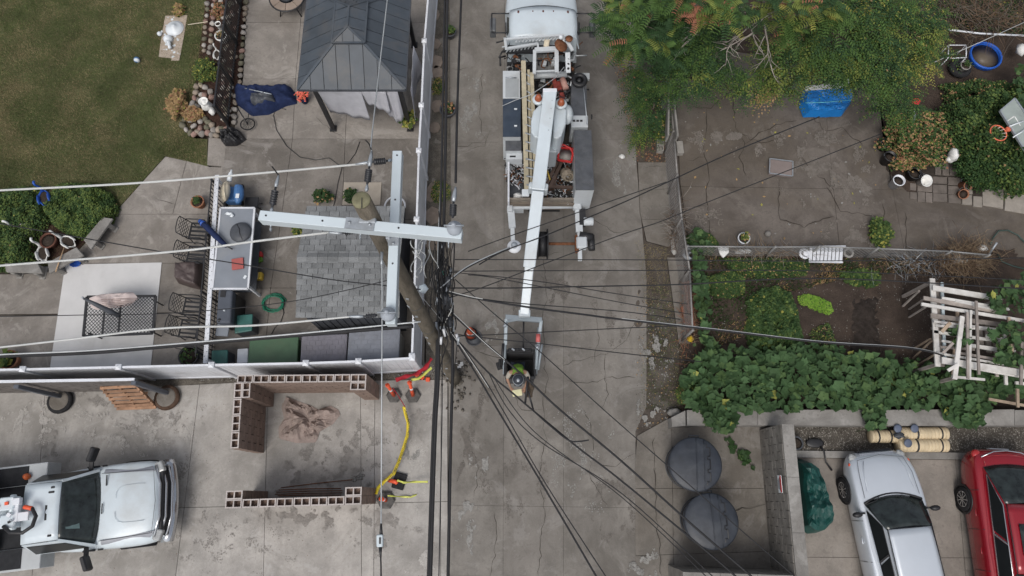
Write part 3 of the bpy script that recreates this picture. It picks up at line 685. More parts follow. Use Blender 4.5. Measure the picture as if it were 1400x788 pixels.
def curtain(x0, x1, y, z1, hemfn, seed, axis='x'):
    P = []; n = 40
    for j in range(9):
        row = []
        for i in range(n+1):
            u = i/n; v = j/8; x = x0+(x1-x0)*u; z = z1+(hemfn(u)-z1)*v; o = .06*math.sin(u*30+seed)*(.3+v)+.12*v*math.sin(u*4+seed)
            o = .02*math.sin(u*17+seed)*(.3+v)+.05*math.sin(u*5+seed*2)*v+.16*v*math.sin(u*3.1+seed); row.append((x, y+o, z) if axis == 'x' else (y+o, x, z))
        P.append(row)
    return obj('curtain', MB().grid(P), M_curtain, t, solid=.006)
curtain(xl+.5, xl+1.75, yf+.05, zE-.05, lambda u: .75+.12*u, 1); curtain(xl+1.75, xl+2.45, yf+.0, zE-.05, lambda u: 1.45+.1*math.sin(u*5), 2); curtain(xl+2.3, xr-.25, yf+.04, zE-.05, lambda u: .75+.5*abs(u-.55), 3)
curtain(yf+.1, yf+1.6, xr+.12, zE-.2, lambda u: .4+.5*u, 4, 'y')
# ---------------- iron railing beside the rock garden ----------------
def iron_rail(label, b0, b1, h, sp, thick=.016, topw=.03, pwr=None):
    p0, p1 = W(*b0, 0), W(*b1, 0); d = p1-p0; L = d.length; d.normalize()
    t = T('iron_railing', label, 'railing', p0)
    for z in (h, .14): obj('rail', MB().bar((p0.x,p0.y,z), (p1.x,p1.y,z), topw, .025), M_black, t)
    k = int(L/sp); me = MB().box((0,0,h/2-.01), (thick, thick, h-.04)).mesh('picket', M_black)
    for i in range(k+1):
        p = p0 + d*(L*i/k)
        inst('picket' if i % 14 else 'post', me, t, (p.x, p.y, .01), sc=(1,1,1) if i % 14 else (2.6,2.6,1.04))
    return t
iron_rail('tall black iron railing slanting up beside the rock garden', (313,172), (345,-120), 1.13, .105, .03, .05)
iron_rail('black iron railing beside the chairs, below the white perforated rail', (310,268), (291,498), 1.1, .12, .02)
# white perforated rail
z = 1.0; p0, p1 = W(297,240,z), W(281,497,z); t = T('perforated_rail', 'long white steel rail with punched holes lying above the black railing', 'steel rail', (p0.x, p0.y, 0))
obj('bar', MB().bar(p0, p1, .115, .05), M_vinyl, t)
d = (p1-p0); L = d.length; d.normalize(); n = Vector((-d.y, d.x, 0)); me = MB().cyl((0,0,0), (0,0,.004), .011, 8).mesh('hole', M_black)
for i in range(44):
    q = p0 + d*(L*(i+.5)/44) + n*(.026 if i % 2 else -.026); inst('hole', me, t, (q.x, q.y, z+.0255))
for f in (.02, .5, .98): q = p0+d*L*f; obj('leg', MB().box((q.x, q.y, z/2-.02), (.06,.06,z-.05)), M_vinyl, t)
# ---------------- rocks ----------------
stone_mats = [mat('stone_%s' % n, c, .85, .2, 6, bump=.6, rnd=.15, fine=.3) for n, c in (('grey', (.25,.23,.21)), ('tan', (.31,.26,.21)), ('pink', (.30,.20,.17)), ('pale', (.40,.37,.34)), ('olive', (.16,.15,.11)))]
stone_me = [MB().blob((0,0,0), (1,.85,.7), i, 10, 6, .35).mesh('stone', stone_mats[i % 5]) for i in range(10)]
rr = random.Random(11)
rb = T('rock_border', 'border of rounded river stones around the rock garden at the lawn edge', 'rock border', W(300,100,0))
M_mulch = mat('red_mulch', (.062,.036,.028), .95, .4, 8, bump=1, fine=.6)
obj('mulch_bed', MB().prism(pxpoly([(280,-200),(352,-200),(336,0),(326,118),(314,172),(288,186),(262,186),(250,170),(262,140),(268,120),(272,80),(282,0)]), -.02, .04), M_mulch, rb)
def stone(px, py, r, z=.06):
    p = W(px, py, z); s = r/46
    inst('stone', rr.choice(stone_me), rb, (p.x, p.y, z+s*.2), (rr.uniform(-.2,.2), rr.uniform(-.2,.2), rr.uniform(0, 6.28)), (s*rr.uniform(.85,1.2), s*rr.uniform(.85,1.15), s))
y = -40
while y < 122: stone(336.5-(y)*.075, y, rr.uniform(3.8,4.9)); y += rr.uniform(7.5,9.5)
for y in (132,141,150,160,168): stone(322-(y-132)*.05, y, 4.6)
y = -40
while y < 78:
    stone(285-y*.09+rr.uniform(-1,1), y, rr.uniform(3.6,4.8)); stone(293-y*.09+rr.uniform(-1,1), y+3, rr.uniform(3.6,4.8)); y += rr.uniform(7,9)
for y in range(-30, 26, 8): stone(303+rr.uniform(-2,2), y, rr.uniform(3,4.4))
isl = [(269,119),(275,117),(281,120),(288,126),(268,127),(275,130),(280,131),(266,135),(273,138),(263,143),(270,146),(290,134),(260,150),(268,153),(256,158),(252,165),(262,165),(250,172),(255,178),(265,173),(274,176),(261,182),(266,184),(276,184),(284,182),(285,168),(283,175),(292,179),(289,185),(299,178),(296,186),(303,177),(281,164),(262,157),(274,167),(310,176),(305,182),(270,181),(290,172)]
for _ in range(60):
    y = rr.uniform(-30,165); stone(318-y*.08+rr.uniform(-11,11), y, rr.uniform(2.5,4.2))
for x, y in isl: stone(x, y, rr.uniform(4.2,5.6))
# things in the rock garden
def swan(label, px, rz, m, z=.12, L=.5, group=None):
    c = W(*px, z); t = T('swan_planter', label, 'planter', (c.x, c.y, z), rz, group)
    b = MB(); rings = []
    for i in range(11):
        u = i/10; x = (u-.5)*L; w = .16*math.sin(PI*min(1, max(.06, u*1.02)))**.6 * L/.5; 
        rings.append([(x, math.cos(a)*w, .02+.1*(1+math.sin(a)*.9)) for a in [PI+PI*j/8 for j in range(9)]] )
    b.grid(rings); b.grid([[(p[0], p[1]*s, p[2]) for p in (r[0], r[-1])] for r in rings for s in (1,)][:0] or [[(0,0,0)]*2]*2)
    obj('bowl', b, m, t, world=False, solid=.02)
    obj('soil', MB().prism([(math.cos(a)*L*.4, math.sin(a)*.12*L/.5) for a in [2*PI*j/12 for j in range(12)]], .06, .09), M_soil, t, world=False)
    k = L/.5
    obj('neck', MB().tube([(L*.42,0,.1),(L*.56,0,.2*k),(L*.55,0,.34*k),(L*.5,0,.44*k),(L*.58,0,.5*k),(L*.7,0,.47*k),(L*.8,0,.42*k)], [.05*k,.04*k,.032*k,.03*k,.035*k,.038*k,.01], 8), m, t, world=False)
    for s in (-1,1): obj('wing', MB().blob((-.04, s*.15*k, .12*k), (.17*k,.035,.08*k), 3, 10, 6, .15), m, t, world=False)
    return t
M_blue = mat('blue_paint', (.02,.09,.42), .4, .15, 6)
def urn(label, px, r, z, m, cat='planter', plant=None, h=.3, name='plant_pot', plant_n=60):
    c = W(px[0], px[1], z+h*.9); c.z = z; t = T(name, label, cat, c)
    obj('pot', MB().lathe([(r*.62,0),(r*.78,h*.3),(r*.92,h*.8),(r*1.06,h*.82),(r*1.06,h),(r*.9,h),(r*.86,h*.85),(0,h*.84)], 20), m, t, world=False)
    obj('soil', MB().lathe([(r*.88,h*.86),(r*.5,h*.9),(0,h*.91)], 12), M_soil, t, world=False)
    if plant:
        mb = MB(); q = random.Random(int(px[0])); leafball(mb, (0,0,h+.06), (r*plant[0], r*plant[0], plant[1]), plant_n, plant[2], q, plant[3], low=-.1, shell=.2)
        obj('plant', mb, [G1,G2,G3,G4,G5,G6,M_flower], t, world=False)
    return t
M_flower = mat('red_flower', (.72,.16,.11), .7, .25, 20)
M_whitecer = mat('white_ceramic', (.70,.70,.68), .5, .08, 6, dirt=.25)
urn('large white round planter among the stones by the iron railing', (302,49), .19, .1, M_whitecer, plant=(.8,.03,.05,[2,2,0,0,0,3]))
urn('small white ring planter above the large white one', (298,33), .09, .1, M_whitecer)
swan('white swan planter below the round planter, beak towards the lawn', (298,77), R(100), M_whitecer, L=.34)
c = W(285,148,.15); t = T('garden_statue', 'white garden statue with a round dish standing on the stone island', 'statue', (c.x,c.y,.1))
obj('figure', MB().blob((0,0,.2), (.17,.15,.22), 2, 12, 8, .4).blob((.17,-.16,.12), (.1,.12,.12), 5, 10, 6, .4).blob((-.1,.12,.14), (.1,.08,.12), 7, 10, 6, .4), M_whitecer, t, world=False)
obj('dish', MB().lathe([(.03,.30),(.12,.36),(.15,.45),(.14,.45),(.10,.38),(0,.37)], 18), M_whitecer, t, world=False)
shrub('shrub', 'bright green leafy shrub growing over the stone border', 'shrub', (280,97), (.36,.42), .45, 1500, .05, [1,4,7,2,0,0], 21)
shrub('dry_bush', 'golden dry grassy bush on the lawn beside the stone island', 'bush', (243,142), (.26,.42), .4, 1500, .07, [0,0,.5,1,1,9], 22, clump=.7)
shrub('dry_bush', 'small brown dried bush spilling over the stone island', 'bush', (264,157), (.28,.22), .3, 900, .06, [0,0,0,.5,2,9], 23, clump=.7)
shrub('red_plant', 'dark red leaved plant in the top of the rock bed', 'plant', (298,15), (.22,.32), .2, 400, .06, [1,1,0,0,5,2], 24)
shrub('ornamental_grass', 'pale dry tuft at the top edge of the white painting board', 'grass tuft', (245,14), (.16,.2), .25, 300, .07, [0,.5,1,2,0,6], 25)
t = groundcover('juniper_shrub', 'spreading green juniper shrub on the right behind the concrete benches', 'shrub', [(62,262),(80,247),(118,248),(148,262),(157,282),(148,300),(126,322),(108,324),(88,318),(70,306),(58,290)], .5, 14000, .055, [3,8,8,.05,0,.03], 31, amp=.6, freq=2.2)
t = groundcover('juniper_shrub', 'spreading dark green juniper shrub at the left edge of the picture', 'shrub', [(-60,262),(30,252),(58,252),(50,268),(56,285),(62,302),(48,318),(40,338),(44,354),(34,366),(-60,372)], .5, 14000, .055, [4,8,6,.05,0,.03], 32, amp=.6, freq=2.2)
obj_m = MB().prism(pxpoly([(40,315),(65,306),(100,318),(120,330),(95,355),(60,362),(42,358)]), 0, .05); st('mulch_bed', obj_m, M_mulch)
for (lab, px, rz, m) in (('white swan planter in the dark shrub at the left, neck stretched out left', (34,315), R(165), M_whitecer), ('white swan planter beside the brown stump pot, behind the middle bench', (95,332), R(150), M_whitecer),
      ('white swan planter just below the brown stump pot', (61,348), R(115), M_whitecer), ('bright blue swan planter sunk between the two junipers', (63,272), R(110), M_blue), ('small white bird planter in the top of the right juniper', (90,273), R(130), M_whitecer)):
    swan(lab, px, rz, m, z=.15 if rz != R(110) else .4, L=.5 if 'small' not in lab else .28)
urn('round brown wooden tub between the shrubs and the benches', (66,329), .23, .03, mat('brown_tub', (.12,.055,.04), .85, .3, 8, bump=.3), name='tub')
# ---------------- concrete benches ----------------
def bench(label, q):
    P = [W(x, y, .44) for x, y in q]; c = sum(P, Vector())/4; t = T('concrete_bench', label, 'bench', (c.x,c.y,0), group='curved concrete garden benches'); del t['group']
    obj('seat', MB().prism([(p.x,p.y) for p in P], .36, .44), M_wall, t, bevel=.012)
    a, b = (P[0]+P[1])/2, (P[2]+P[3])/2; wv = (P[1]-P[0]); 
    for f in (.17, .83):
        m_ = a*(1-f)+b*f; d = (b-a).normalized(); ang = math.atan2(d.y, d.x)
        obj('leg', MB().box((m_.x,m_.y,.19), (.13,.3,.34), rz=ang).box((m_.x,m_.y,.03), (.19,.4,.06), rz=ang), M_wall, t, bevel=.02)
    return t
bench('weathered concrete bench at the right end of the row beside the juniper', [(140,297),(154,299),(124,341),(114,328)])
bench('weathered concrete bench in the middle of the row with a stick lying across it', [(104,338),(114,349),(67,374),(65,359)])
bench('mossy concrete bench at the left end of the row, half under the shrub', [(8,372),(6,360),(52,361),(58,374)])
tag(obj('wooden_stick', MB().tube([W(88,338,.5), W(76,372,.48)], [.015,.018], 6), M_wood), 'short brown stick lying across the middle concrete bench', 'stick')
tag(obj('blue_dish', MB().lathe([(.04,0),(.14,.05),(.17,.13),(.16,.13),(.12,.06),(0,.04)], 14, W(106,360,.02)), M_blue), 'blue plastic dish on the patio below the middle bench', 'dish')
# ---------------- lawn things ----------------
M_card = mat('cardboard', (.42,.35,.29), .9, .15, 5)
mb = MB().prism(pxpoly([(226,22),(256,21),(251,52),(245,83),(234,83),(235,80),(217,78),(221,50)], .04), .03, .045)
t = obj('cardboard_sheet', mb, M_card, bevel=0); tag(t, 'flattened cardboard sheet spread on the lawn under freshly painted pieces', 'cardboard')
sp = spill((232,52), (.2,.45), 77, .05); 
sp = MB(); q_ = random.Random(4)
for k in range(50):
    x, y = q_.gauss(233,5), q_.gauss(52,12); p = W(x, y, .047+k*.00004); s = q_.uniform(.02,.06)
    sp.add([(p.x+math.cos(2*PI*i/7)*s*q_.uniform(.5,1.1), p.y+math.sin(2*PI*i/7)*s*q_.uniform(.5,1.1), p.z) for i in range(7)], [tuple(range(7))])
tag(obj('paint_spray', sp, M_white, t), kind='stuff')
c = W(238,38,.1); t = T('fountain_bowl', 'round white painted fountain bowl upside down on the cardboard', 'bowl', (c.x,c.y,.05))
obj('bowl', MB().lathe([(.29,0),(.28,.03),(.2,.08),(.08,.12),(.07,.15),(0,.15)], 24), M_white, t, world=False); obj('rim', MB().ring((0,0,.012), .285, .014, 28, 5), M_vinyl, t, world=False)
c = W(232,61,.08); t = T('fountain_pedestal', 'white painted fountain pedestal lying on the lower half of the cardboard', 'pedestal', (c.x,c.y,.05), R(110))
obj('shaft', MB().lathe([(.06,-.2),(.05,-.1),(.07,0),(.05,.08)], 14, (0,0,.09), (1,0,0)), M_white, t, world=False); obj('foot', MB().lathe([(.07,.08),(.13,.12),(.15,.2),(.14,.23),(0,.23)], 18, (0,0,.11), (1,0,-.25)), M_white, t, world=False)
tag(obj('ball_finial', MB().blob(W(218,46.5,.12), (.075,.075,.075), 1, 14, 10, 0), M_white), 'white round finial ball at the left edge of the cardboard', 'ball')
c = W(187,82,.1); t = T('toy_ball', 'small blue and white ball lying on the lawn', 'ball', c)
obj('ball', MB().blob((0,0,0), (.095,.095,.095), 1, 14, 10, 0), M_blue and mat('ball_blue', (.07,.18,.36), .5, .3, 12), t, world=False); obj('stripe', MB().blob((.015,-.03,.012), (.092,.06,.092), 1, 14, 10, 0), M_white, t, world=False)
tag(obj('garden_stake', MB().tube([W(257,34,.12), W(284,30,.3)], .014, 5), M_cream), 'thin pale stake sticking out of the rock border over the lawn', 'stake')
# ---------------- patio things ----------------
c = W(392,-5,.58); t = T('fire_pit', 'round fire pit table with a tan tiled rim at the top of the patio', 'fire pit', (c.x,c.y,0)); M_tile = mat('tan_tile', (.27,.215,.175), .7, .15, 5, rnd=.08)
for i in range(8):
    a0, a1 = 2*PI*i/8+.02, 2*PI*(i+1)/8-.02; P = [(math.cos(a0+(a1-a0)*j/6)*.55, math.sin(a0+(a1-a0)*j/6)*.55) for j in range(7)] + [(math.cos(a1-(a1-a0)*j/6)*.27, math.sin(a1-(a1-a0)*j/6)*.27) for j in range(7)]
    obj('tile', MB().prism(P, .54, .575), M_tile, t, world=False)
obj('rim', MB().ring((0,0,.55), .57, .028, 36, 6), M_black, t, world=False); obj('fire_bowl', MB().lathe([(.1,.32),(.22,.4),(.28,.58),(.26,.58),(.2,.44),(0,.4)], 24), M_black, t, world=False)
obj('spark_screen', MB().lathe([(.24,.58),(.2,.66),(.1,.72),(0,.73)], 20), M_darkgrey, t, world=False)
for i in range(4): a = PI/4+i*PI/2; obj('leg', MB().tube([(math.cos(a)*.3,math.sin(a)*.3,.5),(math.cos(a)*.42,math.sin(a)*.42,.2),(math.cos(a)*.5,math.sin(a)*.5,.02)], .02, 6), M_black, t, world=False)
M_navy = mat('navy_fabric', (.018,.028,.075), .85, .3, 5, bump=.6)
def cloth(poly, z, zfn, m, name, parent=None, seed=0, n=26, rough=.06, freq=4, flat=False):
    """a draped cover filling a pixel outline: heights from zfn(x,y,edge)"""
    P = pxpoly(poly, z*.6); xs, ys = [p[0] for p in P], [p[1] for p in P]; cx, cy = sum(xs)/len(xs), sum(ys)/len(ys)
    rings = []; K = 9; M_ = 64; per = []
    L = [math.hypot(P[(i+1) % len(P)][0]-P[i][0], P[(i+1) % len(P)][1]-P[i][1]) for i in range(len(P))]; tot = sum(L)
    for j in range(M_):
        s = tot*j/M_; i = 0
        while s > L[i]: s -= L[i]; i += 1
        f = s/L[i]; per.append((P[i][0]+(P[(i+1) % len(P)][0]-P[i][0])*f, P[i][1]+(P[(i+1) % len(P)][1]-P[i][1])*f))
    for k in range(K):
        u = k/(K-1); row = []
        for x, y in per:
            s = 1-u if k < K-1 else .001; e = u; px_, py_ = cx+(x-cx)*s, cy+(y-cy)*s
            h = zfn(px_, py_, min(1, e*3)) + rough*mnoise.fractal(Vector((px_*freq+seed, py_*freq, seed)), 1, 2, 3)*(.3+min(1, e*3))
            row.append((px_, py_, max(.03, h)))
        rings.append(row)
    return obj(name, MB().loft(rings, caps=False, smooth=not flat), m, parent)
dome = lambda h: (lambda x, y, e: h*math.sin(e*PI/2)**.6)
c = W(360,135,.3); t = T('folded_stroller', 'navy blue covered stroller lying on the patio next to the gazebo corner', 'stroller', (c.x,c.y,0))
cloth([(316,115),(331,117),(366,114),(394,113),(401,122),(403,136),(388,139),(364,151),(340,153),(329,144),(318,136)], .5, dome(.42), M_navy, 'cover', t, 3, rough=.2, freq=3)
cloth([(341,128),(376,130),(378,138),(352,146),(342,142)], .62, dome(.56), M_darkgrey, 'pocket', t, 5, rough=.1)
obj('handle', MB().tube([W(335,121,.5), W(371,129,.62)], .018, 6), M_steel, t)
wc = W(338.5,170,.15); wh = obj('wheel', MB().ring(wc, .21, .02, 28, 6, axis=(.1,.1,1)), M_rubber, t)
for i in range(10): a = 2*PI*i/10; obj('spoke', MB().tube([wc, wc+Vector((math.cos(a)*.2, math.sin(a)*.2, 0))], .005, 4), M_black, wh)
obj('fork', MB().tube([wc, W(325,148,.3)], .02, 6).tube([wc, W(340,155,.3)], .014, 6), M_black, t)
M_bag = mat('black_plastic_bag', (.018,.018,.02), .35, .3, 6, bump=.8)
t = cloth([(300,179),(312,174),(326,176),(335,188),(322,197),(306,197),(300,190)], .3, dome(.3), M_bag, 'trash_bag', None, 8, rough=.3, freq=7); tag(t, 'shiny black rubbish bag slumped at the end of the iron railing', 'bag')
urn('blue pot of coral red flowers at the front corner of the gazebo', (414,133), .15, .03, M_navy, 'flower pot', (1.3,.1,.06,[0,1,0,0,0,0,7]), plant_n=160)
urn('stone urn with a yellow green spiky plant beside the white fence', (558,165), .17, .03, M_cream, 'flower pot', (1.5,.16,.14,[0,2,5,5,0,1]), h=.42, plant_n=130)
urn('terracotta pot of soil and succulents beside the black railing', (270,276), .19, .03, M_terra, 'flower pot', (.6,.05,.06,[2,2,1,0,0,0]))
urn('terracotta pot with pale leaves against the white fence at the far left', (12,492), .26, .03, M_terra, 'flower pot', (.7,.12,.14,[1,3,3,1,0,0]))
urn('large black planter of dark herbs beside the railing near the white fence', (258,487), .27, .03, M_black, 'flower pot', (.9,.08,.06,[4,3,1,0,0,0]))
tag(obj('watering_hose', MB().tube([W(240,476,.3), W(248,478,.4), W(254,482,.45)], .012, 5), M_black), 'short black spout hooked over the black herb planter', 'spout')
# patio chairs
def chair(label, px, rz):
    c = W(*px, .42); t = T('lattice_chair', label, 'chair', (c.x, c.y, .03), rz, 'black lattice back patio chairs')
    f = MB()
    obj('seat', MB().box((0,0,.42), (.5,.06,.02)).box((0,.13,.42), (.5,.05,.02)).box((0,-.13,.42), (.5,.05,.02)).box((0,.24,.42), (.5,.05,.02)).box((0,-.24,.42), (.5,.05,.02)).box((.24,0,.42),(.04,.5,.024)).box((-.24,0,.42),(.04,.5,.024)), M_black, t, world=False)
    b = MB(); B_ = lambda y, z: (-.25-(z-.42)*.28, y, z)
    for y in (-.25,.25): b.tube([B_(y,.42), B_(y,.9)], .014, 5)
    b.tube([B_(-.25,.9), B_(-.12,.95), B_(.12,.95), B_(.25,.9)], .014, 5)
    for k in range(-2, 3):
        b.tube([B_(max(-.25,-.25+k*.12), .47+max(0,-k)*.1), B_(min(.25,.25+k*.12), .88-max(0,k)*.1)], .009, 4); b.tube([B_(min(.25,.25-k*.12), .47+max(0,-k)*.1), B_(max(-.25,-.25-k*.12), .88-max(0,k)*.1)], .009, 4)
    obj('backrest', b, M_black, t, world=False)
    for s in (-1,1): obj('armrest', MB().tube([B_(s*.27,.66), (0,s*.28,.66), (.2,s*.28,.64), (.22,s*.27,.42)], .015, 5), M_black, t, world=False)
    for x in (-.22,.22):
        for y in (-.24,.24): obj('leg', MB().tube([(x,y,.42),(x*1.1,y*1.05,0)], .014, 5), M_black, t, world=False)
    return t
chair('black lattice back chair below the terracotta pot, topmost of the four', (272,317), R(-4))
chair('black lattice back chair just above the brown covered stool', (269,349), R(-4))
chair('black lattice back chair just below the brown covered stool', (264,420), R(-4))
chair('black lattice back chair nearest the white fence, lowest of the four', (259,450), R(-5))
t = cloth([(239,358),(274,356),(274,378),(272,394),(256,390),(238,384)], .5, lambda x, y, e: .05+.45*min(1, e*1.4), mat('brown_cover', (.075,.055,.052), .5, .2, 4), 'covered_stool', None, 2, rough=.05); tag(t, 'square stool under a shiny brown cover in the row of chairs', 'stool')
# white outdoor mat and patio table
M_mat = mat('white_mat', (.56,.555,.55), .85, .05, 2, dirt=.25, dirtcol=(.33,.32,.31))
tag(obj('patio_mat', MB().prism(pxpoly([(89,362),(221,359),(206,501),(68,504)], .05), .032, .046), M_mat), 'large white rectangular mat on the patio under the table', 'mat')
z = .72; q = [(119,406),(213,405),(209,456),(114,460)]; P = [W(x, y, z) for x, y in q]; c = sum(P, Vector())/4
t = T('patio_table', 'black openwork metal table standing on the white mat', 'table', (c.x,c.y,.046)); a, b, cc, d = P
F = lambda u, v: (a*(1-u)+b*u)*(1-v)+(d*(1-u)+cc*u)*v
for s, e in ((a,b),(b,cc),(cc,d),(d,a)): obj('edge_frame', MB().bar(s, e, .07, .035), M_black, t)
lm = MB(); nx, ny = 40, 22
for i in range(-ny, nx+1, 2):
    for sg in (1, -1):
        x0, y0, x1, y1 = i, 0, i+ny, ny
        if x0 < 0: y0 -= x0; x0 = 0
        if x1 > nx: y1 -= (x1-nx); x1 = nx
        if sg < 0: y0, y1 = ny-y0, ny-y1
        if abs(x1-x0) > .5: lm.bar(F(x0/nx, y0/ny), F(x1/nx, y1/ny), .016, .008)
obj('lattice', lm, M_black, t)
for u in (.27, .5): obj('cross_bar', MB().bar(F(u,0), F(u,1), .05, .02), M_black, t)
for u in (.06,.94):
    for v in (.08,.92): p = F(u,v); obj('leg', MB().tube([(p.x,p.y,z-.02),(p.x,p.y,.05)], .022, 6), M_black, t)
mt = mat('striped_cloth', (.55,.47,.45), .9, .05, 2)
cl = cloth([(131,412),(146,407),(172,405),(190,404),(196,411),(190,418),(165,424),(140,428),(133,424)], z, lambda x, y, e: z+.03+.10*math.sin(e*PI/2), mt, 'striped_cushion', None, 4, rough=.10, freq=5); tag(cl, 'crumpled pale striped cushion lying on the black openwork table', 'cushion')
for k in range(6):
    obj('stripe', MB().tube([W(138+k*1, 410+k*2.6, z+.13), W(162, 409+k*2.2, z+.17), W(190-k*2, 408+k*1.8, z+.13)], .007, 4), mat('stripe_brown', (.30,.21,.19), .9), cl)
t = T('folded_parasol', 'closed grey parasol leaning across the black openwork table', 'parasol', W(160,431,z))
obj('canopy', MB().tube([W(163,432,z+.06), W(150,426,z+.25), W(132,417,z+.5), W(114,408,z+.72)], [.06,.075,.06,.03], 8), M_darkgrey, t); obj('finial', MB().blob(W(113,407,z+.75), (.03,.03,.03), 1, 8, 6, 0), M_steel, t)
# grey bar top
M_top = mat('grey_top', (.22,.24,.27), .6, .08, 2, dirt=.35, dirtcol=(.30,.30,.30))
z = 1.05; P = [W(x, y, z) for x, y in ((301.5,284.5),(348,284.5),(339,395),(290.5,395))]; c = sum(P, Vector())/4
t = T('bar_table', 'long grey topped table with white edging beside the railing', 'table', (c.x,c.y,.03))
obj('top', MB().prism([(p.x,p.y) for p in P], z-.05, z-.004), M_top, t)
for s, e in zip(P, P[1:]+P[:1]): obj('edge_trim', MB().bar((s.x,s.y,z-.02), (e.x,e.y,z-.02), .05, .06), M_vinyl, t)
for p in P: q = p*.92+c*.08; obj('leg', MB().box((q.x,q.y,z/2), (.06,.06,z-.06)), M_vinyl, t)
obj('shelf', MB().prism([(p.x*.9+c.x*.1,p.y*.9+c.y*.1) for p in P], .3, .33), M_darkgrey, t)
c = W(328,317,z+.1); t = T('round_cushion', 'round charcoal cushion on the grey topped table', 'cushion', (c.x,c.y,z))
obj('pad', MB().lathe([(.24,0),(.29,.02),(.3,.06),(.28,.1),(.15,.125),(0,.13)], 28), M_darkgrey, t, world=False); obj('seam', MB().tube([(-.12,.24,.1),(-.02,.08,.135),(.02,-.08,.135),(.1,-.24,.1)], .012, 5), M_black, t, world=False)
c = W(325,361,z+.03); tag(obj('red_book', MB().box(c, (.32,.32,.05), rz=R(9)), mat('faded_red', (.38,.11,.10), .7, .1, 4), bevel=.006), 'faded red square pad lying on the grey topped table', 'book')
tag(obj('white_scrap', MB().box(W(335,379,z+.012), (.07,.1,.02), rz=R(-25)), M_white), 'small white scrap at the near end of the grey topped table', 'scrap')
tag(obj('crumpled_paper', MB().blob(W(313,292,z+.03), (.12,.05,.03), 3, 9, 5, .6).blob(W(317,295,z+.03), (.06,.05,.03), 6, 9, 5, .6), M_white), 'crumpled white paper at the far end of the grey topped table', 'paper')
t = T('furled_umbrella', 'furled blue umbrella lying slanted over the rail and the grey topped table', 'umbrella', W(295,320,1.2)); 
obj('canopy', MB().tube([W(275,304,1.2), W(283,311,1.21), W(295,323,1.2), W(310,337,1.17)], [.075,.085,.085,.055], 8), M_navy, t); obj('tip_band', MB().tube([W(273,302,1.2), W(278,306.5,1.2)], [.06,.09], 8), M_blue, t); obj('handle', MB().tube([W(310,337,1.17), W(318,341,1.13)], .018, 6), M_black, t)
# blue machine and its tank
t = T('toy_vehicle', 'small blue plastic machine with a beige tank at the end of the grey topped table', 'machine', W(318,270,0)); M_blue2 = mat('mid_blue', (.06,.16,.36), .45, .15, 5)
obj('body', MB().box(W(320,268,.3), (.42,.5,.3)).box(W(326,262,.55), (.22,.4,.2)), M_blue2, t, bevel=.05, seg=2); obj('cowl', MB().blob(W(327,266,.72), (.14,.32,.14), 3, 12, 8, .1), M_blue2, t); obj('label', MB().box(W(324.5,268,.868), (.1,.14,.008)), M_white, t)
obj('tank', MB().blob(W(308,262,.7), (.14,.33,.16), 4, 12, 8, .1), M_cream, t); obj('tank_rib', MB().tube([W(307,251,.85), W(306.5,262,.88), W(308,272,.84)], .02, 5), M_cream, t)
for x, y in ((309,280),(331,278),(312,256),(331,256)): obj('wheel', MB().lathe([(.03,-.03),(.08,-.03),(.08,.03),(.03,.03)], 12, W(x, y, .1), (1,0,0)), M_rubber, t)
tag(obj('white_bottle', MB().lathe([(.07,0),(.07,.22),(.03,.3),(.03,.36),(0,.36)], 12, W(313,248,.62), (.15,1,.1)), M_white), 'white bottle standing beyond the blue machine', 'bottle')
t = T('black_stool', 'low black folding stool right of the blue machine', 'stool', W(344,277,.0)); obj('seat', MB().box(W(344,277,.36), (.4,.34,.04)), M_black, t, bevel=.015); 
for s in (-1,1): obj('leg', MB().tube([W(344,277,.34)+Vector((s*.16,.1,0)), W(344,277,.34)+Vector((-s*.2,-.1,-.31))], .012, 5).tube([W(344,277,.34)+Vector((s*.16,-.1,0)), W(344,277,.34)+Vector((-s*.2,.1,-.31))], .012, 5), M_black, t)
# covered grill
t = T('barbecue_grill', 'slate covered barbecue grill between the railing and the teal box', 'grill', W(308,430,0)); M_cover = mat('slate_cover', (.085,.095,.115), .6, .12, 3)
P = [W(x, y, 1.05) for x, y in ((298,396),(318,396),(315,442),(295,442))]; obj('hood', MB().prism([(p.x,p.y) for p in P], .75, 1.05), M_cover, t, bevel=.06, seg=3)
P2 = [p.lerp(sum(P, Vector())/4, .08) for p in P]; obj('cabinet', MB().prism([(p.x,p.y) for p in P2], .04, .74), M_black, t)
P = [W(x, y, .72) for x, y in ((297,443),(314,443),(311,460),(294,459))]; obj('side_shelf', MB().prism([(p.x,p.y) for p in P], .67, .72), M_top, t, bevel=.01)
obj('vent', MB().cyl(W(307,424.5,1.05), W(307,424.5,1.065), .04, 12), M_steel, t); obj('vent', MB().cyl(W(300,438,1.045), W(300,438,1.06), .05, 12), M_black, t); obj('vent', MB().box(W(305,402,1.06), (.14,.18,.02)), M_black, t)
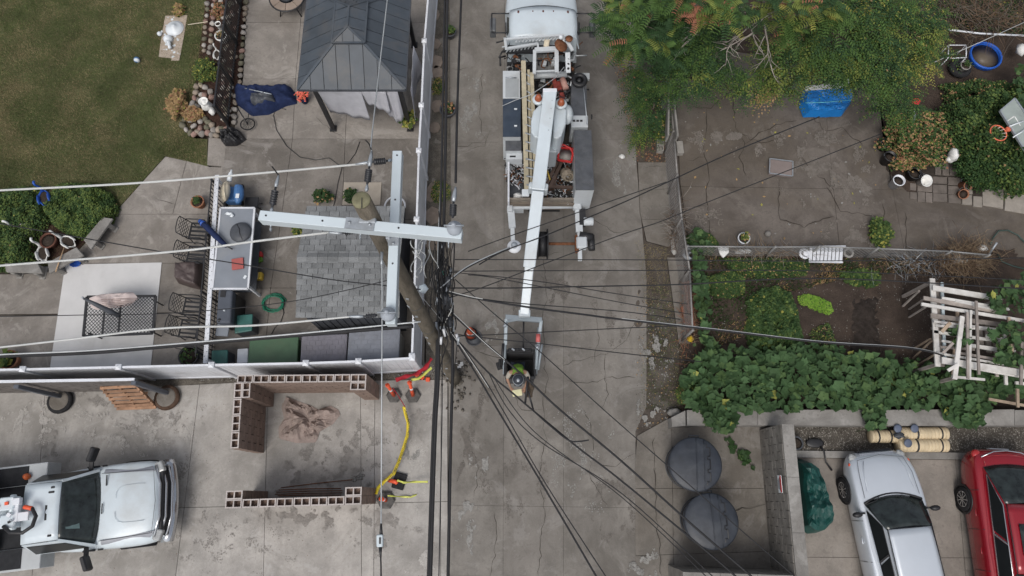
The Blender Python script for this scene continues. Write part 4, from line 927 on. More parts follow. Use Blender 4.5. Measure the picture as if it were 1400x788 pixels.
# hose coil, toys, plants
M_hose = mat('green_hose', (.01,.16,.09), .4, .15, 5); mb = MB(); c = W(376,415,.03); pts = []
rr = random.Random(8)
for i in range(9*16): a = 2*PI*i/16; r_ = .25+.06*math.sin(i*.37)+.04*rr.random(); pts.append(c+Vector((math.cos(a)*r_*1.1, math.sin(a)*r_*.9, .02+.01*(i//16))))
tag(obj('garden_hose', MB().tube(pts, .012, 5), M_hose), 'coiled green garden hose on the patio left of the shed', 'hose')
tag(obj('black_hose', MB().tube([W(*p, .045) for p in ((386,418),(388,428),(384,440),(376,448),(371,457))], .011, 5), M_black), 'black hose end trailing below the green hose coil', 'hose')
tag(obj('black_cable', MB().tube([W(*p, .045) for p in ((391,150),(377,146),(374,158),(378,178),(392,200),(410,215),(432,219),(450,216),(466,228),(474,226),(486,210),(492,194))], .011, 5), M_black), 'loose black cable winding across the patio below the stroller', 'cable')
tag(obj('black_cable', MB().tube([W(*p, .045) for p in ((468,228),(462,250),(458,275),(452,294))], .011, 5), M_black), 'black cable running from the tangle down behind the shed roof', 'cable')
t = T('toy_loader', 'small red and green toy lying on the patio right of the grey table', 'toy', W(353,352,0)); obj('cab', MB().box(W(352,349,.16), (.3,.16,.18), rz=.2), M_red, t, bevel=.03); obj('bed', MB().box(W(353,356,.12), (.26,.14,.12), rz=.3), mat('toy_green', (.12,.28,.03), .5), t, bevel=.02)
t = T('yellow_bucket', 'yellow plastic toy bucket on the patio below the red toy', 'bucket', W(353,378,0)); obj('body', MB().box(W(353,378,.12), (.28,.22,.2)), mat('yellow_plastic', (.55,.38,.05), .5), t, bevel=.03); obj('lid', MB().box(W(350,377,.23), (.12,.2,.02)), M_cream, t, bevel=.005)
tag(obj('paving_stone', MB().box(W(495,265,.06), (1.15,.75,.03)), mat('beige_mat', (.36,.32,.27), .8, .1, 4), bevel=.005), 'square beige stepping slab beyond the shed', 'slab')
shrub('potted_plant', 'dark leafy plant with white flowers on the left beyond the shed roof', 'plant', (440,269), (.26,.18), .4, 190, .085, [9,1,0,0,0,1.2], 41)
shrub('potted_plant', 'dark yellowish leafy plant next to the pole top beyond the shed', 'plant', (479,268), (.2,.22), .4, 170, .075, [8,1,.3,.5,0,.6], 42)
shrub('potted_plant', 'small yellowing plant against the left wall of the shed', 'plant', (408,314), (.16,.2), .45, 260, .07, [1,3,3,4,0,0], 43)
tag(obj('white_hoop', MB().ring(W(540,282,.3), .3, .03, 30, 6), M_vinyl), 'white plastic hoop lying beyond the shed beside the upright arm', 'hoop')
# stepping stones and pots in the strip outside the fence
M_flag = mat('flagstone', (.22,.18,.15), .85, .2, 5, bump=.3, rnd=.12)
for i, (x, y, s) in enumerate(((595,60,.2),(597,85,.24),(598,99,.22),(597,145,.22),(595,175,.2),(592,265,.3),(592,295,.26),(590,330,.3),(594,20,.22))):
    p = W(x, y, .03); rr = random.Random(i); P = [(p.x+math.cos(a)*s*rr.uniform(.75,1.1), p.y+math.sin(a)*s*1.2*rr.uniform(.75,1.1)) for a in [2*PI*j/7 for j in range(7)]]
    o = obj('stepping_stone', MB().prism(P, .0, .045), M_flag); tag(o, ('brown stepping stone outside the white fence, second from the top edge','large brown stepping stone below the dark pot outside the fence','brown stepping stone touching the one below the dark pot','brown stepping stone beside the brown twiggy pot','brown stepping stone below the brown twiggy pot outside the fence','brown stepping stone beside the lower mossy clump','brown stepping stone just below the lower mossy clump','lowest brown stepping stone outside the fence, near the crossarm end','brown stepping stone outside the fence, nearest the top edge')[i], 'stepping stone', 'stepping stones outside the white fence')
urn('dark pot with a green plant in the strip outside the fence, near the top', (615,43), .2, 0, M_darkgrey, 'flower pot', (.7,.12,.08,[2,4,1,0,0,0]))
urn('brown pot with a twiggy plant in the strip outside the fence', (612,150), .24, 0, M_darkgrey, 'flower pot', (.8,.12,.08,[3,2,0,0,2,2]))
shrub('moss_clump', 'yellow green mossy clump in the strip below the brown pot', 'plant', (599,118), (.22,.3), .16, 500, .04, [1,3,3,1,0,2], 44)
shrub('moss_clump', 'yellow green mossy clump beneath the wires beside the pole top', 'plant', (602,262), (.26,.4), .2, 800, .04, [2,4,2,1,0,1], 45)
# ---------------- grey panel fence on tyre feet ----------------
M_panel = mat('panel_grey', (.17,.155,.145), .7, .15, 3, rnd=.08, dirt=.2)
p0, p1 = W(-180,525,1.85), W(184,519,1.85); t = T('panel_fence', 'grey board fence panel on dark posts standing in tyre feet', 'fence', (p1.x,p1.y,0)); d = (p1-p0).normalized(); n = Vector((-d.y,d.x,0)); L = (p1-p0).length
k = 24
for i in range(k):
    a_ = p0+d*(L*i/k+.006); b_ = p0+d*(L*(i+1)/k-.006)
    for j in range(9): z0 = .1+j*.195; obj('board', MB().bar((a_.x,a_.y,z0+.095), (b_.x,b_.y,z0+.095), .02+.006*((i+j) % 2), .186), M_panel, t)
obj('cap_rail', MB().bar(p0, p1, .07, .04), M_vinyl, t); q0 = p0-n*.05; q1 = p1-n*.05
for x, y in ((24,524),(184,519)):
    c = W(x, y, 1.85)-n*.09; po = obj('post', MB().box((c.x,c.y,.95), (.13,.10,1.88)), mat('post_slate', (.09,.10,.12), .5, .1, 4), t, bevel=.01)
    fc = obj('foot', MB().lathe([(.28,0),(.28,.14),(.2,.16),(0,.15)], 22, (c.x,c.y-.12,.012)), M_pad, t); obj('tyre', MB().ring((c.x,c.y-.12,.09), .28, .075, 24, 8), mat('worn_tyre', (.085,.055,.04), .9, .5, 6, bump=.3) if x > 100 else M_rubber, fc)
# pallet
M_pal = mat('pallet_wood', (.33,.20,.13), .85, .3, 5, rnd=.2)
A, B, C_, D = W(137,528,1.0), W(186,525,1.0), W(215,556,0.02), W(161,558,0.02); F = lambda u, v: (A*(1-u)+B*u)*(1-v)+(D*(1-u)+C_*u)*v
t = T('wooden_pallet', 'brown wooden pallet leaning against the grey panel fence', 'pallet', F(.5,1)); nn = (B-A).cross(D-A).normalized(); nn = nn if nn.y < 0 else -nn
for v in (.03,.2,.36,.52,.68,.84,.97): obj('slat', MB().bar(F(0,v)+nn*.05, F(1,v)+nn*.05, .075, .02), M_pal, t)
for u in (.03,.5,.97): obj('stringer', MB().bar(F(u,0), F(u,1), .04, .09), M_pal, t)
for v in (.05,.5,.95): obj('slat', MB().bar(F(0,v)-nn*.06, F(1,v)-nn*.06, .10, .02), M_pal, t)
# ---------------- concrete block walls ----------------
M_cmu_top = mat('block_raw', (.44,.40,.38), .9, .12, 6, bump=.3, rnd=.06)
M_cmu_face = mat('block_brown', (.27,.20,.165), .9, .2, 6, bump=.5, rnd=.09, fine=.3)
def block_mesh(L, w=.2, h=.195, cells=2, hollow=True, capf=None):
    mb = MB(); g = .004
    if not hollow: mb.box((0,0,h/2), (L-g*2, w-.002, h-.004), m=1); return mb.mesh('block', [M_cmu_top, M_cmu_face])
    t = .03
    def bx(x0, y0, x1, y1):
        b = len(mb.f); mb.box(((x0+x1)/2, (y0+y1)/2, h/2), (x1-x0, y1-y0, h))
        for i in (2, 4): mb.m[b+i] = 1
        for i in (3, 5): mb.m[b+i] = 1
    x0, x1 = -L/2+g, L/2-g
    bx(x0, -w/2, x1, -w/2+t); bx(x0, w/2-t, x1, w/2); k = cells+1
    for i in range(k):
        xc = x0+t/2+(x1-x0-t)*i/cells; bx(xc-t/2, -w/2+t+.0005, xc+t/2, w/2-t-.0005)
    mb.box((0,0,.03), (L-.06, w-.06, .02), m=1)
    return mb.mesh('block', [M_cmu_top, M_cmu_face])
BLT, BLS, BHT, BHS = block_mesh(.405), block_mesh(.405, hollow=False), block_mesh(.2, cells=1), block_mesh(.2, cells=1, hollow=False)
def cmu_run(root, p0, ang, n, courses, skip=()):
    """n full blocks starting at p0 running along ang"""
    c, s = math.cos(ang), math.sin(ang)
    for k in range(courses):
        top = k == courses-1; z = .012+k*.2; odd = (courses-1-k) % 2
        xs = [(.2025+.41*i, 0) for i in range(n)] if not odd else [(.1, 1)] + [(.2025+.2+.41*i, 0) for i in range(n-1)] + [(.41*n-.1, 1)]
        for x, half in xs:
            me = (BHT if half else BLT) if top else (BHS if half else BLS)
            inst('block', me, root, (p0.x+c*x, p0.y+s*x, z), (0,0,ang))
C9 = 9; ZT = 1.81
p0, p1 = W(307.5,689.5,ZT), W(488.5,684,ZT); a = math.atan2(p1.y-p0.y, p1.x-p0.x)
t = T('block_wall', 'free standing hollow concrete block wall at the bottom, beside the steel rods', 'wall', p0*Vector((1,1,0)) if False else (p0.x,p0.y,0))
cmu_run(t, p0, a, 8, C9)
n = Vector((-math.sin(a), math.cos(a), 0))
cmu_run(t, p0+n*.205, a, 1, C9); e = p0+Vector((math.cos(a), math.sin(a), 0))*(.41*7)+n*.205; cmu_run(t, e, a, 1, C9)
p0, p1 = W(324,518.5,ZT), W(496,517,ZT); a = math.atan2(p1.y-p0.y, p1.x-p0.x); L = (p1-p0).length; nb = round(L/.41)
t = T('block_wall', 'free standing L shaped hollow concrete block wall standing against the white fence', 'wall', (p0.x,p0.y,0)); cmu_run(t, p0, a, nb, C9)
e = p0+Vector((math.cos(a), math.sin(a), 0))*(.41*(nb-1))+Vector((math.sin(a), -math.cos(a), 0))*.205; cmu_run(t, e, a, 1, C9)
q0, q1 = W(326,523,ZT), W(320,619,ZT); b = math.atan2(q1.y-q0.y, q1.x-q0.x); nb = round((q1-q0).length/.41); cmu_run(t, q0, b, nb, C9)
e = q0+Vector((math.sin(b), -math.cos(b), 0))*-.205; cmu_run(t, e, b, 1, C9)
# rods, debris, tarp
for i, (x0, y0, x1, y1) in enumerate(((384,667,482,656),(381,670,466,668),(378,673,468,671),(376,676,468,674),(380,678,466,677))):
    tag(obj('steel_rod', MB().tube([W(x0,y0,.03+.01*i), W((x0+x1)/2,(y0+y1)/2-.6,.05), W(x1,y1,.04)], .012, 5), M_rust), ('long rusty steel rod slanting away from the lower block wall','rusty steel rod farthest from the wall of the four straight ones','second straight rusty rod below the slanting one','third straight rusty rod below the slanting one','rusty steel rod lying closest against the lower block wall')[i], 'rod', 'steel rods beside the lower wall')
mb = MB(); rr = random.Random(4)
for i in range(16): x, y = rr.gauss(488,5), rr.gauss(653,3); mb.blob(W(x, y, .03), (rr.uniform(.02,.06),rr.uniform(.02,.05),.03), i, 6, 4, .5)
tag(obj('broken_mortar', mb, M_spill), 'crumbs of pale broken mortar at the end of the slanting rod', 'rubble', None, 'stuff')
M_tarp = mat('brown_tarp', (.31,.25,.225), .75, .2, 4, bump=.5)
o = cloth([(391,543),(400,546),(428,556),(440,564),(450,554),(462,560),(465,567),(455,580),(437,590),(432,605),(405,606),(381,600),(380,585),(388,572),(384,556)], .1, lambda x, y, e: .012+.07*math.sin(e*PI/2), M_tarp, 'crumpled_tarp', None, 6, rough=.26, freq=5, flat=True); tag(o, 'crumpled brown plastic tarp on the driveway inside the L shaped block wall', 'tarp')
tag(obj('white_scrap', MB().prism(pxpoly([(623,497),(633,495),(634,503),(626,504)]), .01, .03), M_whitecer), 'torn white scrap on the alley at the foot of the utility pole', 'scrap')
# ---------------- delineators, cone, tape ----------------
def delineator(label, base, top, h, m=M_orange, hexr=.22, lying=False):
    b = W(*base, .02); t = T('traffic_delineator', label, 'traffic post', b)
    obj('base', MB().lathe([(hexr,0),(hexr,.05),(hexr*.8,.09),(0,.09)], 6, smooth=False), mat('dusty_rubber', (.10,.095,.09), .9, .3, 8), t, world=False)
    tp = W(*top, h); tp = tp-b; tp.x *= .6; tp.y *= .6
    obj('post', MB().tube([(0,0,.08),tp*.5+Vector((0,0,0)),tp], [.055,.048,.045], 10), m, t, world=False)
    obj('collar', MB().tube([tp*.93, tp*1.0], [.06,.06], 10), m, t, world=False)
    for f in (.55,): obj('reflective_band', MB().tube([tp*(f-.05), tp*(f+.05)], [.052,.051], 10), M_white, t, world=False)
    return t
delineator('orange delineator post left of the pair below the corner of the white fence', (539,541), (529,522), 1.0)
delineator('orange delineator post right of the pair below the corner of the white fence', (565,541), (561,516), 1.0)
t = T('traffic_delineator', 'orange delineator lying over a square black base beside the lower block wall', 'traffic post', W(545,657,.02)); obj('base', MB().box(W(546,658,.06), (.33,.42,.07), rz=-.25), M_rubber, t, bevel=.02)
obj('post', MB().tube([W(531,657,.12), W(541,659,.16), W(543,661,.14)], [.05,.055,.05], 8), M_orange, t)
t = delineator('orange delineator at the right end of the lower block wall', (528,684), (519,681), .5, hexr=.25)
b = W(644,457,0); t = T('traffic_cone', 'orange traffic cone standing in the alley beside the utility pole', 'traffic cone', b)
obj('cone', MB().lathe([(.16,.03),(.11,.2),(.1,.42),(.06,.6),(.04,.7),(0,.7)], 14), mat('cone_orange', (.5,.09,.04), .6, .2, 10), t, world=False); obj('band', MB().lathe([(.114,.2),(.106,.32)], 14), M_white, t, world=False); obj('base', MB().lathe([(.2,0),(.2,.03),(.15,.04)], 8), M_rubber, t, world=False)
st('manhole_ring', MB().ring(W(648,462,.01), .22, .02, 24, 5).lathe([(.2,0),(.2,.006),(0,.006)], 20, W(648,462,.002)), M_darkgrey)
M_tape = mat('yellow_tape', (.68,.52,.02), .5, .1, 8); M_tape2 = mat('lime_tape', (.50,.52,.10), .5, .15, 8); M_redrope = mat('red_rope', (.30,.02,.03), .7, .2, 8)
def ribbon(pts, w, m, name, label, cat, twist=.5, seed=0):
    P = [W(x, y, z) for x, y, z in pts]; Q = []
    for i in range(len(P)-1):
        for j in range(6): Q.append(P[i].lerp(P[i+1], j/6))
    Q.append(P[-1]); A, B = [], []
    for i, p in enumerate(Q):
        d = (Q[min(i+1,len(Q)-1)]-Q[max(i-1,0)]).normalized(); n = Vector((-d.y,d.x,0)).normalized(); a = twist*math.sin(i*.5+seed); o = n*math.cos(a)*w/2+Vector((0,0,math.sin(a)*w/2)); A.append(p+o); B.append(p-o)
    return tag(obj(name, MB().grid([A, B]), m, solid=.003), label, cat)
tp = ribbon([(552,556,.35),(554,565,.3),(558,578,.3),(557,595,.25),(552,612,.25),(545,632,.3),(538,648,.3),(526,658,.25),(517,667,.3),(514,676,.3)], .085, M_tape, 'caution_tape', 'long yellow caution tape strung from the orange delineators to the lower block wall', 'tape', .35)
for i, (x, y, ang) in enumerate(((556,568,-75),(559,583,-90),(556,600,-103),(551,616,-108),(544,635,-112),(536,650,-120))):
    if i == 0:
        cu_ = bpy.data.curves.new('lettering', 'FONT'); cu_.body = 'CAUTION'; cu_.size = .085; cu_.align_x = 'CENTER'; cu_.align_y = 'CENTER'; cu_.extrude = .001
        tmp = bpy.data.objects.new('lettering_tmp', cu_); COL.objects.link(tmp); bpy.context.view_layer.update(); lme = bpy.data.meshes.new_from_object(tmp.evaluated_get(bpy.context.evaluated_depsgraph_get())); bpy.data.objects.remove(tmp); lme.materials.clear(); lme.materials.append(M_black)
    o = bpy.data.objects.new('lettering', lme); M = Matrix.Translation(W(x, y, .335))@rotm(0,0,R(ang)); link(o, tp, M); o.matrix_basis = M
tag(obj('red_rope', MB().tube([W(537,531,1.0), W(543,539,.8), W(550,550,.5), W(554,557,.35)], .012, 5), M_redrope), 'dark red cord tying the yellow tape to the left orange delineator', 'cord')
ribbon([(541,520,.9),(555,515,.9),(570,511,1.0),(582,503,1.3),(590,490,1.6)], .12, M_redrope, 'red_strap', 'dark red strap stretched from the utility pole to the orange delineators', 'strap', .9)
ribbon([(562,520,.9),(572,518,.9),(580,512,1.1),(590,503,1.4)], .07, M_tape2, 'caution_tape', 'short lime yellow tape between the right orange delineator and the pole', 'tape', .5)
ribbon([(543,657,.2),(552,660,.15),(565,659,.2),(585,659,.3)], .06, M_tape2, 'caution_tape', 'lime yellow tape running right from the square black base', 'tape', .8)
ribbon([(530,678,.3),(545,679,.1),(562,680,.05),(570,676,.05)], .045, M_tape2, 'caution_tape', 'thin pale tape trailing right from the end of the lower wall', 'tape', .9, 2)
for i, (x, y) in enumerate(((585,519),(577,516),(570,512))): tag(obj('orange_block', MB().box(W(x, y, .06), (.12,.12,.1), rz=i), M_orange, bevel=.02), ('orange plastic scrap nearest the pole foot','middle orange plastic scrap by the fence corner','orange plastic scrap nearest the fence corner')[i], 'scrap')
# ---------------- utility pole ----------------
M_pole = mat('weathered_pole', (.17,.148,.118), .9, .3, 5, bump=.7, fine=.4, stretch=(3,3,.6), dirt=.4, dirtcol=(.10,.09,.068)); M_poletop = mat('pole_end', (.20,.19,.12), .9, .3, 8, bump=.4)
M_arm = mat('fibreglass_arm', (.56,.63,.67), .4, .03, 2, dirt=.15, dirtcol=(.42,.45,.46))
M_insul = mat('insulator_black', (.03,.032,.038), .45, .15, 8)
PB, PT = W(622,519,0), W(494,274,12.2)
t = T('utility_pole', 'tall weathered wooden utility pole with two white crossarms beside the alley', 'utility pole', PB); pax = (PT-PB)
def pole_at(z): return PB+pax*(z/12.2)
rs = [.175-.07*i/12 for i in range(13)]
po = obj('pole', MB().tube([PB+pax*(i/12)-Vector((0,0,.1 if i==0 else 0)) for i in range(13)], rs, 18), M_pole, t)
obj('pole_end', MB().lathe([(.103,0),(.098,.012),(.03,.02),(0,.02)], 18, PT), M_poletop, t)
cm = MB(); cm.bar(PT+Vector((.01,.02,.018)), PT+Vector((.015,-.1,.015)), .008, .02); obj('split', cm, M_black, t)
for z in (3.2,4.5,6.3,8): p = pole_at(z); obj('pole_band', MB().lathe([(.17-.07*z/12+.004,-.02),(.17-.07*z/12+.01,0),(.17-.07*z/12+.004,.02)], 16, p), M_darkgrey, t)
rr = random.Random(9)
for i in range(18):
    z = 1+i*.55; a = rr.uniform(-1.6,.4)-PI/2; p = pole_at(z); r_ = .175-.07*z/12; q = p+Vector((math.cos(a)*r_, math.sin(a)*r_, 0)); obj('tag_plate', MB().box(q, (.05,.02,.07), rz=a+PI/2), M_steel, t)
def arm(name, p, q, w, h, bolts, plates):
    p, q = Vector(p), Vector(q); o = obj(name, MB().bar(p-Vector((0,0,h/2)), q-Vector((0,0,h/2)), w, h), M_arm, t, bevel=.006); d = (q-p).normalized()
    for x in bolts: c = p.lerp(q, x); obj('bolt_hole', MB().cyl(c, c+Vector((0,0,.004)), .012, 8), M_black, o)
    for x, L in plates:
        c = p.lerp(q, x); obj('plate', MB().bar(c-d*L/2+Vector((0,0,.008)), c+d*L/2+Vector((0,0,.008)), w+.012, .016), M_steel, o)
        for s in (-.35,.35): cc = c+d*L*s; obj('bolt', MB().cyl(cc+Vector((0,0,.015)), cc+Vector((0,0,.035)), .018, 6), M_steel, o)
    return o
A1, A2 = W(354,294,11.85), W(631.5,320,11.85); B1, B2 = W(543,206,11.25), W(533.5,443,11.25)
arm1 = arm('crossarm', A1, A2, .122, .15, (.035,.315,.69), ((.5,.33),)); arm2 = arm('crossarm', B1, B2, .118, .15, (.03,.3,.67), ((.535,.16),))
for x in (.04,.49,.93): c = A1.lerp(A2, x); obj('eye_bolt', MB().ring(c+Vector((0,-.1,-.16)), .022, .007, 12, 5, axis=(1,0,0)).tube([c+Vector((0,0,-.14)), c+Vector((0,-.09,-.15))], .009, 5), M_steel, arm1)
obj('mount_bracket', MB().box(pole_at(11.78)+Vector((.0,-.1,.0)), (.2,.06,.2)).box(pole_at(11.2)+Vector((.13,0,0)), (.06,.2,.2)), M_steel, t, bevel=.01)
def insul(p, q, r=.042, n=6, name='insulator'):
    p, q = Vector(p), Vector(q); d = q-p; L = d.length; pr = [(.012,0)]
    for i in range(n): z0 = L*(.15+.7*i/n); pr += [(.018,z0),(r,z0+L*.03),(r,z0+L*.05),(.018,z0+L*.08)]
    pr += [(.012,L*.88),(.012,L)]
    return obj(name, MB().lathe(pr, 14, p, d), M_insul, t)
def clamp(p, q, r=.016): return obj('dead_end_clamp', MB().tube([p, p.lerp(q,.3), p.lerp(q,.7), q], [r,r*1.5,r*1.1,r*.6], 6), M_steel, t)
Z1 = 11.8
insul(W(372,284,Z1), W(377,256,Z1)); clamp(W(377,256,Z1), W(381,240,Z1)); clamp(W(371,290,Z1), W(372,284,Z1))
insul(W(502,252,Z1), W(505,228,Z1)); clamp(W(505,228,Z1), W(508,207,Z1), .02); clamp(W(501,262,Z1), W(502,252,Z1))
insul(W(530,220,11.3), W(507,222,11.4)); clamp(W(535,219,11.2), W(530,220,11.3)); clamp(W(507,222,11.4), W(486,225,11.4))
insul(W(487,315,11.5), W(468,319,11.5)); clamp(W(468,319,11.5), W(446,318,11.5))
insul(W(516,431,11.2), W(497,433,11.2), .03); clamp(W(497,433,11.2), W(474,433,11.2)); 
insul(W(619,298,Z1), W(620,276,Z1)); clamp(W(620,276,Z1), W(623,256,Z1), .02)
def disc(c, r=.085, tilt=(0,0,1)):
    o = obj('cap_insulator', MB().lathe([(r*.4,-.09),(r,-.05),(r*1.04,-.02),(r*.95,0),(r*.5,.035),(r*.3,.05),(r*.3,.1),(0,.11)], 22, c, tilt), mat('porcelain_grey', (.33,.36,.40), .35, .05, 4), t)
    obj('stud', MB().cyl(Vector(c)+Vector((-r*1.3,0,.05)), Vector(c)+Vector((r*1.3,0,.05)), .012, 6), M_steel, o); return o
disc(W(621,311,11.9)); disc(W(530,429,11.35))
obj('link', MB().tube([W(522,345,11.2), W(522,355,11.2), W(522,362,11.2)], [.02,.012,.02], 6), M_steel, t)
# hardware below: spacer bracket, splice box, wire tangle
zh = 5.6
obj('standoff_bracket', MB().bar(W(600,449,zh), W(620,446,zh), .05, .05).bar(W(597,441,zh), W(598,458,zh), .05,.06).bar(W(619,438,zh), W(620,454,zh), .05,.06), M_steel, t)
obj('junction_plate', MB().lathe([(.09,0),(.09,.03),(.03,.05),(0,.06)], 5, W(579,395,7.6), (0,-.3,1)), M_arm, t)
obj('splice_case', MB().tube([W(609,405,6.6), W(611,420,6.2)], [.07,.075], 10), M_darkgrey, t); obj('strap', MB().tube([W(566,436,5.8),W(574,445,5.4),W(586,446,5.2),W(597,440,5.4)], .018, 5), M_black, t)
rr = random.Random(3)
def loopy(n, c, sp, z, r, m, nm='loop_wire'):
    for i in range(n):
        x, y = rr.gauss(c[0], sp[0]*.4), rr.gauss(c[1], sp[1]*.4); P = []
        for j in range(5): P.append(W(x+rr.uniform(-1,1)*sp[0]*.6, y+(j-2)*sp[1]*.35+rr.uniform(-6,6), z+rr.uniform(-.7,.7)))
        Q = []
        for a_, b_, c_ in zip(P, P[1:], P[2:]):
            for k in range(6): u = k/6; Q.append(((a_+b_)/2)*(1-u)**2 + b_*2*u*(1-u) + ((b_+c_)/2)*u*u)
        obj(nm, MB().tube(Q, r, 5), m, t)
M_ltwire = mat('cable_pale', (.50,.51,.50), .5, .1, 5)
loopy(30, (603,372), (15,64), 6.6, .009, M_wire); loopy(7, (585,352), (24,38), 7.2, .009, M_ltwire); loopy(16, (607,430), (15,48), 5.8, .012, M_wire); loopy(4, (610,425), (16,40), 5.9, .009, M_ltwire)
for i, (x, y, m) in enumerate(((604,340,M_steel),(617,372,M_steel),(612,398,M_vinyl),(606,376,mat('teal_tag', (.03,.3,.2), .5)),(624,462,M_vinyl),(616,412,M_vinyl),(598,412,M_steel),(627,466,M_steel),(606,455,M_vinyl),(603,466,M_vinyl))):
    obj('connector', MB().tube([W(x, y-5, 6.2), W(x+rr.uniform(-3,3), y+5, 6.1)], [.03,.022], 7), m, t)
loopy(8, (608,425), (9,50), 5.9, .02, M_wire)
for (x,y,z_) in ((612,385,6.8),(603,432,5.9),(614,440,5.8)): obj('splice_case', MB().tube([W(x,y-7,z_), W(x+2,y+7,z_-.1)], [.05,.055], 10), M_darkgrey, t)
# debris at the pole foot
tag(obj('pole_foot_rubble', (lambda mb: [mb.blob(W(rr.gauss(628,9), rr.gauss(515,16), .02), (rr.uniform(.02,.06),)*3, i, 6, 4, .5) for i in range(80)] and mb)(MB()), [M_gravel]), 'grey broken stones scattered around the foot of the utility pole', 'rubble', None, 'stuff')
# ---------------- overhead wires ----------------
def wire(label, pts, r=.012, m=None, sag=.0, name='overhead_wire', cat='wire'):
    P = [W(*p) for p in pts]; Q = []; n = 10
    full = [P[0]+(P[0]-P[1])*0] + P
    for i in range(len(P)-1):
        p0, p1, p2, p3 = P[max(i-1,0)], P[i], P[i+1], P[min(i+2,len(P)-1)]
        for j in range(n):
            u = j/n; Q.append(.5*((2*p1)+(-p0+p2)*u+(2*p0-5*p1+4*p2-p3)*u*u+(-p0+3*p1-3*p2+p3)*u**3))
    Q.append(P[-1]); return tag(obj(name, MB().tube(Q, r, 6), m or M_wire), label, cat)
gy = M_wiregrey
wire('pale conductor running left from the top insulator across the lawn edge', [(-60,264,11),(0,260.5,11),(180,251,11.2),(345,238,11.3),(500,224,11.4)], .015, M_ltwire)
wire('pale conductor running left from the underside of the long crossarm over the chairs', [(-60,369,11),(0,363.5,11),(240,344,11.2),(350,330,11.4),(450,318,11.5)], .015, M_ltwire)
wire('pale conductor running left from the lower end of the short crossarm over the mat', [(-60,480,11),(0,475,11),(90,465,11),(225,449,11.1),(350,445,11.2),(480,433,11.2)], .013, M_ltwire)
wire('thick black cable running left over the patio table and white mat', [(-60,491,7.5),(0,487,7.5),(130,482,7.5),(280,469,7.6),(400,459,7.7),(565,446,7.8)], .035)
wire('steel strand lashed along the thick black cable over the mat', [(-60,489,7.6),(0,485,7.6),(130,479,7.6),(280,467,7.7),(400,457,7.8),(575,440,7.9)], .014, gy)
wire('thin dark wire crossing the benches and the grey topped table', [(-60,296,8),(0,306,8),(110,325,8),(230,346,8),(320,360,8),(450,382,8),(530,391,8),(575,396,8)], .010)
wire('thin dark wire crossing the patio table just above the folded parasol', [(-60,434,7),(0,433,7),(110,431,7),(240,428,7.2),(400,412,7.5),(545,380,8)], .008)
wire('thin grey wire running up over the gazebo roof from the top insulator', [(536,-60,10),(529.5,0,10.5),(518,100,11),(508,190,11.6),(508,207,11.8)], .009, gy)
wire('tight grey wire running down from the short crossarm past the block wall', [(522,360,11.2),(522.5,420,11.2),(522,520,11.2),(521.5,640,11),(521,722,11)], .008, gy)
wire('tight dark wire below the pale in line insulator at the bottom', [(520.5,760,11),(521,790,11),(521,850,11)], .009)
t2 = T('line_insulator', 'pale blue in line insulator hanging in the tight wire over the driveway', 'insulator', W(519.5,740,11)); obj('body', MB().bar(W(519.5,731,11), W(519.5,748,11), .07, .06), M_arm, t2, bevel=.01); obj('slot', MB().bar(W(519.5,735,11.034), W(519.5,744,11.034), .02, .004), M_black, t2)
obj('clevis', MB().tube([W(521,716,11),W(521,731,11)], [.01,.02], 6), M_black, t2); obj('clevis', MB().tube([W(520,748,11),W(520.5,762,11)], [.02,.01], 6), M_black, t2)
wire('thin jumper wire dropping from the clamp by the long crossarm', [(381,240,11.7),(375,232,11.6),(372,228,11.5)], .008)
wire('jumper wire lifting away from the top clamp beside the pole', [(508,207,11.8),(505,198,11.6),(500,192,11.4)], .008)
wire('left cable of the thick black pair running up beside the white fence', [(611,-60,7),(608,0,7),(604.5,197,6.6),(601,330,6.2),(598,440,5.6)], .022)
wire('right cable of the thick black pair running up beside the white fence', [(614.5,-60,7),(611.5,0,7),(609,197,6.6),(606,330,6.2),(600,440,5.6)], .030)
wire('single black cable running up the alley side by the gazebo', [(633,-60,11),(630.5,0,11.2),(626,120,11.5),(624,197,11.7),(623,250,11.8)], .015)
wire('dark cable dropping from the right end of the long crossarm to the tangle', [(621,315,11.6),(621,345,10),(619,390,7),(618,440,5.6)], .012)
wire('left cable of the thick black pair running down over the driveway edge', [(598,440,5.6),(596,520,5.6),(592,591,5.6),(585.5,788,5.6),(583,860,5.6)], .028)
wire('right cable of the thick black pair running down over the driveway edge', [(600,440,5.6),(599,520,5.6),(595,591,5.6),(588.5,788,5.6),(586,860,5.6)], .034)
wire('single black cable running down the left edge of the alley', [(619,440,5.6),(618.5,520,5.6),(616.5,591,5.6),(612.5,788,5.6),(611,860,5.6)], .030)
wire('thin grey wire running down between the black cables at the driveway edge', [(604,440,5.8),(604.5,520,5.8),(604,591,5.8),(600,788,5.8),(599,860,5.8)], .010)
wire('thin grey wire beside the white fence, left of the thick cables', [(604,197,6),(602,260,6),(599,330,6),(598,400,6)], .010, gy)
wire('thick black guy cable to the grey disc over the alley', [(600,400,6.8),(625,375,6.6),(660,355,6.4),(698,340,6.3)], .020)
wire('pale strand beside the guy cable to the grey disc', [(602,394,6.9),(640,364,6.7),(697,338,6.4)], .012, gy)
wire('upper black wire rising right over the bucket truck tail towards the trees', [(655,362,6.5),(690,343,6.5),(751,320,6.5),(850,278,6.2),(911,250,6),(1002,208,5.8),(1120,160,5.5)], .013)
wire('thin black wire just above it over the truck tail', [(640,344,6.6),(700,322,6.5),(850,270,6.2),(911,249,6)], .010)
wire('thin black wire rising right over the back yard towards the flat grey box', [(612,408,6.5),(660,393,6.5),(749,359,6.5),(850,321,6.3),(906,302,6),(964,278,6),(1068,237,5.8),(1205,183,5.5)], .010)
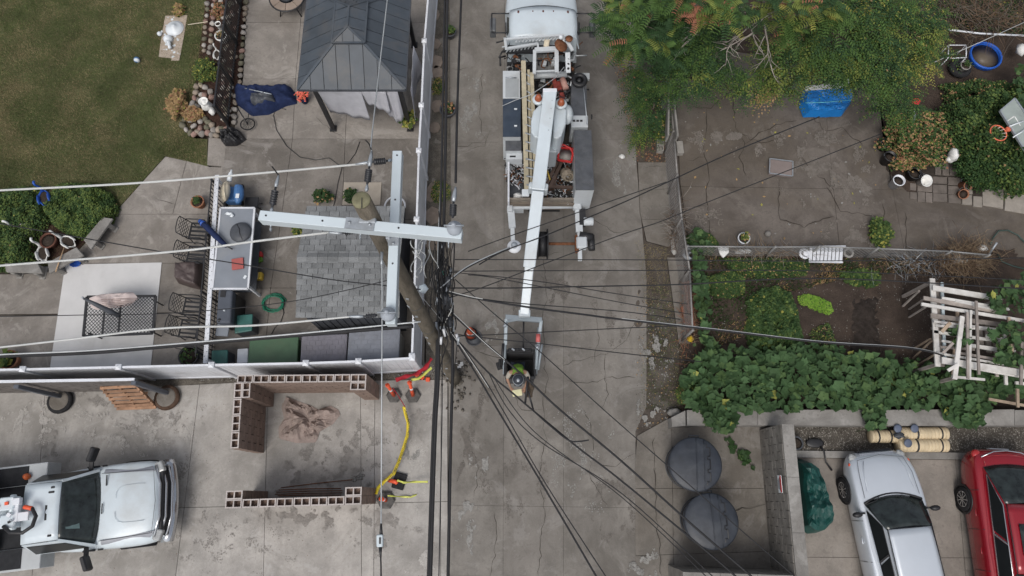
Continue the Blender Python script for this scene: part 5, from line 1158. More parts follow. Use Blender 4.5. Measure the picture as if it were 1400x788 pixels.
wire('straight thin wire crossing the alley above the boom tip, upper of the pair', [(622,355,6.6),(878,355.5,6.2),(1130,357,5.8),(1440,352,5.5)], .010)
wire('straight thin wire crossing the alley above the boom tip, lower of the pair', [(620,371,6.6),(878,370,6.2),(1130,371,5.8),(1440,385,5.5)], .010)
wire('black wire crossing the alley near the end of the white boom', [(612,394,6.6),(700,394,6.4),(770,392.5,6.3),(850,391,6),(934,389,6),(1130,381,5.8),(1400,395,5.5)], .014)
wire('thin wire falling slightly right to the garden, first below the boom tip wire', [(612,372,6.6),(644,375,6.5),(737,385,6.4),(850,403,6),(940,416,5.5)], .009)
wire('thin wire falling slightly right to the verge, second below the boom tip wire', [(640,376,6.5),(687,382,6.5),(850,414,6),(945,430,5.5)], .009)
wire('thin dark wire along the top of the heavy cable across the alley', [(615,402,6.6),(700,414,6.4),(850,426,6),(930,437,5.5)], .010)
wire('heavy black cable falling right across the alley over the squash vines', [(612,400,6.6),(660,410,6.5),(727,421,6.4),(796,430,6.2),(850,437,6),(984,452,5.8),(1121,468,5.6),(1240,476,5),(1290,486,3)], .020)
wire('pale strand on the heavy cable over the garden', [(612,398,6.7),(640,405,6.6),(660,409,6.55)], .008, M_ltwire)
wire('pale grey strand along the heavy cable over the garden soil', [(850,435.5,6.05),(984,450.5,5.85),(1121,466.5,5.65),(1240,474.5,5.05),(1290,484,3)], .0055, gy)  # thin grey strand following the top of the heavy cable
wire('thin wire rising gently right just below the boom fork', [(622,460,5.6),(668,458,5.6),(850,449,5.4),(930,446,5)], .010)
wire('thin wire falling right through the bucket to the verge', [(622,457,5.6),(660,462,5.6),(737,470,5.6),(850,483,5.4),(960,495,4)], .010)
wire('long thin wire running diagonally from the pole across the bucket to the bins', [(622,382,6.6),(680,433,6.5),(737,480,6.4),(825,560,6.3),(914,638,6),(990,705,6),(1100,800,6)], .010)
wire('heavy cable running diagonally from the pole past the worker to the lower bin', [(606,418,6),(620,431,6),(655,462,6),(719,517,6),(765,560,5.9),(850,631,5.8),(933,706,5.8),(1027,788,5.8),(1080,834,5.8)], .020)
wire('pale strand on the upper part of the heavy diagonal cable', [(604,413,6.1),(630,438,6.1),(664,470,6.1),(690,492,6.05)], .006, M_ltwire)
wire('black cable diagonal below the worker to the enclosure', [(618,458,5.6),(668,510,5.6),(700,537,5.6),(727,560,5.6),(790,612,5.5),(850,658,5.5),(985,770,5.5),(1040,820,5.5)], .018)
wire('thin wire splitting off below the worker towards the bottom edge', [(668,510,5.6),(695,560,5.6),(740,605,5.5),(850,675,5.5),(974,788,5.5),(1010,820,5.5)], .010)
wire('thin wire running beside it to the bottom edge', [(672,512,5.6),(730,590,5.5),(850,680,5.5),(965,788,5.5),(990,815,5.5)], .009)
wire('thick black wire falling steeply down the alley, left one', [(620,462,5.6),(652,513,5.6),(680,560,5.6),(740,660,5.5),(815,788,5.5),(840,832,5.5)], .018)
wire('thin black wire falling steeply down the alley, right one', [(625,464,5.6),(660,515,5.6),(687,560,5.6),(745,660,5.5),(828,788,5.5),(850,822,5.5)], .011)
wire('thin pale wire falling steeply from the bracket into the pair', [(570,398,7.4),(605,440,6),(635,480,5.7),(668,530,5.6)], .006, M_ltwire)
wire('loose black wire end curling over the alley below the bucket', [(727,560,5.6),(755,585,5.6),(780,603,5.6),(805,602,5.6)], .014)
wire('thin wire linking the white boom tip and the tangle', [(620,520,5),(625,470,5.6)], .009)
t2 = T('cap_insulator', 'grey disc insulator hanging at the end of the guy cable over the alley', 'insulator', W(703,337,6.2)); c = W(703,337,6.3)
obj('disc', MB().lathe([(.03,-.1),(.11,-.05),(.14,-.02),(.13,0),(.07,.03)], 22, c), M_vinyl, t2); obj('cap', MB().lathe([(.06,0),(.065,.05),(.04,.08),(0,.09)], 14, c+Vector((0,0,.03))), mat('porcelain_grey', (.33,.36,.40)), t2)
# ---------------- right side walls ----------------
RZ = .5
t = T('retaining_wall', 'long low concrete retaining wall at the foot of the squash vines', 'wall', W(1160,572,0)); xs = [939,1036,1180,1300,1387,1560]
for a, b in zip(xs, xs[1:]): obj('wall_section', MB().prism([(W(a,561,RZ).x+.006, W(a,561,RZ).y), (W(b,560,RZ).x-.006, W(b,560,RZ).y), (W(b,582,RZ).x-.006, W(b,582,RZ).y), (W(a,582,RZ).x+.006, W(a,582,RZ).y)], -.05, RZ), M_wall, t)
obj('end_section', MB().prism(pxpoly([(918,571),(937,561.5),(937.5,582),(919,584)], RZ), -.05, RZ-.01), M_wall, t)
tag(obj('loose_stone', MB().blob(W(922,564,.15), (.2,.12,.13), 4, 10, 6, .35), M_wall), 'pale rough stone at the left end of the retaining wall', 'stone')
EZ = 1.57; M_cmu2 = mat('block_grey', (.23,.215,.195), .9, .2, 5, bump=.6, rnd=.13, dirt=.5, dirtcol=(.13,.12,.105), fine=.3)
def block_wall(label, a, b, w, courses, capn):
    """a,b ground points of the inner face line; thickness w away to the left of a->b"""
    d = b-a; d.z = 0; L = d.length; d.normalize(); n = Vector((-d.y,d.x,0)); t = T('enclosure_wall', label, 'wall', a); hh = EZ/courses; me = {}
    for k in range(courses):
        x = -.2*(k % 2)
        while x < L-.02:
            x0, x1 = max(0,x), min(L,x+.4)
            if x1-x0 > .04:
                key = round(x1-x0,2)
                if key not in me: me[key] = MB().box((0,0,hh/2), (key-.012, w, hh-.012)).mesh('block', M_cmu2)
                q = a+d*((x0+x1)/2)+n*(w/2+rr.uniform(-.006,.006)); inst('block', me[key], t, (q.x,q.y,.01+k*hh-.02), (0,0,math.atan2(d.y,d.x)))
            x += .4
    for i in range(capn):
        p, q = a+d*(L*i/capn+.004), a+d*(L*(i+1)/capn-.004); obj('cap_slab', MB().bar((p.x+n.x*w/2,p.y+n.y*w/2,EZ+.02), (q.x+n.x*w/2,q.y+n.y*w/2,EZ+.02), w+.03, .05), M_wall, t)
    return t
i0, i1 = W(1067,580,EZ), W(1089,808,EZ); i0.z = i1.z = 0
block_wall('concrete block enclosure wall right of the round bins with a flat cap', i1, i0, -.33, 8, 3)
j0, j1 = W(930,780,EZ-.2), W(1086,786,EZ); j0.z = j1.z = 0; block_wall('concrete block enclosure wall at the bottom edge below the round bins', j0, j1, -.3, 8, 3)
p = W(1067,662,1.35); dd = (i1-i0).normalized(); ang = math.atan2(dd.y, dd.x); t = T('wall_sign', 'small white and red notice on the top of the enclosure wall', 'sign', p, ang)
obj('board', MB().box((0,-.012,0), (.42,.012,.24)), M_white, t, world=False); obj('red_band', MB().box((0,-.02,.075), (.40,.006,.08)), M_red, t, world=False)
for k in range(3): obj('text_line', MB().box((0,-.02,.01-k*.045), (.32-.05*k,.006,.014)), M_black, t, world=False)
# round bins
M_bin = mat('bin_slate', (.027,.032,.042), .5, .25, 4, dirt=.5, dirtcol=(.07,.078,.09), bump=.15)
def bin_(label, px, rot):
    c = W(*px, 1.2); t = T('round_bin', label, 'bin', (c.x,c.y,.02), rot)
    obj('body', MB().lathe([(.50,0),(.56,.3),(.60,.8),(.62,1.05),(.60,1.05),(.5,.2),(0,.15)], 36), mat('bin_body', (.05,.05,.055), .7, .2, 5, dirt=.4), t, world=False)
    for z in (.35,.7): obj('body_rib', MB().ring((0,0,z), .585+.03*z, .014, 36, 5), M_bin, t, world=False)
    l = obj('lid', MB().lathe([(.67,1.04),(.675,1.09),(.64,1.115),(.5,1.15),(0,1.18)], 48), M_bin, t, world=False)
    h = lambda x, y: 1.18-.075*((x*x+y*y)/.45)
    for x in (.02,.22): obj('ridge', MB().tube([(x, y*math.sqrt(max(.01,.41-x*x))/5, h(x, y*math.sqrt(.41-x*x)/5)+.008) for y in range(-5,6)], .014, 6), M_bin, l, world=False)
    zz = h(.33,0)
    hb = MB(); ys = [-.5,-.42,-.42,-.2,-.2,-.12,-.12,.12,.12,.2,.2,.42,.42,.5]; X = [.28,.28,.36,.36,.30,.30,.36,.36,.30,.30,.36,.36,.28,.28]
    hb.tube([(X[i], ys[i], h(X[i], ys[i])+.012) for i in range(14)], .016, 5, smooth=False); obj('hinge', hb, M_black, l, world=False)
    obj('side_handle', MB().tube([(-.12,.62,.95),(-.12,.72,.98),(.12,.72,.98),(.12,.62,.95)], .02, 6), M_bin, t, world=False)
    return t
bin_('upper of the two round dark slate bins in the block enclosure', (952,634.5), R(-3)); bin_('lower of the two round dark slate bins in the block enclosure', (974,713), R(2))
M_tarpg = mat('green_tarp', (.006,.058,.050), .5, .2, 4, bump=.3)
o = cloth([(1088,627),(1103,627),(1117,636),(1121,653),(1135,708),(1134,717),(1124,730),(1112,731),(1099,723),(1094,690)], .7, lambda x, y, e: .04+.75*math.sin(min(1,e*1.5)*PI/2)**.8, M_tarpg, 'tarp_bundle', None, 12, rough=.2, freq=2.4, flat=True); tag(o, 'tall bundle wrapped in a dark green tarp beside the enclosure wall', 'tarp')
t = T('shovel', 'black shovel lying across the gravel behind the silver car', 'shovel', W(1115,606,.1)); obj('blade', MB().blob(W(1114,606,.12), (.26,.13,.03), 2, 12, 6, .2), M_black, t); obj('handle', MB().tube([W(1122,611,.13),W(1127,618,.18),W(1129,632,.15),W(1137,643,.05)], [.035,.02,.02,.03], 6), M_black, t)
urn('grey bucket half hidden behind the top of the enclosure wall', (1089,606), .17, .03, M_darkgrey, 'bucket', h=.3, name='bucket')
t0 = None
M_foam = mat('beige_foam', (.56,.46,.31), .7, .1, 5, rnd=.05)
def roll(label, x0, x1, y, r, z, nrib, straps):
    a, b = W(x0, y, z+r), W(x1, y, z+r); a.z = b.z = z+r; t = T('foam_roll', label, 'roll', ((a.x+b.x)/2, a.y, z)); d = (b-a).normalized(); L = (b-a).length
    obj('core', MB().tube([a+d*.015, b-d*.015], r*.93, 16), M_foam, t)
    me = MB().lathe([(r*.93,-.028),(r,-.02),(r,.02),(r*.93,.028)], 18, (0,0,0), (1,0,0)).mesh('rib', M_foam)
    for i in range(nrib): q = a.lerp(b, (i+.5)/nrib); inst('rib', me, t, q, sc=(L/nrib/.062,1,1))
    for s in straps: q = a.lerp(b, s); obj('strap', MB().lathe([(r*1.02,-.022),(r*1.04,0),(r*1.02,.022)], 18, q, (1,0,0)), M_black, t)
    return t
roll('small beige corrugated foam roll at the left of the three', 1189,1236,597,.17,.1,10,(.2,.55)); roll('long beige corrugated foam roll lying behind, against the wall', 1226,1294,593,.17,.12,14,(.37,.85)); roll('long beige corrugated foam roll lying in front, behind the cars', 1226,1294,609,.18,.12,14,(.37,.85))
for i, (x, y, l) in enumerate(((1227,586,'left of the upper two blue grey discs on the foam rolls'),(1250,586,'right of the upper two blue grey discs on the foam rolls'),(1241,606,'lowest blue grey disc, resting on the front foam roll'))):
    tag(obj('plastic_disc', MB().lathe([(.11,0),(.115,.02),(.08,.035),(0,.03)], 18, W(x, y, .52), (.1,-.2,1)), mat('bluegrey', (.09,.11,.16), .5, .15, 5)), l, 'disc')
tag(obj('dark_rag', MB().blob(W(1229,596,.5), (.14,.07,.05), 5, 12, 7, .9), M_darkgrey), 'dark crumpled rag on the left foam roll', 'rag')
# ---------------- vehicles ----------------
M_silver = mat('silver_paint', (.56,.60,.65), .3, .03, 1.5, metal=.3, coat=.6, dirt=.1, dirtcol=(.35,.35,.34)); M_redp = mat('red_paint', (.27,.006,.015), .25, .05, 1.5, coat=.8, metal=.2)
M_chrome = mat('chrome', (.55,.56,.58), .15, .05, 4, metal=.9); M_lens = mat('lamp_lens', (.34,.35,.35), .15, .2, 12, coat=.5); M_redlens = mat('red_lens', (.35,.02,.02), .15, .2, 12, coat=.5); M_trim = mat('black_trim', (.015,.015,.017), .5, .1, 5)
def wheel(parent, c, r, w, rim=M_chrome, spokes=7, side=-1):
    t_ = obj('tyre', MB().lathe([(r*.62,-w/2),(r*.93,-w/2),(r,-w*.35),(r,w*.35),(r*.93,w/2),(r*.62,w/2)], 28, c, (1,0,0)), M_rubber, parent, world=False)
    x = c[0]+side*w*.42; obj('rim', MB().lathe([(r*.66,0),(r*.62,side*.012),(r*.55,-side*.02),(r*.1,-side*.03),(0,-side*.0)], 24, (x,c[1],c[2]), (1,0,0)), mat('rim_grey', (.16,.165,.17), .4, .2, 9, metal=.4), t_, world=False)
    o = MB().ring((x+side*.004,c[1],c[2]), r*.6, .016, 28, 5, axis=(1,0,0))
    for i in range(spokes): a = 2*PI*i/spokes; o.bar((x,c[1],c[2]), (x,c[1]+math.cos(a)*r*.6,c[2]+math.sin(a)*r*.6), .045, .02)
    obj('spokes', o, rim, t_, world=False); return t_
def hull(S, side=.0):
    rings = []
    for y, w, zl, zs, zt in S:
        h = [(-w*.90,zl),(-w*.985,zl+(zs-zl)*.3),(-w,zl+(zs-zl)*.62),(-w*.975,zs-.05),(-w*.93,zs),(-w*.80,zs+(zt-zs)*.45),(-w*.5,zs+(zt-zs)*.85)]
        rings.append([(x,y,z) for x,z in h]+[(0,y,zt)]+[(-x,y,z) for x,z in h[::-1]])
    return rings
def lerp3(a, b, t): return tuple(a[i]+(b[i]-a[i])*t for i in range(3))
def patch(c00, c10, c11, c01, nx=8, ny=6, bx=0, bz=0, by=0):
    P = []
    for j in range(ny+1):
        row = []
        for i in range(nx+1):
            u, v = i/nx, j/ny; p = lerp3(lerp3(c00,c10,u), lerp3(c01,c11,u), v); k = 4*u*(1-u); kk = 4*v*(1-v)
            row.append((p[0]+bx*kk, p[1]+by*k, p[2]+bz*(k*.6+kk*.4)))
        P.append(row)
    return MB().grid(P)
def sedan(label, cat, loc, rz, paint, cowl, rf, rr_, rb, chrome=None, L=2.3, hw=.90, wy=(1.38,-1.32)):
    t = T('parked_car', label, cat, loc, rz)
    S = [(-L,.60,.45,.70,.74),(-L+.06,.74,.36,.84,.88),(-L+.25,.84,.26,.92,.97),(rb,.885,.22,.95,1.02),(rr_,.90,.2,.96,1.0),(0,.90,.2,.95,.98),(cowl-.2,.90,.2,.93,.98),(cowl+.15,.895,.22,.90,.97),(cowl+.6,.87,.24,.83,.91),(L-.22,.80,.28,.72,.82),(L-.07,.68,.34,.60,.68),(L,.52,.38,.50,.55)]
    k = hw/.9; S = [(a,b*k,c,d,e) for a,b,c,d,e in S]
    obj('body', MB().loft(hull(S), caps=True, closed=False).add([(x,y,.21) for x,y in ((-.8,-L+.3),(.8,-L+.3),(.8,L-.3),(-.8,L-.3))], [(3,2,1,0)]), paint, t, world=False, sub=1)
    zb, zr, wb, wr = .97, 1.42, .74*k, .56*k
    obj('roof', patch((-wr,rr_,zr-.03),(wr,rr_,zr-.03),(wr,rf,zr-.02),(-wr,rf,zr-.02), 8, 8, 0, .06), paint, t, world=False, solid=.02)
    ws = patch((-wb,cowl-.2,zb-.03),(wb,cowl-.2,zb-.03),(wr-.01,rf+.0,zr-.03),(-wr+.01,rf,zr-.03), 10, 6, 0, .04, .0)
    P = []; 
    for j in range(7):
        v = j/6; P.append([((-wb+(2*wb)*i/10)*(1-v)+(-wr+2*wr*i/10)*v*1.0, (cowl-.2)*(1-v)+rf*v+.2*(4*(i/10)*(1-i/10))*(1-v)**.8+.05*v*(4*(i/10)*(1-i/10)), (zb-.02)*(1-v)+(zr-.025)*v+.03*(4*(i/10)*(1-i/10))*v+.02*4*v*(1-v)) for i in range(11)])
    obj('windscreen', MB().grid(P), M_glass, t, world=False, solid=.01)
    wb_ = [P[0][i] for i in range(11)]; obj('cowl_panel', MB().tube([(x,y+.02,z+.0) for x,y,z in wb_], .03, 6), M_trim, t, world=False)
    for s in (-.35,.25): obj('wiper', MB().tube([(s,cowl-.02,zb+.03),(s-.1,cowl-.12,zb+.07),(s-.42,cowl-.2,zb+.10)], .009, 4), M_trim, t, world=False)
    Q = []
    for j in range(7):
        v = j/6; Q.append([((-wb*.93+(2*wb*.93)*i/10)*(1-v)+(-wr+2*wr*i/10)*v, rb*(1-v)+rr_*v-.10*(4*(i/10)*(1-i/10))*(1-v)-.04*v*(4*(i/10)*(1-i/10)), (zb+.03)*(1-v)+(zr-.03)*v+.03*4*(i/10)*(1-i/10)*v) for i in range(11)])
    obj('rear_window', MB().grid(Q), M_glass, t, world=False, solid=.01)
    for s in (-1,1):
        A, B, C_, D = (s*wb,cowl-.2,zb-.02),(s*wr,rf,zr-.03),(s*wr,rr_,zr-.03),(s*wb*.93,rb,zb+.02); ob = s*.02
        side = MB().add([A,B,C_,D,(s*wb*1.1,0,zb-.02)], [(0,1,2,3),(0,3,4)]); obj('side_panel', side, paint, t, world=False, solid=.012)
        g = [lerp3(A,B,.12), lerp3(A,B,.86), lerp3(lerp3(B,C_,.93),D,.08), lerp3(lerp3(B,C_,.98),D,.80)]; g[0] = (g[0][0], g[0][1]-.08, g[0][2]); mid0 = lerp3(g[1],g[2],.45); mid1 = lerp3(g[0],g[3],.5)
        wn_ = obj('side_window', MB().add([(x+ob,y,z) for x,y,z in (g[0],g[1],mid0,mid1)], [(0,1,2,3)]).add([(x+ob,y,z) for x,y,z in (lerp3(mid1,g[3],.06),lerp3(mid0,g[2],.06),g[2],g[3])], [(0,1,2,3)]), M_glass2, t, world=False, solid=.006)
        tr = chrome or M_trim; pts = [(x+s*.025,y,z) for x,y,z in (g[0],g[1],g[2],g[3],g[0])]; obj('window_trim', MB().tube(pts, .014 if chrome else .011, 5), tr, wn_, world=False)
        obj('pillar', MB().bar((mid0[0]+s*.026,mid0[1],mid0[2]), (mid1[0]+s*.026,mid1[1],mid1[2]), .05, .012), M_chrome if chrome else M_trim, wn_, world=False)
        obj('roof_strip', MB().tube([(s*(wr-.015),rf,zr-.0),(s*(wr-.01),(rf+rr_)/2,zr+.015),(s*(wr-.015),rr_,zr-.01)], .012, 5), M_trim, t, world=False)
        obj('wing_mirror', MB().blob((s*(hw+.09),cowl-.42,1.0), (.13,.07,.08), 3, 12, 8, .05).tube([(s*.78,cowl-.4,.96),(s*(hw+.02),cowl-.4,.98)], .025, 5), M_trim if not chrome else paint, t, world=False)
        for y in (.15 if rf > 0 else .3, -.75): obj('door_handle', MB().blob((s*(hw+.012),y,.78), (.015,.10,.018), 1, 10, 5, 0), paint, t, world=False)
        for y in (.62,-.35,-1.3): obj('door_seam', MB().tube([(s*(hw*.998+.001),y,.4),(s*hw*1.0,y,.7),(s*hw*.95,y,.94)], .006, 4), M_trim, t, world=False)
        for y in wy: wheel(t, (s*(hw-.085),y,.32), .325, .2, M_chrome, 9, s); obj('wheel_arch', MB().ring((s*(hw-.01),y,.33), .36, .025, 20, 5, axis=(1,0,0), a0=PI*0+PI/2*0, a1=2*PI), paint if False else M_trim, t, world=False)
        obj('headlight', MB().blob((s*.63*k,L-.21,.655), (.13,.18,.055), 2, 12, 8, .35), M_lens, t, world=False); obj('indicator', MB().blob((s*.775*k,L-.33,.70), (.03,.07,.035), 2, 8, 6, .05), M_orange, t, world=False)
        obj('tail_light', MB().blob((s*.70*k,-L+.15,.80), (.12,.13,.08), 2, 12, 8, .05), M_redlens, t, world=False)
        obj('bonnet_crease', MB().tube([(s*.60,cowl+.1,.978),(s*.55,cowl+.6,.925),(s*.46,L-.25,.845)], .007, 4), paint, t, world=False)
    obj('grille', MB().box((0,L+.005,.52), (.9,.05,.16)), M_trim, t, world=False, bevel=.02); obj('grille_bar', MB().box((0,L-.07,.68), (.9,.05,.03)), M_chrome, t, world=False, bevel=.01)
    obj('boot_seam', MB().tube([(-.66,rb-.05,1.01),(-.66,-L+.22,.96),(0,-L+.14,.97),(.66,-L+.22,.96),(.66,rb-.05,1.01)], .007, 4), M_trim if not chrome else M_redlens, t, world=False)
    obj('bonnet_seam', MB().tube([(-.70,cowl-.05,.97),(-.68,cowl+.5,.915),(-.6,L-.22,.80),(0,L-.12,.78),(.6,L-.22,.80),(.68,cowl+.5,.915),(.70,cowl-.05,.97)], .006, 4), M_darkgrey, t, world=False)
    obj('dashboard', MB().box((0,cowl-.35,.9), (1.2,.3,.1)), M_trim, t, world=False); obj('number_plate', MB().box((0,-L-.02,.6), (.5,.02,.12)), M_white, t, world=False)
    return t
a = R(4.8); F_ = W(1195,616,.62); d = Vector((-math.sin(a), math.cos(a), 0)); l = F_-d*2.3
sc_ = sedan('silver saloon car parked nose towards the retaining wall', 'car', (l.x,l.y,.012), a, M_silver, 1.2, .40, -1.0, -1.7)
a = R(177.5); F_ = W(1368,615,.72); d = Vector((-math.sin(a), math.cos(a), 0)); l = F_+d*2.35
rc_ = sedan('red saloon car parked tail towards the retaining wall at the right edge', 'car', (l.x,l.y,.012), a, M_redp, 1.5, .62, -.98, -1.86, M_chrome, 2.35, .93, (1.4,-1.08))
obj('sunroof', patch((-.38,-.52,1.466),(.38,-.52,1.466),(.38,.2,1.474),(-.38,.2,1.474), 4, 4, 0, .012), M_glass, rc_, world=False, solid=.008)
obj('chrome_strip', MB().tube([(-.7,-2.12,.95),(-.35,-2.27,.93),(0,-2.31,.92),(.35,-2.27,.93),(.7,-2.12,.95)], .016, 6), M_chrome, rc_, world=False)
# ---------------- pickup service truck ----------------
a = R(-83.2); F_ = W(233,683,.8); d = Vector((-math.sin(a), math.cos(a), 0)); l = F_.copy(); t = T('service_truck', 'white pickup service truck with a folded lift boom on the driveway', 'truck', (l.x,l.y,.012), a); PW = dict(world=False)
S = [(-3.0,1.0,.55,1.15,1.2),(-2.0,1.01,.5,1.17,1.22),(-1.6,1.02,.5,1.17,1.25),(-1.3,1.03,.5,1.16,1.3),(-.9,1.04,.5,1.13,1.3),(-.5,1.03,.5,1.09,1.26),(-.22,.97,.5,1.02,1.2),(-.1,.88,.5,.95,1.12)]
obj('body', MB().loft(hull(S), closed=False), M_truckw, t, sub=1, **PW)
cab = [( -1.52,.83,1.24,.86,1.2),]
zr = 1.92
obj('roof', patch((-.68,-2.95,zr-.05),(.68,-2.95,zr-.05),(.66,-2.06,zr),(-.66,-2.06,zr), 8, 6, 0, .06), M_truckw, t, solid=.03, **PW)
P = [[((-.86+1.72*i/10)*(1-v)+(-.66+1.32*i/10)*v, (-1.60)*(1-v)-2.06*v+.13*(4*(i/10)*(1-i/10))*(1-v)+.03*v*(4*(i/10)*(1-i/10)), 1.24*(1-v)+zr*v+.04*4*(i/10)*(1-i/10)*v) for i in range(11)] for v in [j/6 for j in range(7)]]
obj('windscreen', MB().grid(P), M_glass, t, solid=.01, **PW); obj('paper_sheet', patch((.16,-1.99,1.86),(.44,-1.95,1.84),(.46,-1.76,1.60),(.12,-1.79,1.63), 2, 2), mat('windscreen_paper', (.13,.19,.19), .4, .2, 9), t, **PW)
for s in (-1,1):
    A, B, C_, D = (s*.93,-1.62,1.2),(s*.69,-2.08,zr-.03),(s*.70,-2.94,zr-.06),(s*.93,-2.98,1.2)
    obj('side_panel', MB().add([A,B,C_,D], [(0,1,2,3)]), M_truckw, t, solid=.02, **PW)
    g = [lerp3(A,B,.15), lerp3(A,B,.82), lerp3(lerp3(B,C_,.9),D,.12), lerp3(lerp3(B,C_,.9),D,.9)]; obj('side_window', MB().add([(x+s*.022,y,z) for x,y,z in g], [(0,1,2,3)]), M_glass2, t, solid=.01, **PW)
    obj('pillar', MB().bar((s*.89,-1.58,1.23), (s*.67,-2.06,zr), .06, .05), M_truckw, t, **PW)
    m = obj('tow_mirror', MB().box((s*1.28,-1.66,1.42), (.36,.12,.28), rz=s*.35), M_trim, t, bevel=.03, **PW); obj('mirror_arm', MB().bar((s*.9,-1.78,1.25), (s*1.2,-1.7,1.38), .10, .05), M_trim, m, **PW)
    wheel(t, (s*.94,-.95,.40), .42, .26, M_steel, 6, s); wheel(t, (s*.94,-4.6,.40), .42, .26, M_steel, 6, s)
    obj('fender_stripe', patch((s*.90,-1.45,1.195),(s*.80,-1.45,1.24),(s*.72,-.2,1.165),(s*.86,-.32,1.085), 4, 6, 0, .02), mat('stripe_grey', (.27,.28,.31), .5, .1, 4), t, **PW)
    obj('door_lettering', MB().box((s*1.0,-1.78,1.135), (.03,.3,.05), ry=s*.5).box((s*1.0,-1.5,1.14), (.03,.12,.03), ry=s*.5), M_trim, t, **PW)
    obj('bonnet_crease', MB().tube([(s*.16,-1.1,1.317),(s*.3,-1.1,1.31),(s*.40,-1.03,1.302),(s*.44,-.9,1.29),(s*.45,-.6,1.262),(s*.44,-.42,1.245)], .006, 4), M_truckw, t, **PW)
    obj('headlight', MB().box((s*.82,-.17,1.0), (.28,.2,.16), rz=-s*.35), M_lens, t, bevel=.04, seg=2, **PW)
obj('bonnet_seam', MB().tube([(-.80,-1.5,1.255),(-.76,-.25,1.19),(0,-.17,1.22),(.76,-.25,1.19),(.80,-1.5,1.255)], .007, 4), M_darkgrey, t, **PW)
obj('washer_nozzle', MB().box((.05,-1.42,1.315), (.25,.02,.02)).box((-.62,-1.36,1.285), (.26,.025,.015)), M_trim, t, **PW)
gr = obj('grille', MB().box((0,-.16,.80), (1.7,.2,.5)), M_trim, t, bevel=.03, **PW)
for i in range(3): obj('grille_bar', MB().tube([(-.86,-.24+.09*i,1.10-i*.13),(-.4,-.12+.09*i,1.09-i*.13),(.4,-.12+.09*i,1.09-i*.13),(.86,-.24+.09*i,1.10-i*.13)], .030, 8), M_chrome, gr, **PW)
obj('front_bumper', MB().loft([[(x,y-.12*(abs(x)/1.0)**2.2+o,z) for o,z in ((-.14,.42),(.07,.44),(.1,.56),(.07,.68),(-.14,.7))] for x,y in [(-1.02+2.04*i/12,0) for i in range(13)]], closed=True), M_chrome, t, **PW)
for x in (-.55,0,.55): obj('roof_lamp', MB().box((x,-2.25-.0*x,zr+.035), (.05,.09,.03)), M_trim, t, bevel=.01, **PW)
obj('roof_vent', MB().box((.02,-2.36,zr+.04), (.36,.07,.03)), M_trim, t, bevel=.01, **PW); obj('roof_vent', MB().box((-.44,-2.27,zr+.04), (.05,.14,.03)), M_trim, t, bevel=.01, **PW)
# utility body
obj('chassis', MB().box((0,-4,.5), (.9,5.6,.25)), M_trim, t, **PW); obj('deck', MB().box((0,-4.7,1.12), (1.5,3.0,.1)), mat('deck_black', (.03,.031,.034), .8, .2, 8, fine=.3), t, **PW)
for s in (-1,1):
    obj('side_box', MB().box((s*1.0,-4.55,.93), (.52,3.3,.56)), mat('box_grey', (.42,.44,.45), .5, .08, 3, dirt=.2), t, bevel=.015, **PW); obj('deck_mat', MB().box((s*.98,-4.78,1.22), (.46,2.85,.015)), MATS['deck_black'], t, **PW)
bc = obj('beacon', MB().lathe([(.08,0),(.085,.06),(.06,.12),(0,.14)], 14, (-.95,-3.35,1.23)), mat('amber_lens', (.45,.10,.03), .25, .1, 8), t, **PW)
for z0, x in ((2.05,-.28),(1.98,.12)):
    obj('boom_arm', MB().box((x,-4.55,z0), (.22,3.0,.2)), M_truckw, t, bevel=.015, **PW); obj('boom_knuckle', MB().box((x,-3.15,z0+.02), (.30,.34,.26)).cyl((x-.2,-3.1,z0), (x+.2,-3.1,z0), .07, 12), M_truckw, t, bevel=.02, **PW)
obj('turret', MB().lathe([(.3,1.15),(.3,1.3),(.2,1.4),(.2,1.9)], 20, (-.05,-3.5,0)), M_truckw, t, **PW); obj('bracket', MB().box((-.1,-2.95,2.1), (.5,.12,.12)).box((.05,-2.8,2.12), (.2,.3,.06)).box((-.3,-2.9,2.2), (.16,.18,.12)), M_vinyl, t, bevel=.01, **PW)
hp = [(.22,-3.2,2.15),(.38,-3.0,2.2),(.42,-2.7,2.22),(.3,-2.5,2.2),(.08,-2.45,2.18),(-.1,-2.55,2.18),(-.16,-2.75,2.16)]; obj('hydraulic_hose', MB().tube(hp, .045, 8), M_trim, t, **PW); obj('hose_end', MB().tube(hp[-2:], .05, 8), M_orange, t, **PW)
for i in range(8): rr = random.Random(i); obj('fitting', MB().box((rr.uniform(-.45,.25),rr.uniform(-3.4,-2.9),2.2+rr.uniform(0,.06)), (rr.uniform(.03,.1),rr.uniform(.03,.1),.04), rz=rr.random()), (M_trim, M_vinyl, M_steel, M_orange)[i % 4], t, **PW)
for (x0,y0,x1,y1,z) in ((-1.05,-3.75,-.35,-3.75,1.75),(-1.05,-3.75,-1.05,-5,1.75),(-.35,-3.75,-.35,-5,1.75),(-1.05,-4.2,-.35,-4.2,1.75),(-.7,-3.75,-.7,-5,1.75)): obj('rack_tube', MB().bar((x0,y0,z),(x1,y1,z),.06,.06), M_truckw, t, **PW)
obj('orange_case', MB().box((-.7,-4.3,1.5), (.5,.5,.4)), M_red, t, bevel=.02, **PW); obj('green_case', MB().box((-.55,-3.95,1.55), (.25,.2,.2)), G3, t, bevel=.02, **PW); obj('storage_lid', MB().box((.55,-4.3,1.35), (.4,.8,.2)), M_darkgrey, t, bevel=.02, **PW)
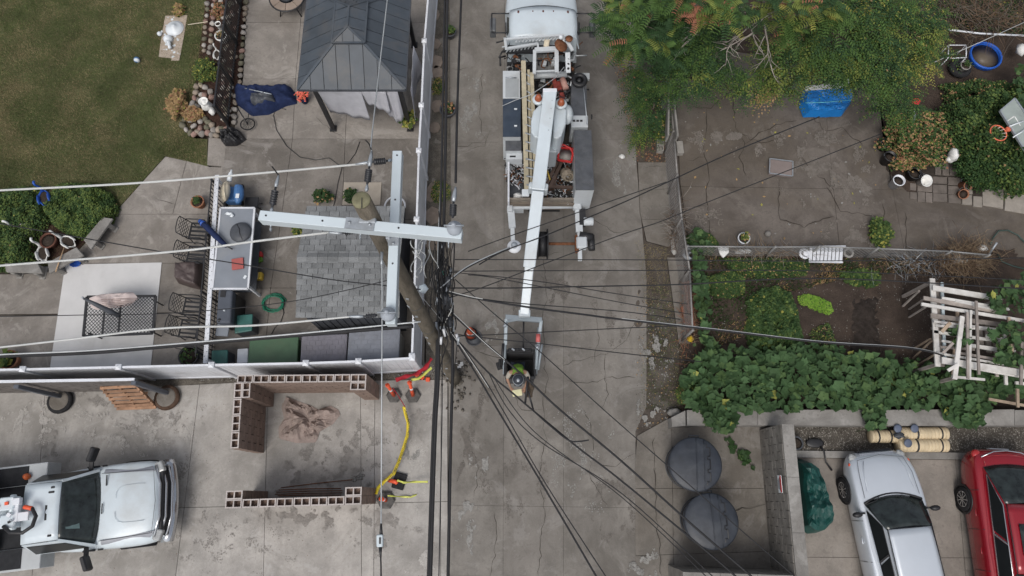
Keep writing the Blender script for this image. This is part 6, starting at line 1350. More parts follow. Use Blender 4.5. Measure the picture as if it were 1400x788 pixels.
# ---------------- bucket truck ----------------
c = W(742,180,0); t = T('bucket_truck', 'large white bucket truck parked in the alley with its boom lowered backwards', 'truck', (c.x,c.y,0))
def bpx(x0, y0, x1, y1, z0, z1, x2=None, x3=None):
    return MB().prism([W2(x0,y0,z1), W2(x1,y0,z1), W2(x1 if x3 is None else x3,y1,z1), W2(x0 if x2 is None else x2,y1,z1)], z0, z1)
ZC = 2.36; cl, cr = W(698,50,ZC), W(788,50,ZC); cxm = (cl.x+cr.x)/2; yr_ = W(742,52,ZC).y; yf_ = W(742,14,ZC).y; hwc = (cr.x-cl.x)/2
M_ = lambda x, y, z: (cxm+x, y, z)
rings = hull([(yr_,1.05,.9,1.9,1.95),(yr_+.3,1.05,.8,1.9,1.95),(yf_-.1,1.08,.8,1.8,1.9),(yf_+.35,1.14,.7,1.6,1.85),(yf_+1.1,1.13,.7,1.5,1.7),(yf_+1.7,1.0,.7,1.35,1.5),(yf_+1.9,.8,.75,1.15,1.3)])
obj('cab_body', MB().loft([[M_(*p) for p in r] for r in rings], closed=False), M_truckw, t, sub=1)
P = []
for j in range(9):
    v = j/8; y = yr_+(yf_-yr_)*v; e = 4*v*(1-v); row = []
    for i in range(13): u = i/12; k = (2*u-1); row.append(M_(k*(hwc+.03*e), y+(.06*(1-k*k) if v > .9 else 0), ZC-.05+.09*(1-k**4)+.03*e))
    P.append(row)
rfo = obj('roof', MB().grid(P), M_truckw, t, solid=.04)
for s in (-1,1): obj('cab_side', MB().add([M_(s*hwc,yr_,ZC-.05),M_(s*hwc,yf_,ZC-.05),M_(s*1.06,yf_+.3,1.8),M_(s*1.06,yr_,1.85)], [(0,1,2,3)]), M_truckw, t, solid=.03); obj('side_window', MB().add([M_(s*(hwc+.045),yr_+.35,ZC-.18),M_(s*(hwc+.045),yf_-.12,ZC-.18),M_(s*1.05,yf_+.05,2.0),M_(s*1.05,yr_+.35,2.0)], [(0,1,2,3)]), M_glass, t, solid=.01)
obj('back_panel', MB().add([M_(-hwc,yr_,ZC-.05),M_(hwc,yr_,ZC-.05),M_(1.05,yr_,1.2),M_(-1.05,yr_,1.2)], [(0,1,2,3)]), M_truckw, t, solid=.03)
P = [[M_((-1.0+2*i/10)*(1-v)+(-hwc+.03+(2*hwc-.06)*i/10)*v, (yf_+.42)*(1-v)+(yf_+.02)*v+.16*4*(i/10)*(1-i/10), 1.82*(1-v)+(ZC-.02)*v) for i in range(11)] for v in [j/5 for j in range(6)]]; obj('windscreen', MB().grid(P), M_glass, t, solid=.01)
for i in range(-3, 4): obj('roof_rib', MB().box(M_(i*.2, (yr_+yf_)/2-.1, ZC+.055-.004*abs(i)), (.03, (yf_-yr_)*.62, .012)), mat('rib_grey', (.47,.50,.52), .5, .1, 4), rfo, bevel=.004)
for x in (-.72,-.3,0,.3,.72): obj('marker_lamp', MB().blob(M_(x, yf_-.10, ZC+.055-.03*abs(x)), (.035,.06,.03), 1, 8, 6, 0), mat('lamp_dark_amber', (.10,.03,.02), .4), rfo)
for s in (-1,1):
    x = s*1.47; m = obj('mirror', MB().box(M_(x, yf_-.32, 1.98), (.17,.46,.34)), mat('mirror_shell', (.10,.105,.11), .3, .2, 5), t, bevel=.02); fr = MB()
    for y_ in (yf_+.05, yf_-.62): fr.tube([M_(s*1.0,y_,2.15),M_(s*1.5,y_,2.15)], .02, 6); 
    fr.tube([M_(s*1.5,yf_+.05,2.15),M_(s*1.5,yf_-.62,2.15)], .02, 6).tube([M_(s*1.5,yf_-.3,2.15),M_(s*1.5,yf_-.3,1.7)], .02, 6); obj('mirror_frame', fr, M_black, m); obj('vent', MB().box(M_(s*1.09, yf_-.3, 1.93), (.03,.4,.04)), M_black, t)
    for y_ in (yf_+1.0, W(742,150,0).y, W(742,185,0).y): rr = .5; wc = M_(s*.95, y_, .5); w_ = obj('wheel', MB().lathe([(rr*.6,-.14),(rr*.95,-.14),(rr,-.1),(rr,.1),(rr*.95,.14),(rr*.6,.14)], 24, wc, (1,0,0)), M_rubber, t); obj('rim', MB().lathe([(rr*.6,-.02),(rr*.3,.0),(0,.02)], 18, wc, (1,0,0)), M_white, w_)
obj('chassis', MB().prism([W2(720,60,.7),W2(768,60,.7),W2(766,285,.7),W2(722,285,.7)], .45, .8), M_black, t); obj('bed_floor', bpx(694,64,786,274,.86,.96), mat('bed_dirty', (.06,.055,.05), .9, .35, 6, bump=.6, dirt=.5, dirtcol=(.13,.10,.08)), t)
M_boxw = mat('box_white', (.52,.55,.57), .45, .07, 2.5, dirt=.35, dirtcol=(.30,.29,.27)); M_navyd = mat('box_navy', (.045,.06,.085), .6, .15, 3, dirt=.3, dirtcol=(.11,.12,.13)); M_tread = mat('tread_dark', (.075,.08,.09), .55, .25, 5, dirt=.5, dirtcol=(.15,.15,.155))
def cabinet(name, x0, y0, x1, y1, z, top, x2=None, x3=None, z0=.6):
    o = obj(name, bpx(x0,y0,x1,y1,z0,z-.025,x2,x3), M_boxw, t, bevel=.012); obj('lid', bpx(x0,y0,x1,y1,z-.024,z,x2,x3), top, o, bevel=.004); return o
o = cabinet('side_cabinet', 687.5,97,711,134.5,2.0,M_boxw); obj('lid_panel', bpx(691,108,709,133,2.0,2.012), mat('panel_grey2', (.33,.35,.36), .5, .08, 3), o); obj('handle', MB().tube([W(691,106.5,2.04),W(706,106.5,2.04)], .02, 6), M_steel, o)
o = cabinet('side_cabinet', 687.5,135.5,712,187,2.0,M_navyd)
for y in (149,172): obj('latch', bpx(703,y-1,707,y+1,2.0,2.02).add([],[]), M_white, o, bevel=.003)
cabinet('side_cabinet', 691,187.5,713,206,1.75,M_tread); o = cabinet('side_cabinet', 692,206.5,714,218,1.55,M_boxw); obj('slot', bpx(697,213,705,215,1.55,1.56), M_black, o)
o = cabinet('side_cabinet', 781,108,802,172,1.85,M_tread); obj('grab_rail', MB().tube([W(797,112,1.95),W(803,170,1.95)], .018, 6), M_steel, o)
o = cabinet('side_cabinet', 784.5,178,808.5,260,1.95,M_tread, 787,812.5); obj('rear_plate', MB().box(W(803,262,1.5)+Vector((0,-.02,-.3)), (.12,.02,.08)), M_trim, o)
o = obj('control_box', bpx(781,158,804,174,1.0,1.86), M_boxw, t, bevel=.01)
for x in (783,788,793): obj('vent', bpx(x,164,x+3.5,166.5,1.86,1.87), M_black, o)
obj('door_hook', MB().ring(W(809,160,1.6), .07, .015, 12, 5, axis=(1,0,0)), M_black, t)
for (x0,y0,x1,y1,z0,z1,m) in ((694,216,696.5,276,.9,1.35,M_vinyl),(693,270.5,785,273,.9,1.3,mat('sill_tan', (.24,.21,.175), .85, .2, 6, dirt=.5)),(693,276,785,279,.7,1.1,mat('sill_brown', (.19,.16,.13), .8))): obj('bed_side', bpx(x0,y0,x1,y1,z0,z1), m, t)
obj('step_plate', bpx(694,276,716,286,.6,.9), M_boxw, t); obj('rear_bar', MB().tube([W(699,283,.85),W(788,281.5,.85)], .085, 12), M_boxw, t)
for x0,y0,x1,y1 in ((698,281,702,343),(790,279,793,357)): obj('reel_rail', MB().bar(W(x0,y0,.85),W((x0+x1)/2+.5,(y0+y1)/2,.8),.2,.12).bar(W((x0+x1)/2+.5,(y0+y1)/2,.8),W(x1,y1,.7),.12,.1), M_boxw, t, bevel=.01); 
obj('rear_bracket', MB().box(W(788.5,282,.9), (.22,.22,.2)).box(W(697,285,.9), (.16,.24,.2)), M_boxw, t, bevel=.015)
rl = obj('cable_reel', MB().tube([W(736,334,.75),W(747,334,.75)], .36, 24), M_trim, t)
for x in (734.5,747.5): obj('reel_flange', MB().tube([W(x,334,.75),W(x+1.4,334,.75)], .44, 26), M_black, rl)
obj('axle', MB().tube([W(748,333.5,.75),W(787,333.5,.75)], .045, 8), M_rust, t); obj('motor', MB().box(W(795,333,.8), (.3,.34,.25)), M_boxw, t, bevel=.03); obj('motor_drum', MB().tube([W(792,322,.8),W(810,325,.8)], .12, 12).tube([W(808,322,.75),W(809,342,.75)], .1, 12), M_black, t)
obj('axle_clamp', MB().box(W(788.5,334,.75), (.1,.5,.16)), M_rust, t); obj('side_pump', MB().tube([W(798,303,.9),W(811,303,.9)], .12, 12), M_boxw, t, bevel=.01); obj('pump_bracket', MB().box(W(796,298,.8), (.18,.5,.2)), M_black, t)
# ladder
for (x0,y0,x1,y1,w) in ((715.5,84,720,261,.13),(727,100,732.5,262,.10)): obj('ladder_rail', MB().bar(W(x0,y0,2.3),W(x1,y1,2.1),w,.08), mat('ladder_cream', (.44,.39,.28), .6, .12, 6, dirt=.3), t)
for i in range(14): v = (i+1.3)/15; obj('rung', MB().tube([W(715.5+4.5*v,84+177*v,2.22), W(727+5.5*v,92+170*v,2.22)], .022, 6), M_steel, t)
obj('ladder_rail', MB().bar(W(722.5,96,2.2),W(726.5,262,2.0),.07,.06), MATS['ladder_cream'], t); obj('ladder_foot', MB().box(W(718.5,264,2.1), (.2,.2,.1)), M_white, t, bevel=.02)
# rack behind the cab
g_ = mat('rack_grey', (.36,.38,.39), .5, .12, 5, dirt=.5, dirtcol=(.18,.17,.15)); obj('rack_backing', MB().prism([W2(695,56,2.05),W2(770,51,2.05),W2(772,72,2.05),W2(692,72,2.05)], 1.98, 2.05), M_trim, t); rk = obj('headache_rack', MB().bar(W(692,54,2.7),W(770,48,2.7),.05,.05).bar(W(692,67,2.3),W(736,60,2.3),.07,.06).bar(W(690,52,2.6),W(692,68,2.3),.07,.05).bar(W(735,60,2.35),W(736,70,2.35),.06,.05).bar(W(770,47,2.6),W(771,72,2.3),.06,.05), M_boxw, t)
for i in range(13): x = 712+i*4.6; obj('slat', MB().bar(W(x,51.5-(x-692)*.05,2.68),W(x-7,58.5-(x-692)*.05,2.5),.05,.03), M_boxw, rk)
for i in range(8): x = 694+i*5; obj('slat', MB().bar(W(x+3,66-(x-692)*.16,2.28),W(x-2,72-(x-692)*.16,2.1),.035,.02), g_, rk)
rf2 = obj('front_frame', MB().bar(W(731,69,2.4),W(763,67,2.4),.14,.1).bar(W(731,69,2.4),W(730.5,102,2.3),.1,.1).bar(W(761,68,2.4),W(761,100,2.3),.12,.1).bar(W(733,98,2.3),W(758,97,2.3),.05,.05), M_boxw, t, bevel=.01)
obj('cross_pipe', MB().tube([W(722,104,2.0),W(775,102,2.0)], .09, 12), g_, t); obj('hoist_disc', MB().lathe([(.2,0),(.2,.04),(.08,.06),(0,.06)], 20, W(766.5,63,2.5), (.5,0,1)), M_rust, t); obj('hoist_arm', MB().bar(W(775,56,2.5),W(783,70,2.4),.10,.08).bar(W(776,72,2.5),W(777,100,2.3),.14,.06), M_boxw, t, bevel=.01)
for y in (77,82,88,94): obj('hole', MB().cyl(W(777,y,2.46-(y-77)*.006),W(777,y,2.48-(y-77)*.006),.035,10), M_black, t)
obj('hoist_pulley', MB().lathe([(.1,0),(.11,.04),(0,.05)], 14, W(778,54,2.6)), M_rust, t); obj('grey_drum', MB().tube([W(744,59,2.4),W(751,60,2.4)], .14, 14), M_cream, t); obj('round_weight', MB().blob(W(767,51,2.7), (.07,.07,.07), 1, 10, 8, 0), M_white, t)
obj('engine_block', bpx(733,72,759,97,1.2,1.9), mat('machinery_grey', (.16,.16,.155), .7, .35, 9, bump=.6, dirt=.5), t, bevel=.03); obj('spare_reel', MB().ring(W(792,110,2.0), .17, .07, 24, 8).lathe([(.12,-.03),(.03,.05),(0,.05)], 16, W(792,110,2.0)), M_trim, t)
obj('mount_plate', bpx(786,100,806,108,1.8,1.9), g_, t); 
rr = random.Random(14); ms = [M_trim, M_trim, M_trim, g_, M_rust, MATS['machinery_grey'], M_boxw]
def clutter(n, x0, y0, x1, y1, z, seed, s=.16, mm=None):
    q = random.Random(seed)
    for i in range(n):
        p = W(q.uniform(x0,x1), q.uniform(y0,y1), z+q.uniform(-.1,.15)); m = (mm or ms)[q.randrange(len(mm or ms))]; k = q.random()
        if k < .45: a_ = q.uniform(0,6.28); l_ = q.uniform(.15,.5); obj('pipe', MB().tube([p, p+Vector((math.cos(a_)*l_*.5,math.sin(a_)*l_*.5,q.uniform(-.05,.1))), p+Vector((math.cos(a_+.6)*l_,math.sin(a_+.6)*l_,0))], q.uniform(.015,.035), 6), m, t)
        elif k < .8: obj('fitting', MB().box(p, (q.uniform(.05,s),q.uniform(.05,s),q.uniform(.05,.12)), rz=q.random()*3, rx=q.uniform(-.3,.3)), m, t, bevel=.008)
        else: obj('hose_loop', MB().ring(p, q.uniform(.06,.16), .014, 14, 5, axis=(q.uniform(-.5,.5),q.uniform(-.5,.5),1)), m, t)
obj('platform', bpx(693,57,783,100,.9,1.25), M_trim, t); clutter(34, 694,58,782,72,1.6,9); clutter(60, 722,104,780,138,1.6,1); clutter(26, 690,70,722,98,1.7,2); clutter(18, 738,72,762,98,1.95,3); clutter(22, 768,70,786,130,1.8,4)
M_red2 = mat('machine_red', (.22,.05,.04), .6, .3, 9)
for (x,y,a_,b_) in ((758,112,.12,.5),(765,118,.16,.3),(768,132,.16,.22)): obj('red_bracket', MB().box(W(x,y,1.8), (a_,b_,.12), rz=.15), M_red2, t, bevel=.02)
obj('pink_cylinder', MB().tube([W(769,108,1.95),W(774,122,1.95)], .09, 10), mat('faded_pink', (.42,.24,.20), .6), t)
# turret and beacons
def cheek(pts, z0, z1): return MB().prism([W2(x,y,z1) for x,y in pts], z0, z1)
obj('turret_base', MB().lathe([(.55,.9),(.55,1.3),(.42,1.5),(.42,2.0)], 28, W(750,175,1.0)*Vector((1,1,0))), M_trim, t); obj('turret_block', bpx(734,182,764,208,1.6,2.5,736,762), mat('turret_grey', (.36,.39,.41), .45, .08, 3), t, bevel=.03)
obj('turret_cheek', cheek([(738,142),(743,136),(741,176),(739,189),(731,188),(726,180),(726,165),(729,152)], 2.1, 3.1), M_truckw, t, bevel=.05, seg=3); obj('turret_cheek', cheek([(759,138),(767,140),(775,150),(774,168),(768,185),(762,190),(756,188),(757,160)], 2.1, 3.1), M_truckw, t, bevel=.05, seg=3)
obj('motor_pod', MB().blob(W(776,157,2.7), (.16,.28,.25), 3, 12, 8, .1), M_truckw, t)
for x, y in ((736,136),(767,142)):
    c = W(x, y, 3.2); b_ = obj('beacon_plate', MB().lathe([(.15,-.06),(.16,0),(.1,.015),(0,.015)], 20, c), M_truckw, t); obj('beacon', MB().lathe([(.095,0),(.1,.03),(.085,.05),(.075,.12),(.05,.15),(0,.16)], 16, c+Vector((0,0,.015))), mat('beacon_orange', (.36,.10,.045), .35, .12, 20), b_)
# boom
bo = obj('boom', MB().bar(W(752,127,3.5),W(735.5,262,3.05),.34,.34).bar(W(735.5,262,3.04),W(723.5,366,2.4),.31,.31), M_truckw, t, bevel=.02, seg=2)
obj('boom_extension', MB().bar(W(724,362,2.41),W(717,430,1.9),.235,.235), M_truckw, bo, bevel=.015)
obj('boom_collar', MB().box(W(736,257,3.0)+Vector((0,0,-.06)), (.50,.2,.36), rz=-.12), M_truckw, bo, bevel=.04, seg=2); obj('boom_end_plate', MB().box(W(751.5,127.5,3.52), (.36,.1,.3), rz=.0), M_vinyl, bo, bevel=.01)
obj('boom_tip', MB().box(W(717,429,1.92), (.3,.16,.2)), M_truckw, bo, bevel=.015)
for i, v in enumerate((.12,.2,.3,.42)): p = W(752,127,3.5).lerp(W(735.5,262,3.05), v); obj('bolt', MB().cyl(p+Vector((.08,0,.15)),p+Vector((.08,0,.19)),.012,6), M_steel, bo)
M_fork = mat('fork_grey', (.27,.31,.34), .5, .1, 4, metal=.3)
obj('fork_frame', MB().bar(W(691,434,1.7),W(741,438,1.7),.13,.12).bar(W(692,436,1.7),W(691,472,1.5),.09,.1).bar(W(740,438,1.7),W(735,478,1.5),.09,.1).bar(W(714,436,1.7),W(692,440,1.7),.06,.06), M_fork, t, bevel=.01)
for (x0,y0,x1,y1,r_,m) in ((691,445,690,492,.04,M_fork),(688,470,686,500,.035,M_trim),(737,448,733,505,.045,M_fork),(741,470,736,506,.03,M_fork),(716,438,715.5,478,.022,M_trim),(722,515,718,552,.028,M_trim),(722,535,729,560,.024,M_trim)): obj('linkage', MB().tube([W(x0,y0,1.6),W(x1,y1,1.35)], r_, 8), m, t)
obj('reflector_tube', MB().tube([W(736,457,1.68),W(735.5,468,1.66)], .06, 10), mat('pink_red', (.55,.13,.12), .5), t); obj('pivot', MB().tube([W(690,444,1.75),W(692,446,1.75)], .07, 10).blob(W(734.5,475,1.65), (.05,.05,.05)), M_steel, t)
obj('outrigger_foot', MB().box(W(684,500,1.1), (.2,.2,.1), rz=.3).box(W(683,497,1.2), (.06,.22,.12)), M_trim, t, bevel=.01).name = 'swivel_bracket'
# basket
c = W(711,498,1.35); tubw, tubd = .74, .66
def shell(z0, z1, w, d_, th): 
    mb = MB()
    for (cx_,cy_,sx,sy) in ((0,d_/2,w,th),(0,-d_/2,w,th),(-w/2,0,th,d_-th*1.02),(w/2,0,th,d_-th*1.02)): mb.box((c.x+cx_,c.y+cy_,(z0+z1)/2),(sx,sy,z1-z0))
    return mb
bk = obj('basket', shell(.28,1.32,tubw,tubd,.03).box((c.x,c.y,.30),(tubw-.04,tubd-.04,.03)), mat('basket_dark', (.085,.085,.09), .6, .2, 5), t, bevel=.008)
obj('basket_rim', shell(1.32,1.38,tubw+.05,tubd+.05,.07), M_trim, bk, bevel=.012)
obj('tool_board', MB().box((c.x,c.y+.36,1.36),(.62,.12,.08)), M_trim, bk, bevel=.015)
for i in range(7): obj('tool', MB().box((c.x-.27+i*.09,c.y+.37,1.43),(.04,.07+.02*(i % 3),.06),rz=i), (M_trim,M_steel,M_trim)[i % 3], bk, bevel=.005)
for s in (-1,1): obj('side_arm', MB().bar((c.x+s*.43,c.y+.5,1.45),(c.x+s*.42,c.y-.25,1.25),.06,.1), M_fork, bk, bevel=.008)
# bed load
def thing1(name, label, cat, mb, m, **k): return tag(obj(name, mb, m, **k), label, cat)
t2 = T('traffic_cone', 'grey topped cone standing in a red frame in the truck bed', 'cone', W(773,212,1.1)); obj('frame', MB().bar(W(764,202,1.6),W(784,204,1.6),.05,.05).bar(W(784,204,1.6),W(781,222,1.6),.05,.05).bar(W(781,222,1.6),W(763,219,1.6),.05,.05).bar(W(763,219,1.6),W(764,202,1.6),.05,.05), M_red, t2)
obj('cone', MB().lathe([(.19,.0),(.17,-.02),(.03,-.4),(0,-.4)], 20, W(773,212,1.6)), mat('cone_inside', (.32,.30,.28), .7), t2); obj('plate', MB().prism([W2(764,203,1.55),W2(783,205,1.55),W2(780,221,1.55),W2(764,218,1.55)], 1.5, 1.54), MATS['machinery_grey'], t2); obj('hose', MB().tube([W(760,200,1.7),W(770,198,1.75),W(780,203,1.7),W(785,214,1.6)], .03, 6), M_red, t2)
for i, (x0,y0,x1,y1,l_) in enumerate(((762,222,748,252,'left of the two long brown beams lying in the truck bed'),(768,222,753,254,'right of the two long brown beams lying in the truck bed'))): thing1('steel_beam', l_, 'beam', MB().bar(W(x0,y0,1.4),W(x1,y1,1.3),.09,.09), mat('beam_brown', (.085,.06,.05), .8, .3, 6))
thing1('steel_beam', 'short brown beam lying across the rear of the truck bed', 'beam', MB().bar(W(748,255,1.3),W(783,257,1.3),.08,.08), MATS['beam_brown']); thing1('steel_beam', 'short upright brown beam in the middle of the truck bed', 'beam', MB().bar(W(760,236,1.3),W(758,254,1.3),.08,.08), MATS['beam_brown'])
thing1('work_bag', 'open tan canvas bag in the truck bed behind the red frame', 'bag', MB().lathe([(.16,-.2),(.19,0),(.14,.12),(.11,.12),(.14,0),(.12,-.1),(0,-.14)], 9, W(776,240,1.35), (.3,-.8,.6), smooth=False), mat('canvas_tan', (.27,.23,.18), .9, .25, 12, dirt=.5)); thing1('yellow_bar', 'thin yellow bar beside the boom in the truck bed', 'bar', MB().tube([W(748,232,1.4),W(752,246,1.4)], .02, 5), MATS['yellow_plastic'])
thing1('white_bucket', 'crumpled white plastic bag at the rear left of the truck bed', 'bag', MB().blob(W(708,268,1.1), (.14,.1,.08), 3, 12, 8, .5), M_whitecer).name = 'plastic_bag.002'; thing1('grey_sheet', 'flat grey rubber sheet on the truck bed behind the left cabinets', 'sheet', MB().prism([W2(697,250,1.0),W2(714,249,1.0),W2(716,270,1.0),W2(697,270,1.0)], .99, 1.01), M_darkgrey)
q = random.Random(77); mbs = MB()
for i in range(700):
    x, y = (q.uniform(697,714), q.uniform(219,250)) if q.random() < .38 else (q.uniform(745,785), q.uniform(200,270)); p = W(x, y, 1.02+q.uniform(0,.2)); a_ = q.uniform(0,6.28); l_ = q.uniform(.05,.28)
    mbs.tube([p, p+Vector((math.cos(a_)*l_*.5,math.sin(a_)*l_*.5,.03)), p+Vector((math.cos(a_+.8)*l_,math.sin(a_+.8)*l_,0))], q.uniform(.006,.02), 4, q.randrange(5))
tag(obj('line_hardware', mbs, [M_trim, g_, M_vinyl, M_rust, M_trim]), 'jumble of cables, clamps and fittings filling the truck bed', 'hardware', None, 'stuff')
tag(obj('hydraulic_line', MB().tube([W(687,145,2.1),W(705,137,2.2),W(725,130,2.6),W(745,117,2.5),W(760,106,2.3),W(771,92,2.4)], .012, 5), M_wiregrey, t), None)
# ---------------- worker ----------------
M_skin = mat('skin', (.30,.17,.11), .55, .1, 8); M_vest = mat('vest_lime', (.13,.24,.035), .7, .15, 9); M_shirt = mat('shirt_cream', (.38,.35,.30), .8, .1, 6); M_jeans = mat('dark_jeans', (.03,.035,.05), .85, .2, 8); M_helmet = mat('helmet_dark', (.03,.035,.045), .35, .15, 6)
b = W(708,504,1.35); pw = T('person', 'worker in a lime vest and dark helmet bending over the edge of the lift basket', 'person', (b.x,b.y+.02,.33))
def skin(name, V, E, rad, m, parent, sub=1):
    me = bpy.data.meshes.new(name); me.from_pydata(V, E, []); o = bpy.data.objects.new(name, me); link(o, parent); me.materials.append(m)
    md = o.modifiers.new('skin', 'SKIN'); md.use_smooth_shade = True
    for i, r_ in enumerate(rad): me.skin_vertices[0].data[i].radius = (r_, r_) if not isinstance(r_, tuple) else r_
    me.skin_vertices[0].data[0].use_root = True
    s_ = o.modifiers.new('sub', 'SUBSURF'); s_.levels = sub; s_.render_levels = sub; return o
V = [(0,.02,.92),(0,-.04,1.12),(0,-.13,1.28),(0,-.2,1.36),(0,-.27,1.42),(0,-.33,1.46), (.09,.02,.86),(.11,-.02,.48),(.11,.04,.08),(.11,-.12,.04), (-.09,.02,.86),(-.11,-.02,.48),(-.11,.04,.08),(-.11,-.12,.04),
     (.19,-.16,1.34),(.28,-.3,1.14),(.19,-.5,1.1),(.16,-.56,1.09),(-.19,-.16,1.34),(-.28,-.3,1.14),(-.2,-.5,1.08),(-.17,-.56,1.07)]
E = [(0,1),(1,2),(2,3),(3,4),(4,5),(0,6),(6,7),(7,8),(8,9),(0,10),(10,11),(11,12),(12,13),(3,14),(14,15),(15,16),(16,17),(3,18),(18,19),(19,20),(20,21)]
skin('body', V, E, [(.14,.1),(.14,.1),(.15,.11),(.12,.09),.055,.06,.085,.06,.045,.04,.085,.06,.045,.04,.06,.045,.032,.035,.06,.045,.032,.035], M_skin, pw)
hd = MB().blob((0,-.38,1.50), (.085,.11,.115), 1, 16, 12, .03).blob((0,-.495,1.475), (.014,.022,.02), 1, 8, 6, 0)
for s in (-1,1): hd.blob((s*.088,-.37,1.49), (.012,.03,.035), 2, 8, 6, 0)
h_ = obj('head', hd, M_skin, pw, world=False)
for s in (-1,1): obj('eye', MB().blob((s*.034,-.478,1.505), (.013,.01,.008), 1, 8, 6, 0), M_trim, h_, world=False)
obj('mouth', MB().blob((0,-.478,1.435), (.028,.008,.006), 1, 8, 6, 0), mat('lip', (.25,.09,.07)), h_, world=False)
hm = obj('helmet', MB().lathe([(.155,-.005),(.16,.0),(.135,.02),(.13,.07),(.105,.12),(.06,.15),(0,.158)], 22, (0,-.40,1.545), (0,-.22,1)), M_helmet, pw, world=False); obj('brim', MB().blob((0,-.53,1.53), (.1,.06,.012), 1, 14, 6, 0), M_helmet, hm, world=False); obj('helmet_pale_top', MB().blob((.0,-.44,1.70), (.04,.045,.014), 1, 10, 6, 0), M_steel, hm, world=False); obj('band', MB().ring((0,-.407,1.575), .134, .009, 22, 5, axis=(0,-.22,1)), M_steel, hm, world=False)  # the flat steel-coloured blob is only a paler top on the helmet
skin('vest', [(0,.03,.98),(0,-.04,1.14),(0,-.13,1.30),(0,-.19,1.37),(.13,-.16,1.37),(-.13,-.16,1.37)], [(0,1),(1,2),(2,3),(3,4),(3,5)], [(.17,.125),(.175,.13),(.18,.13),(.14,.1),.095,.095], M_vest, pw)
skin('trousers', [(0,.02,.9),(.09,.02,.84),(.11,-.02,.48),(.11,.04,.1),(-.09,.02,.84),(-.11,-.02,.48),(-.11,.04,.1)], [(0,1),(1,2),(2,3),(0,4),(4,5),(5,6)], [(.16,.12),.1,.075,.065,.1,.075,.065], M_jeans, pw)
for s in (-1,1):
    skin('sleeve', [(s*.17,-.15,1.35),(s*.235,-.22,1.25),(s*.28,-.3,1.145)], [(0,1),(1,2)], [.08,.07,.058], M_shirt, pw)
    skin('boot', [(s*.11,.05,.1),(s*.11,.02,.05),(s*.11,-.14,.04)], [(0,1),(1,2)], [.06,.06,.05], M_trim, pw)
    hx, hy, hz = s*.165, -.57, 1.085 if s > 0 else 1.065; fg = MB()
    for i in range(4): o_ = (i-1.5)*.02; l_ = (.07,.08,.075,.06)[i]; fg.tube([(hx+o_,hy-.02,hz),(hx+o_-s*.01,hy-.02-l_*.5,hz+.006),(hx+o_-s*.02,hy-.02-l_*.8,hz-.02),(hx+o_-s*.022,hy-.02-l_*.75,hz-.045)], [.011,.010,.009,.007], 6)
    fg.tube([(hx-s*.035,hy+.02,hz),(hx-s*.06,hy-.015,hz+.0),(hx-s*.065,hy-.045,hz-.015)], [.013,.011,.009], 6); fg.blob((hx,hy+.0,hz), (.042,.05,.018), 2, 12, 8, .05); obj('hand', fg, M_skin, pw, world=False)
for s in (-1,1): obj('reflective_stripe', MB().bar((s*.085,-.02,1.245),(s*.085,-.17,1.43),.045,.012), M_shirt, pw, world=False)
obj('vest_mark', MB().bar((-.05,-.05,1.30),(.05,-.10,1.355),.05,.01), M_trim, pw, world=False)
p = pw.location; thing1('panel_card', 'pale yellow flat box held by the bending worker', 'box', MB().box((p.x-.02,p.y-.66,p.z+1.05), (.25,.17,.05), rz=.15, rx=.2), mat('pale_yellow', (.60,.57,.36), .6, .1, 6), bevel=.01)
thing1('rope_bundle', 'brown bundle of rope hanging outside the lift basket below the worker', 'rope', MB().blob((p.x+.28,p.y-.55,p.z+.85), (.12,.2,.22), 6, 14, 9, .7), mat('rope_brown', (.13,.10,.075), .95, .4, 20, bump=1))
# ---------------- squash vines and garden plants ----------------
L1 = mat('squash_leaf', (.044,.084,.034), .65, .25, 4, rnd=.3); L2 = mat('squash_leaf_light', (.068,.115,.042), .65, .25, 4, rnd=.25); L3 = mat('squash_leaf_yellow', (.26,.27,.07), .6, .3, 4, rnd=.2)
def squash_mesh(m, seed):
    q = random.Random(seed); mb = MB(); vs = [(0,0,0)]; n = 14
    for i in range(n):
        a = 2*PI*i/n; r_ = (.5 if i == 0 else 1)*(.9+.14*(1 if i % 3 == 1 else -.6))*q.uniform(.93,1.05); vs.append((math.cos(a)*r_, math.sin(a)*r_, .16*r_+q.uniform(-.05,.05)))
    mb.add(vs, [(0, 1+i, 1+(i+1) % n) for i in range(n)], 0, False); return mb.mesh('leaf', m)
SQ = [squash_mesh(L1, i) for i in range(4)] + [squash_mesh(L2, i+9) for i in range(2)] + [squash_mesh(L3, 20)]
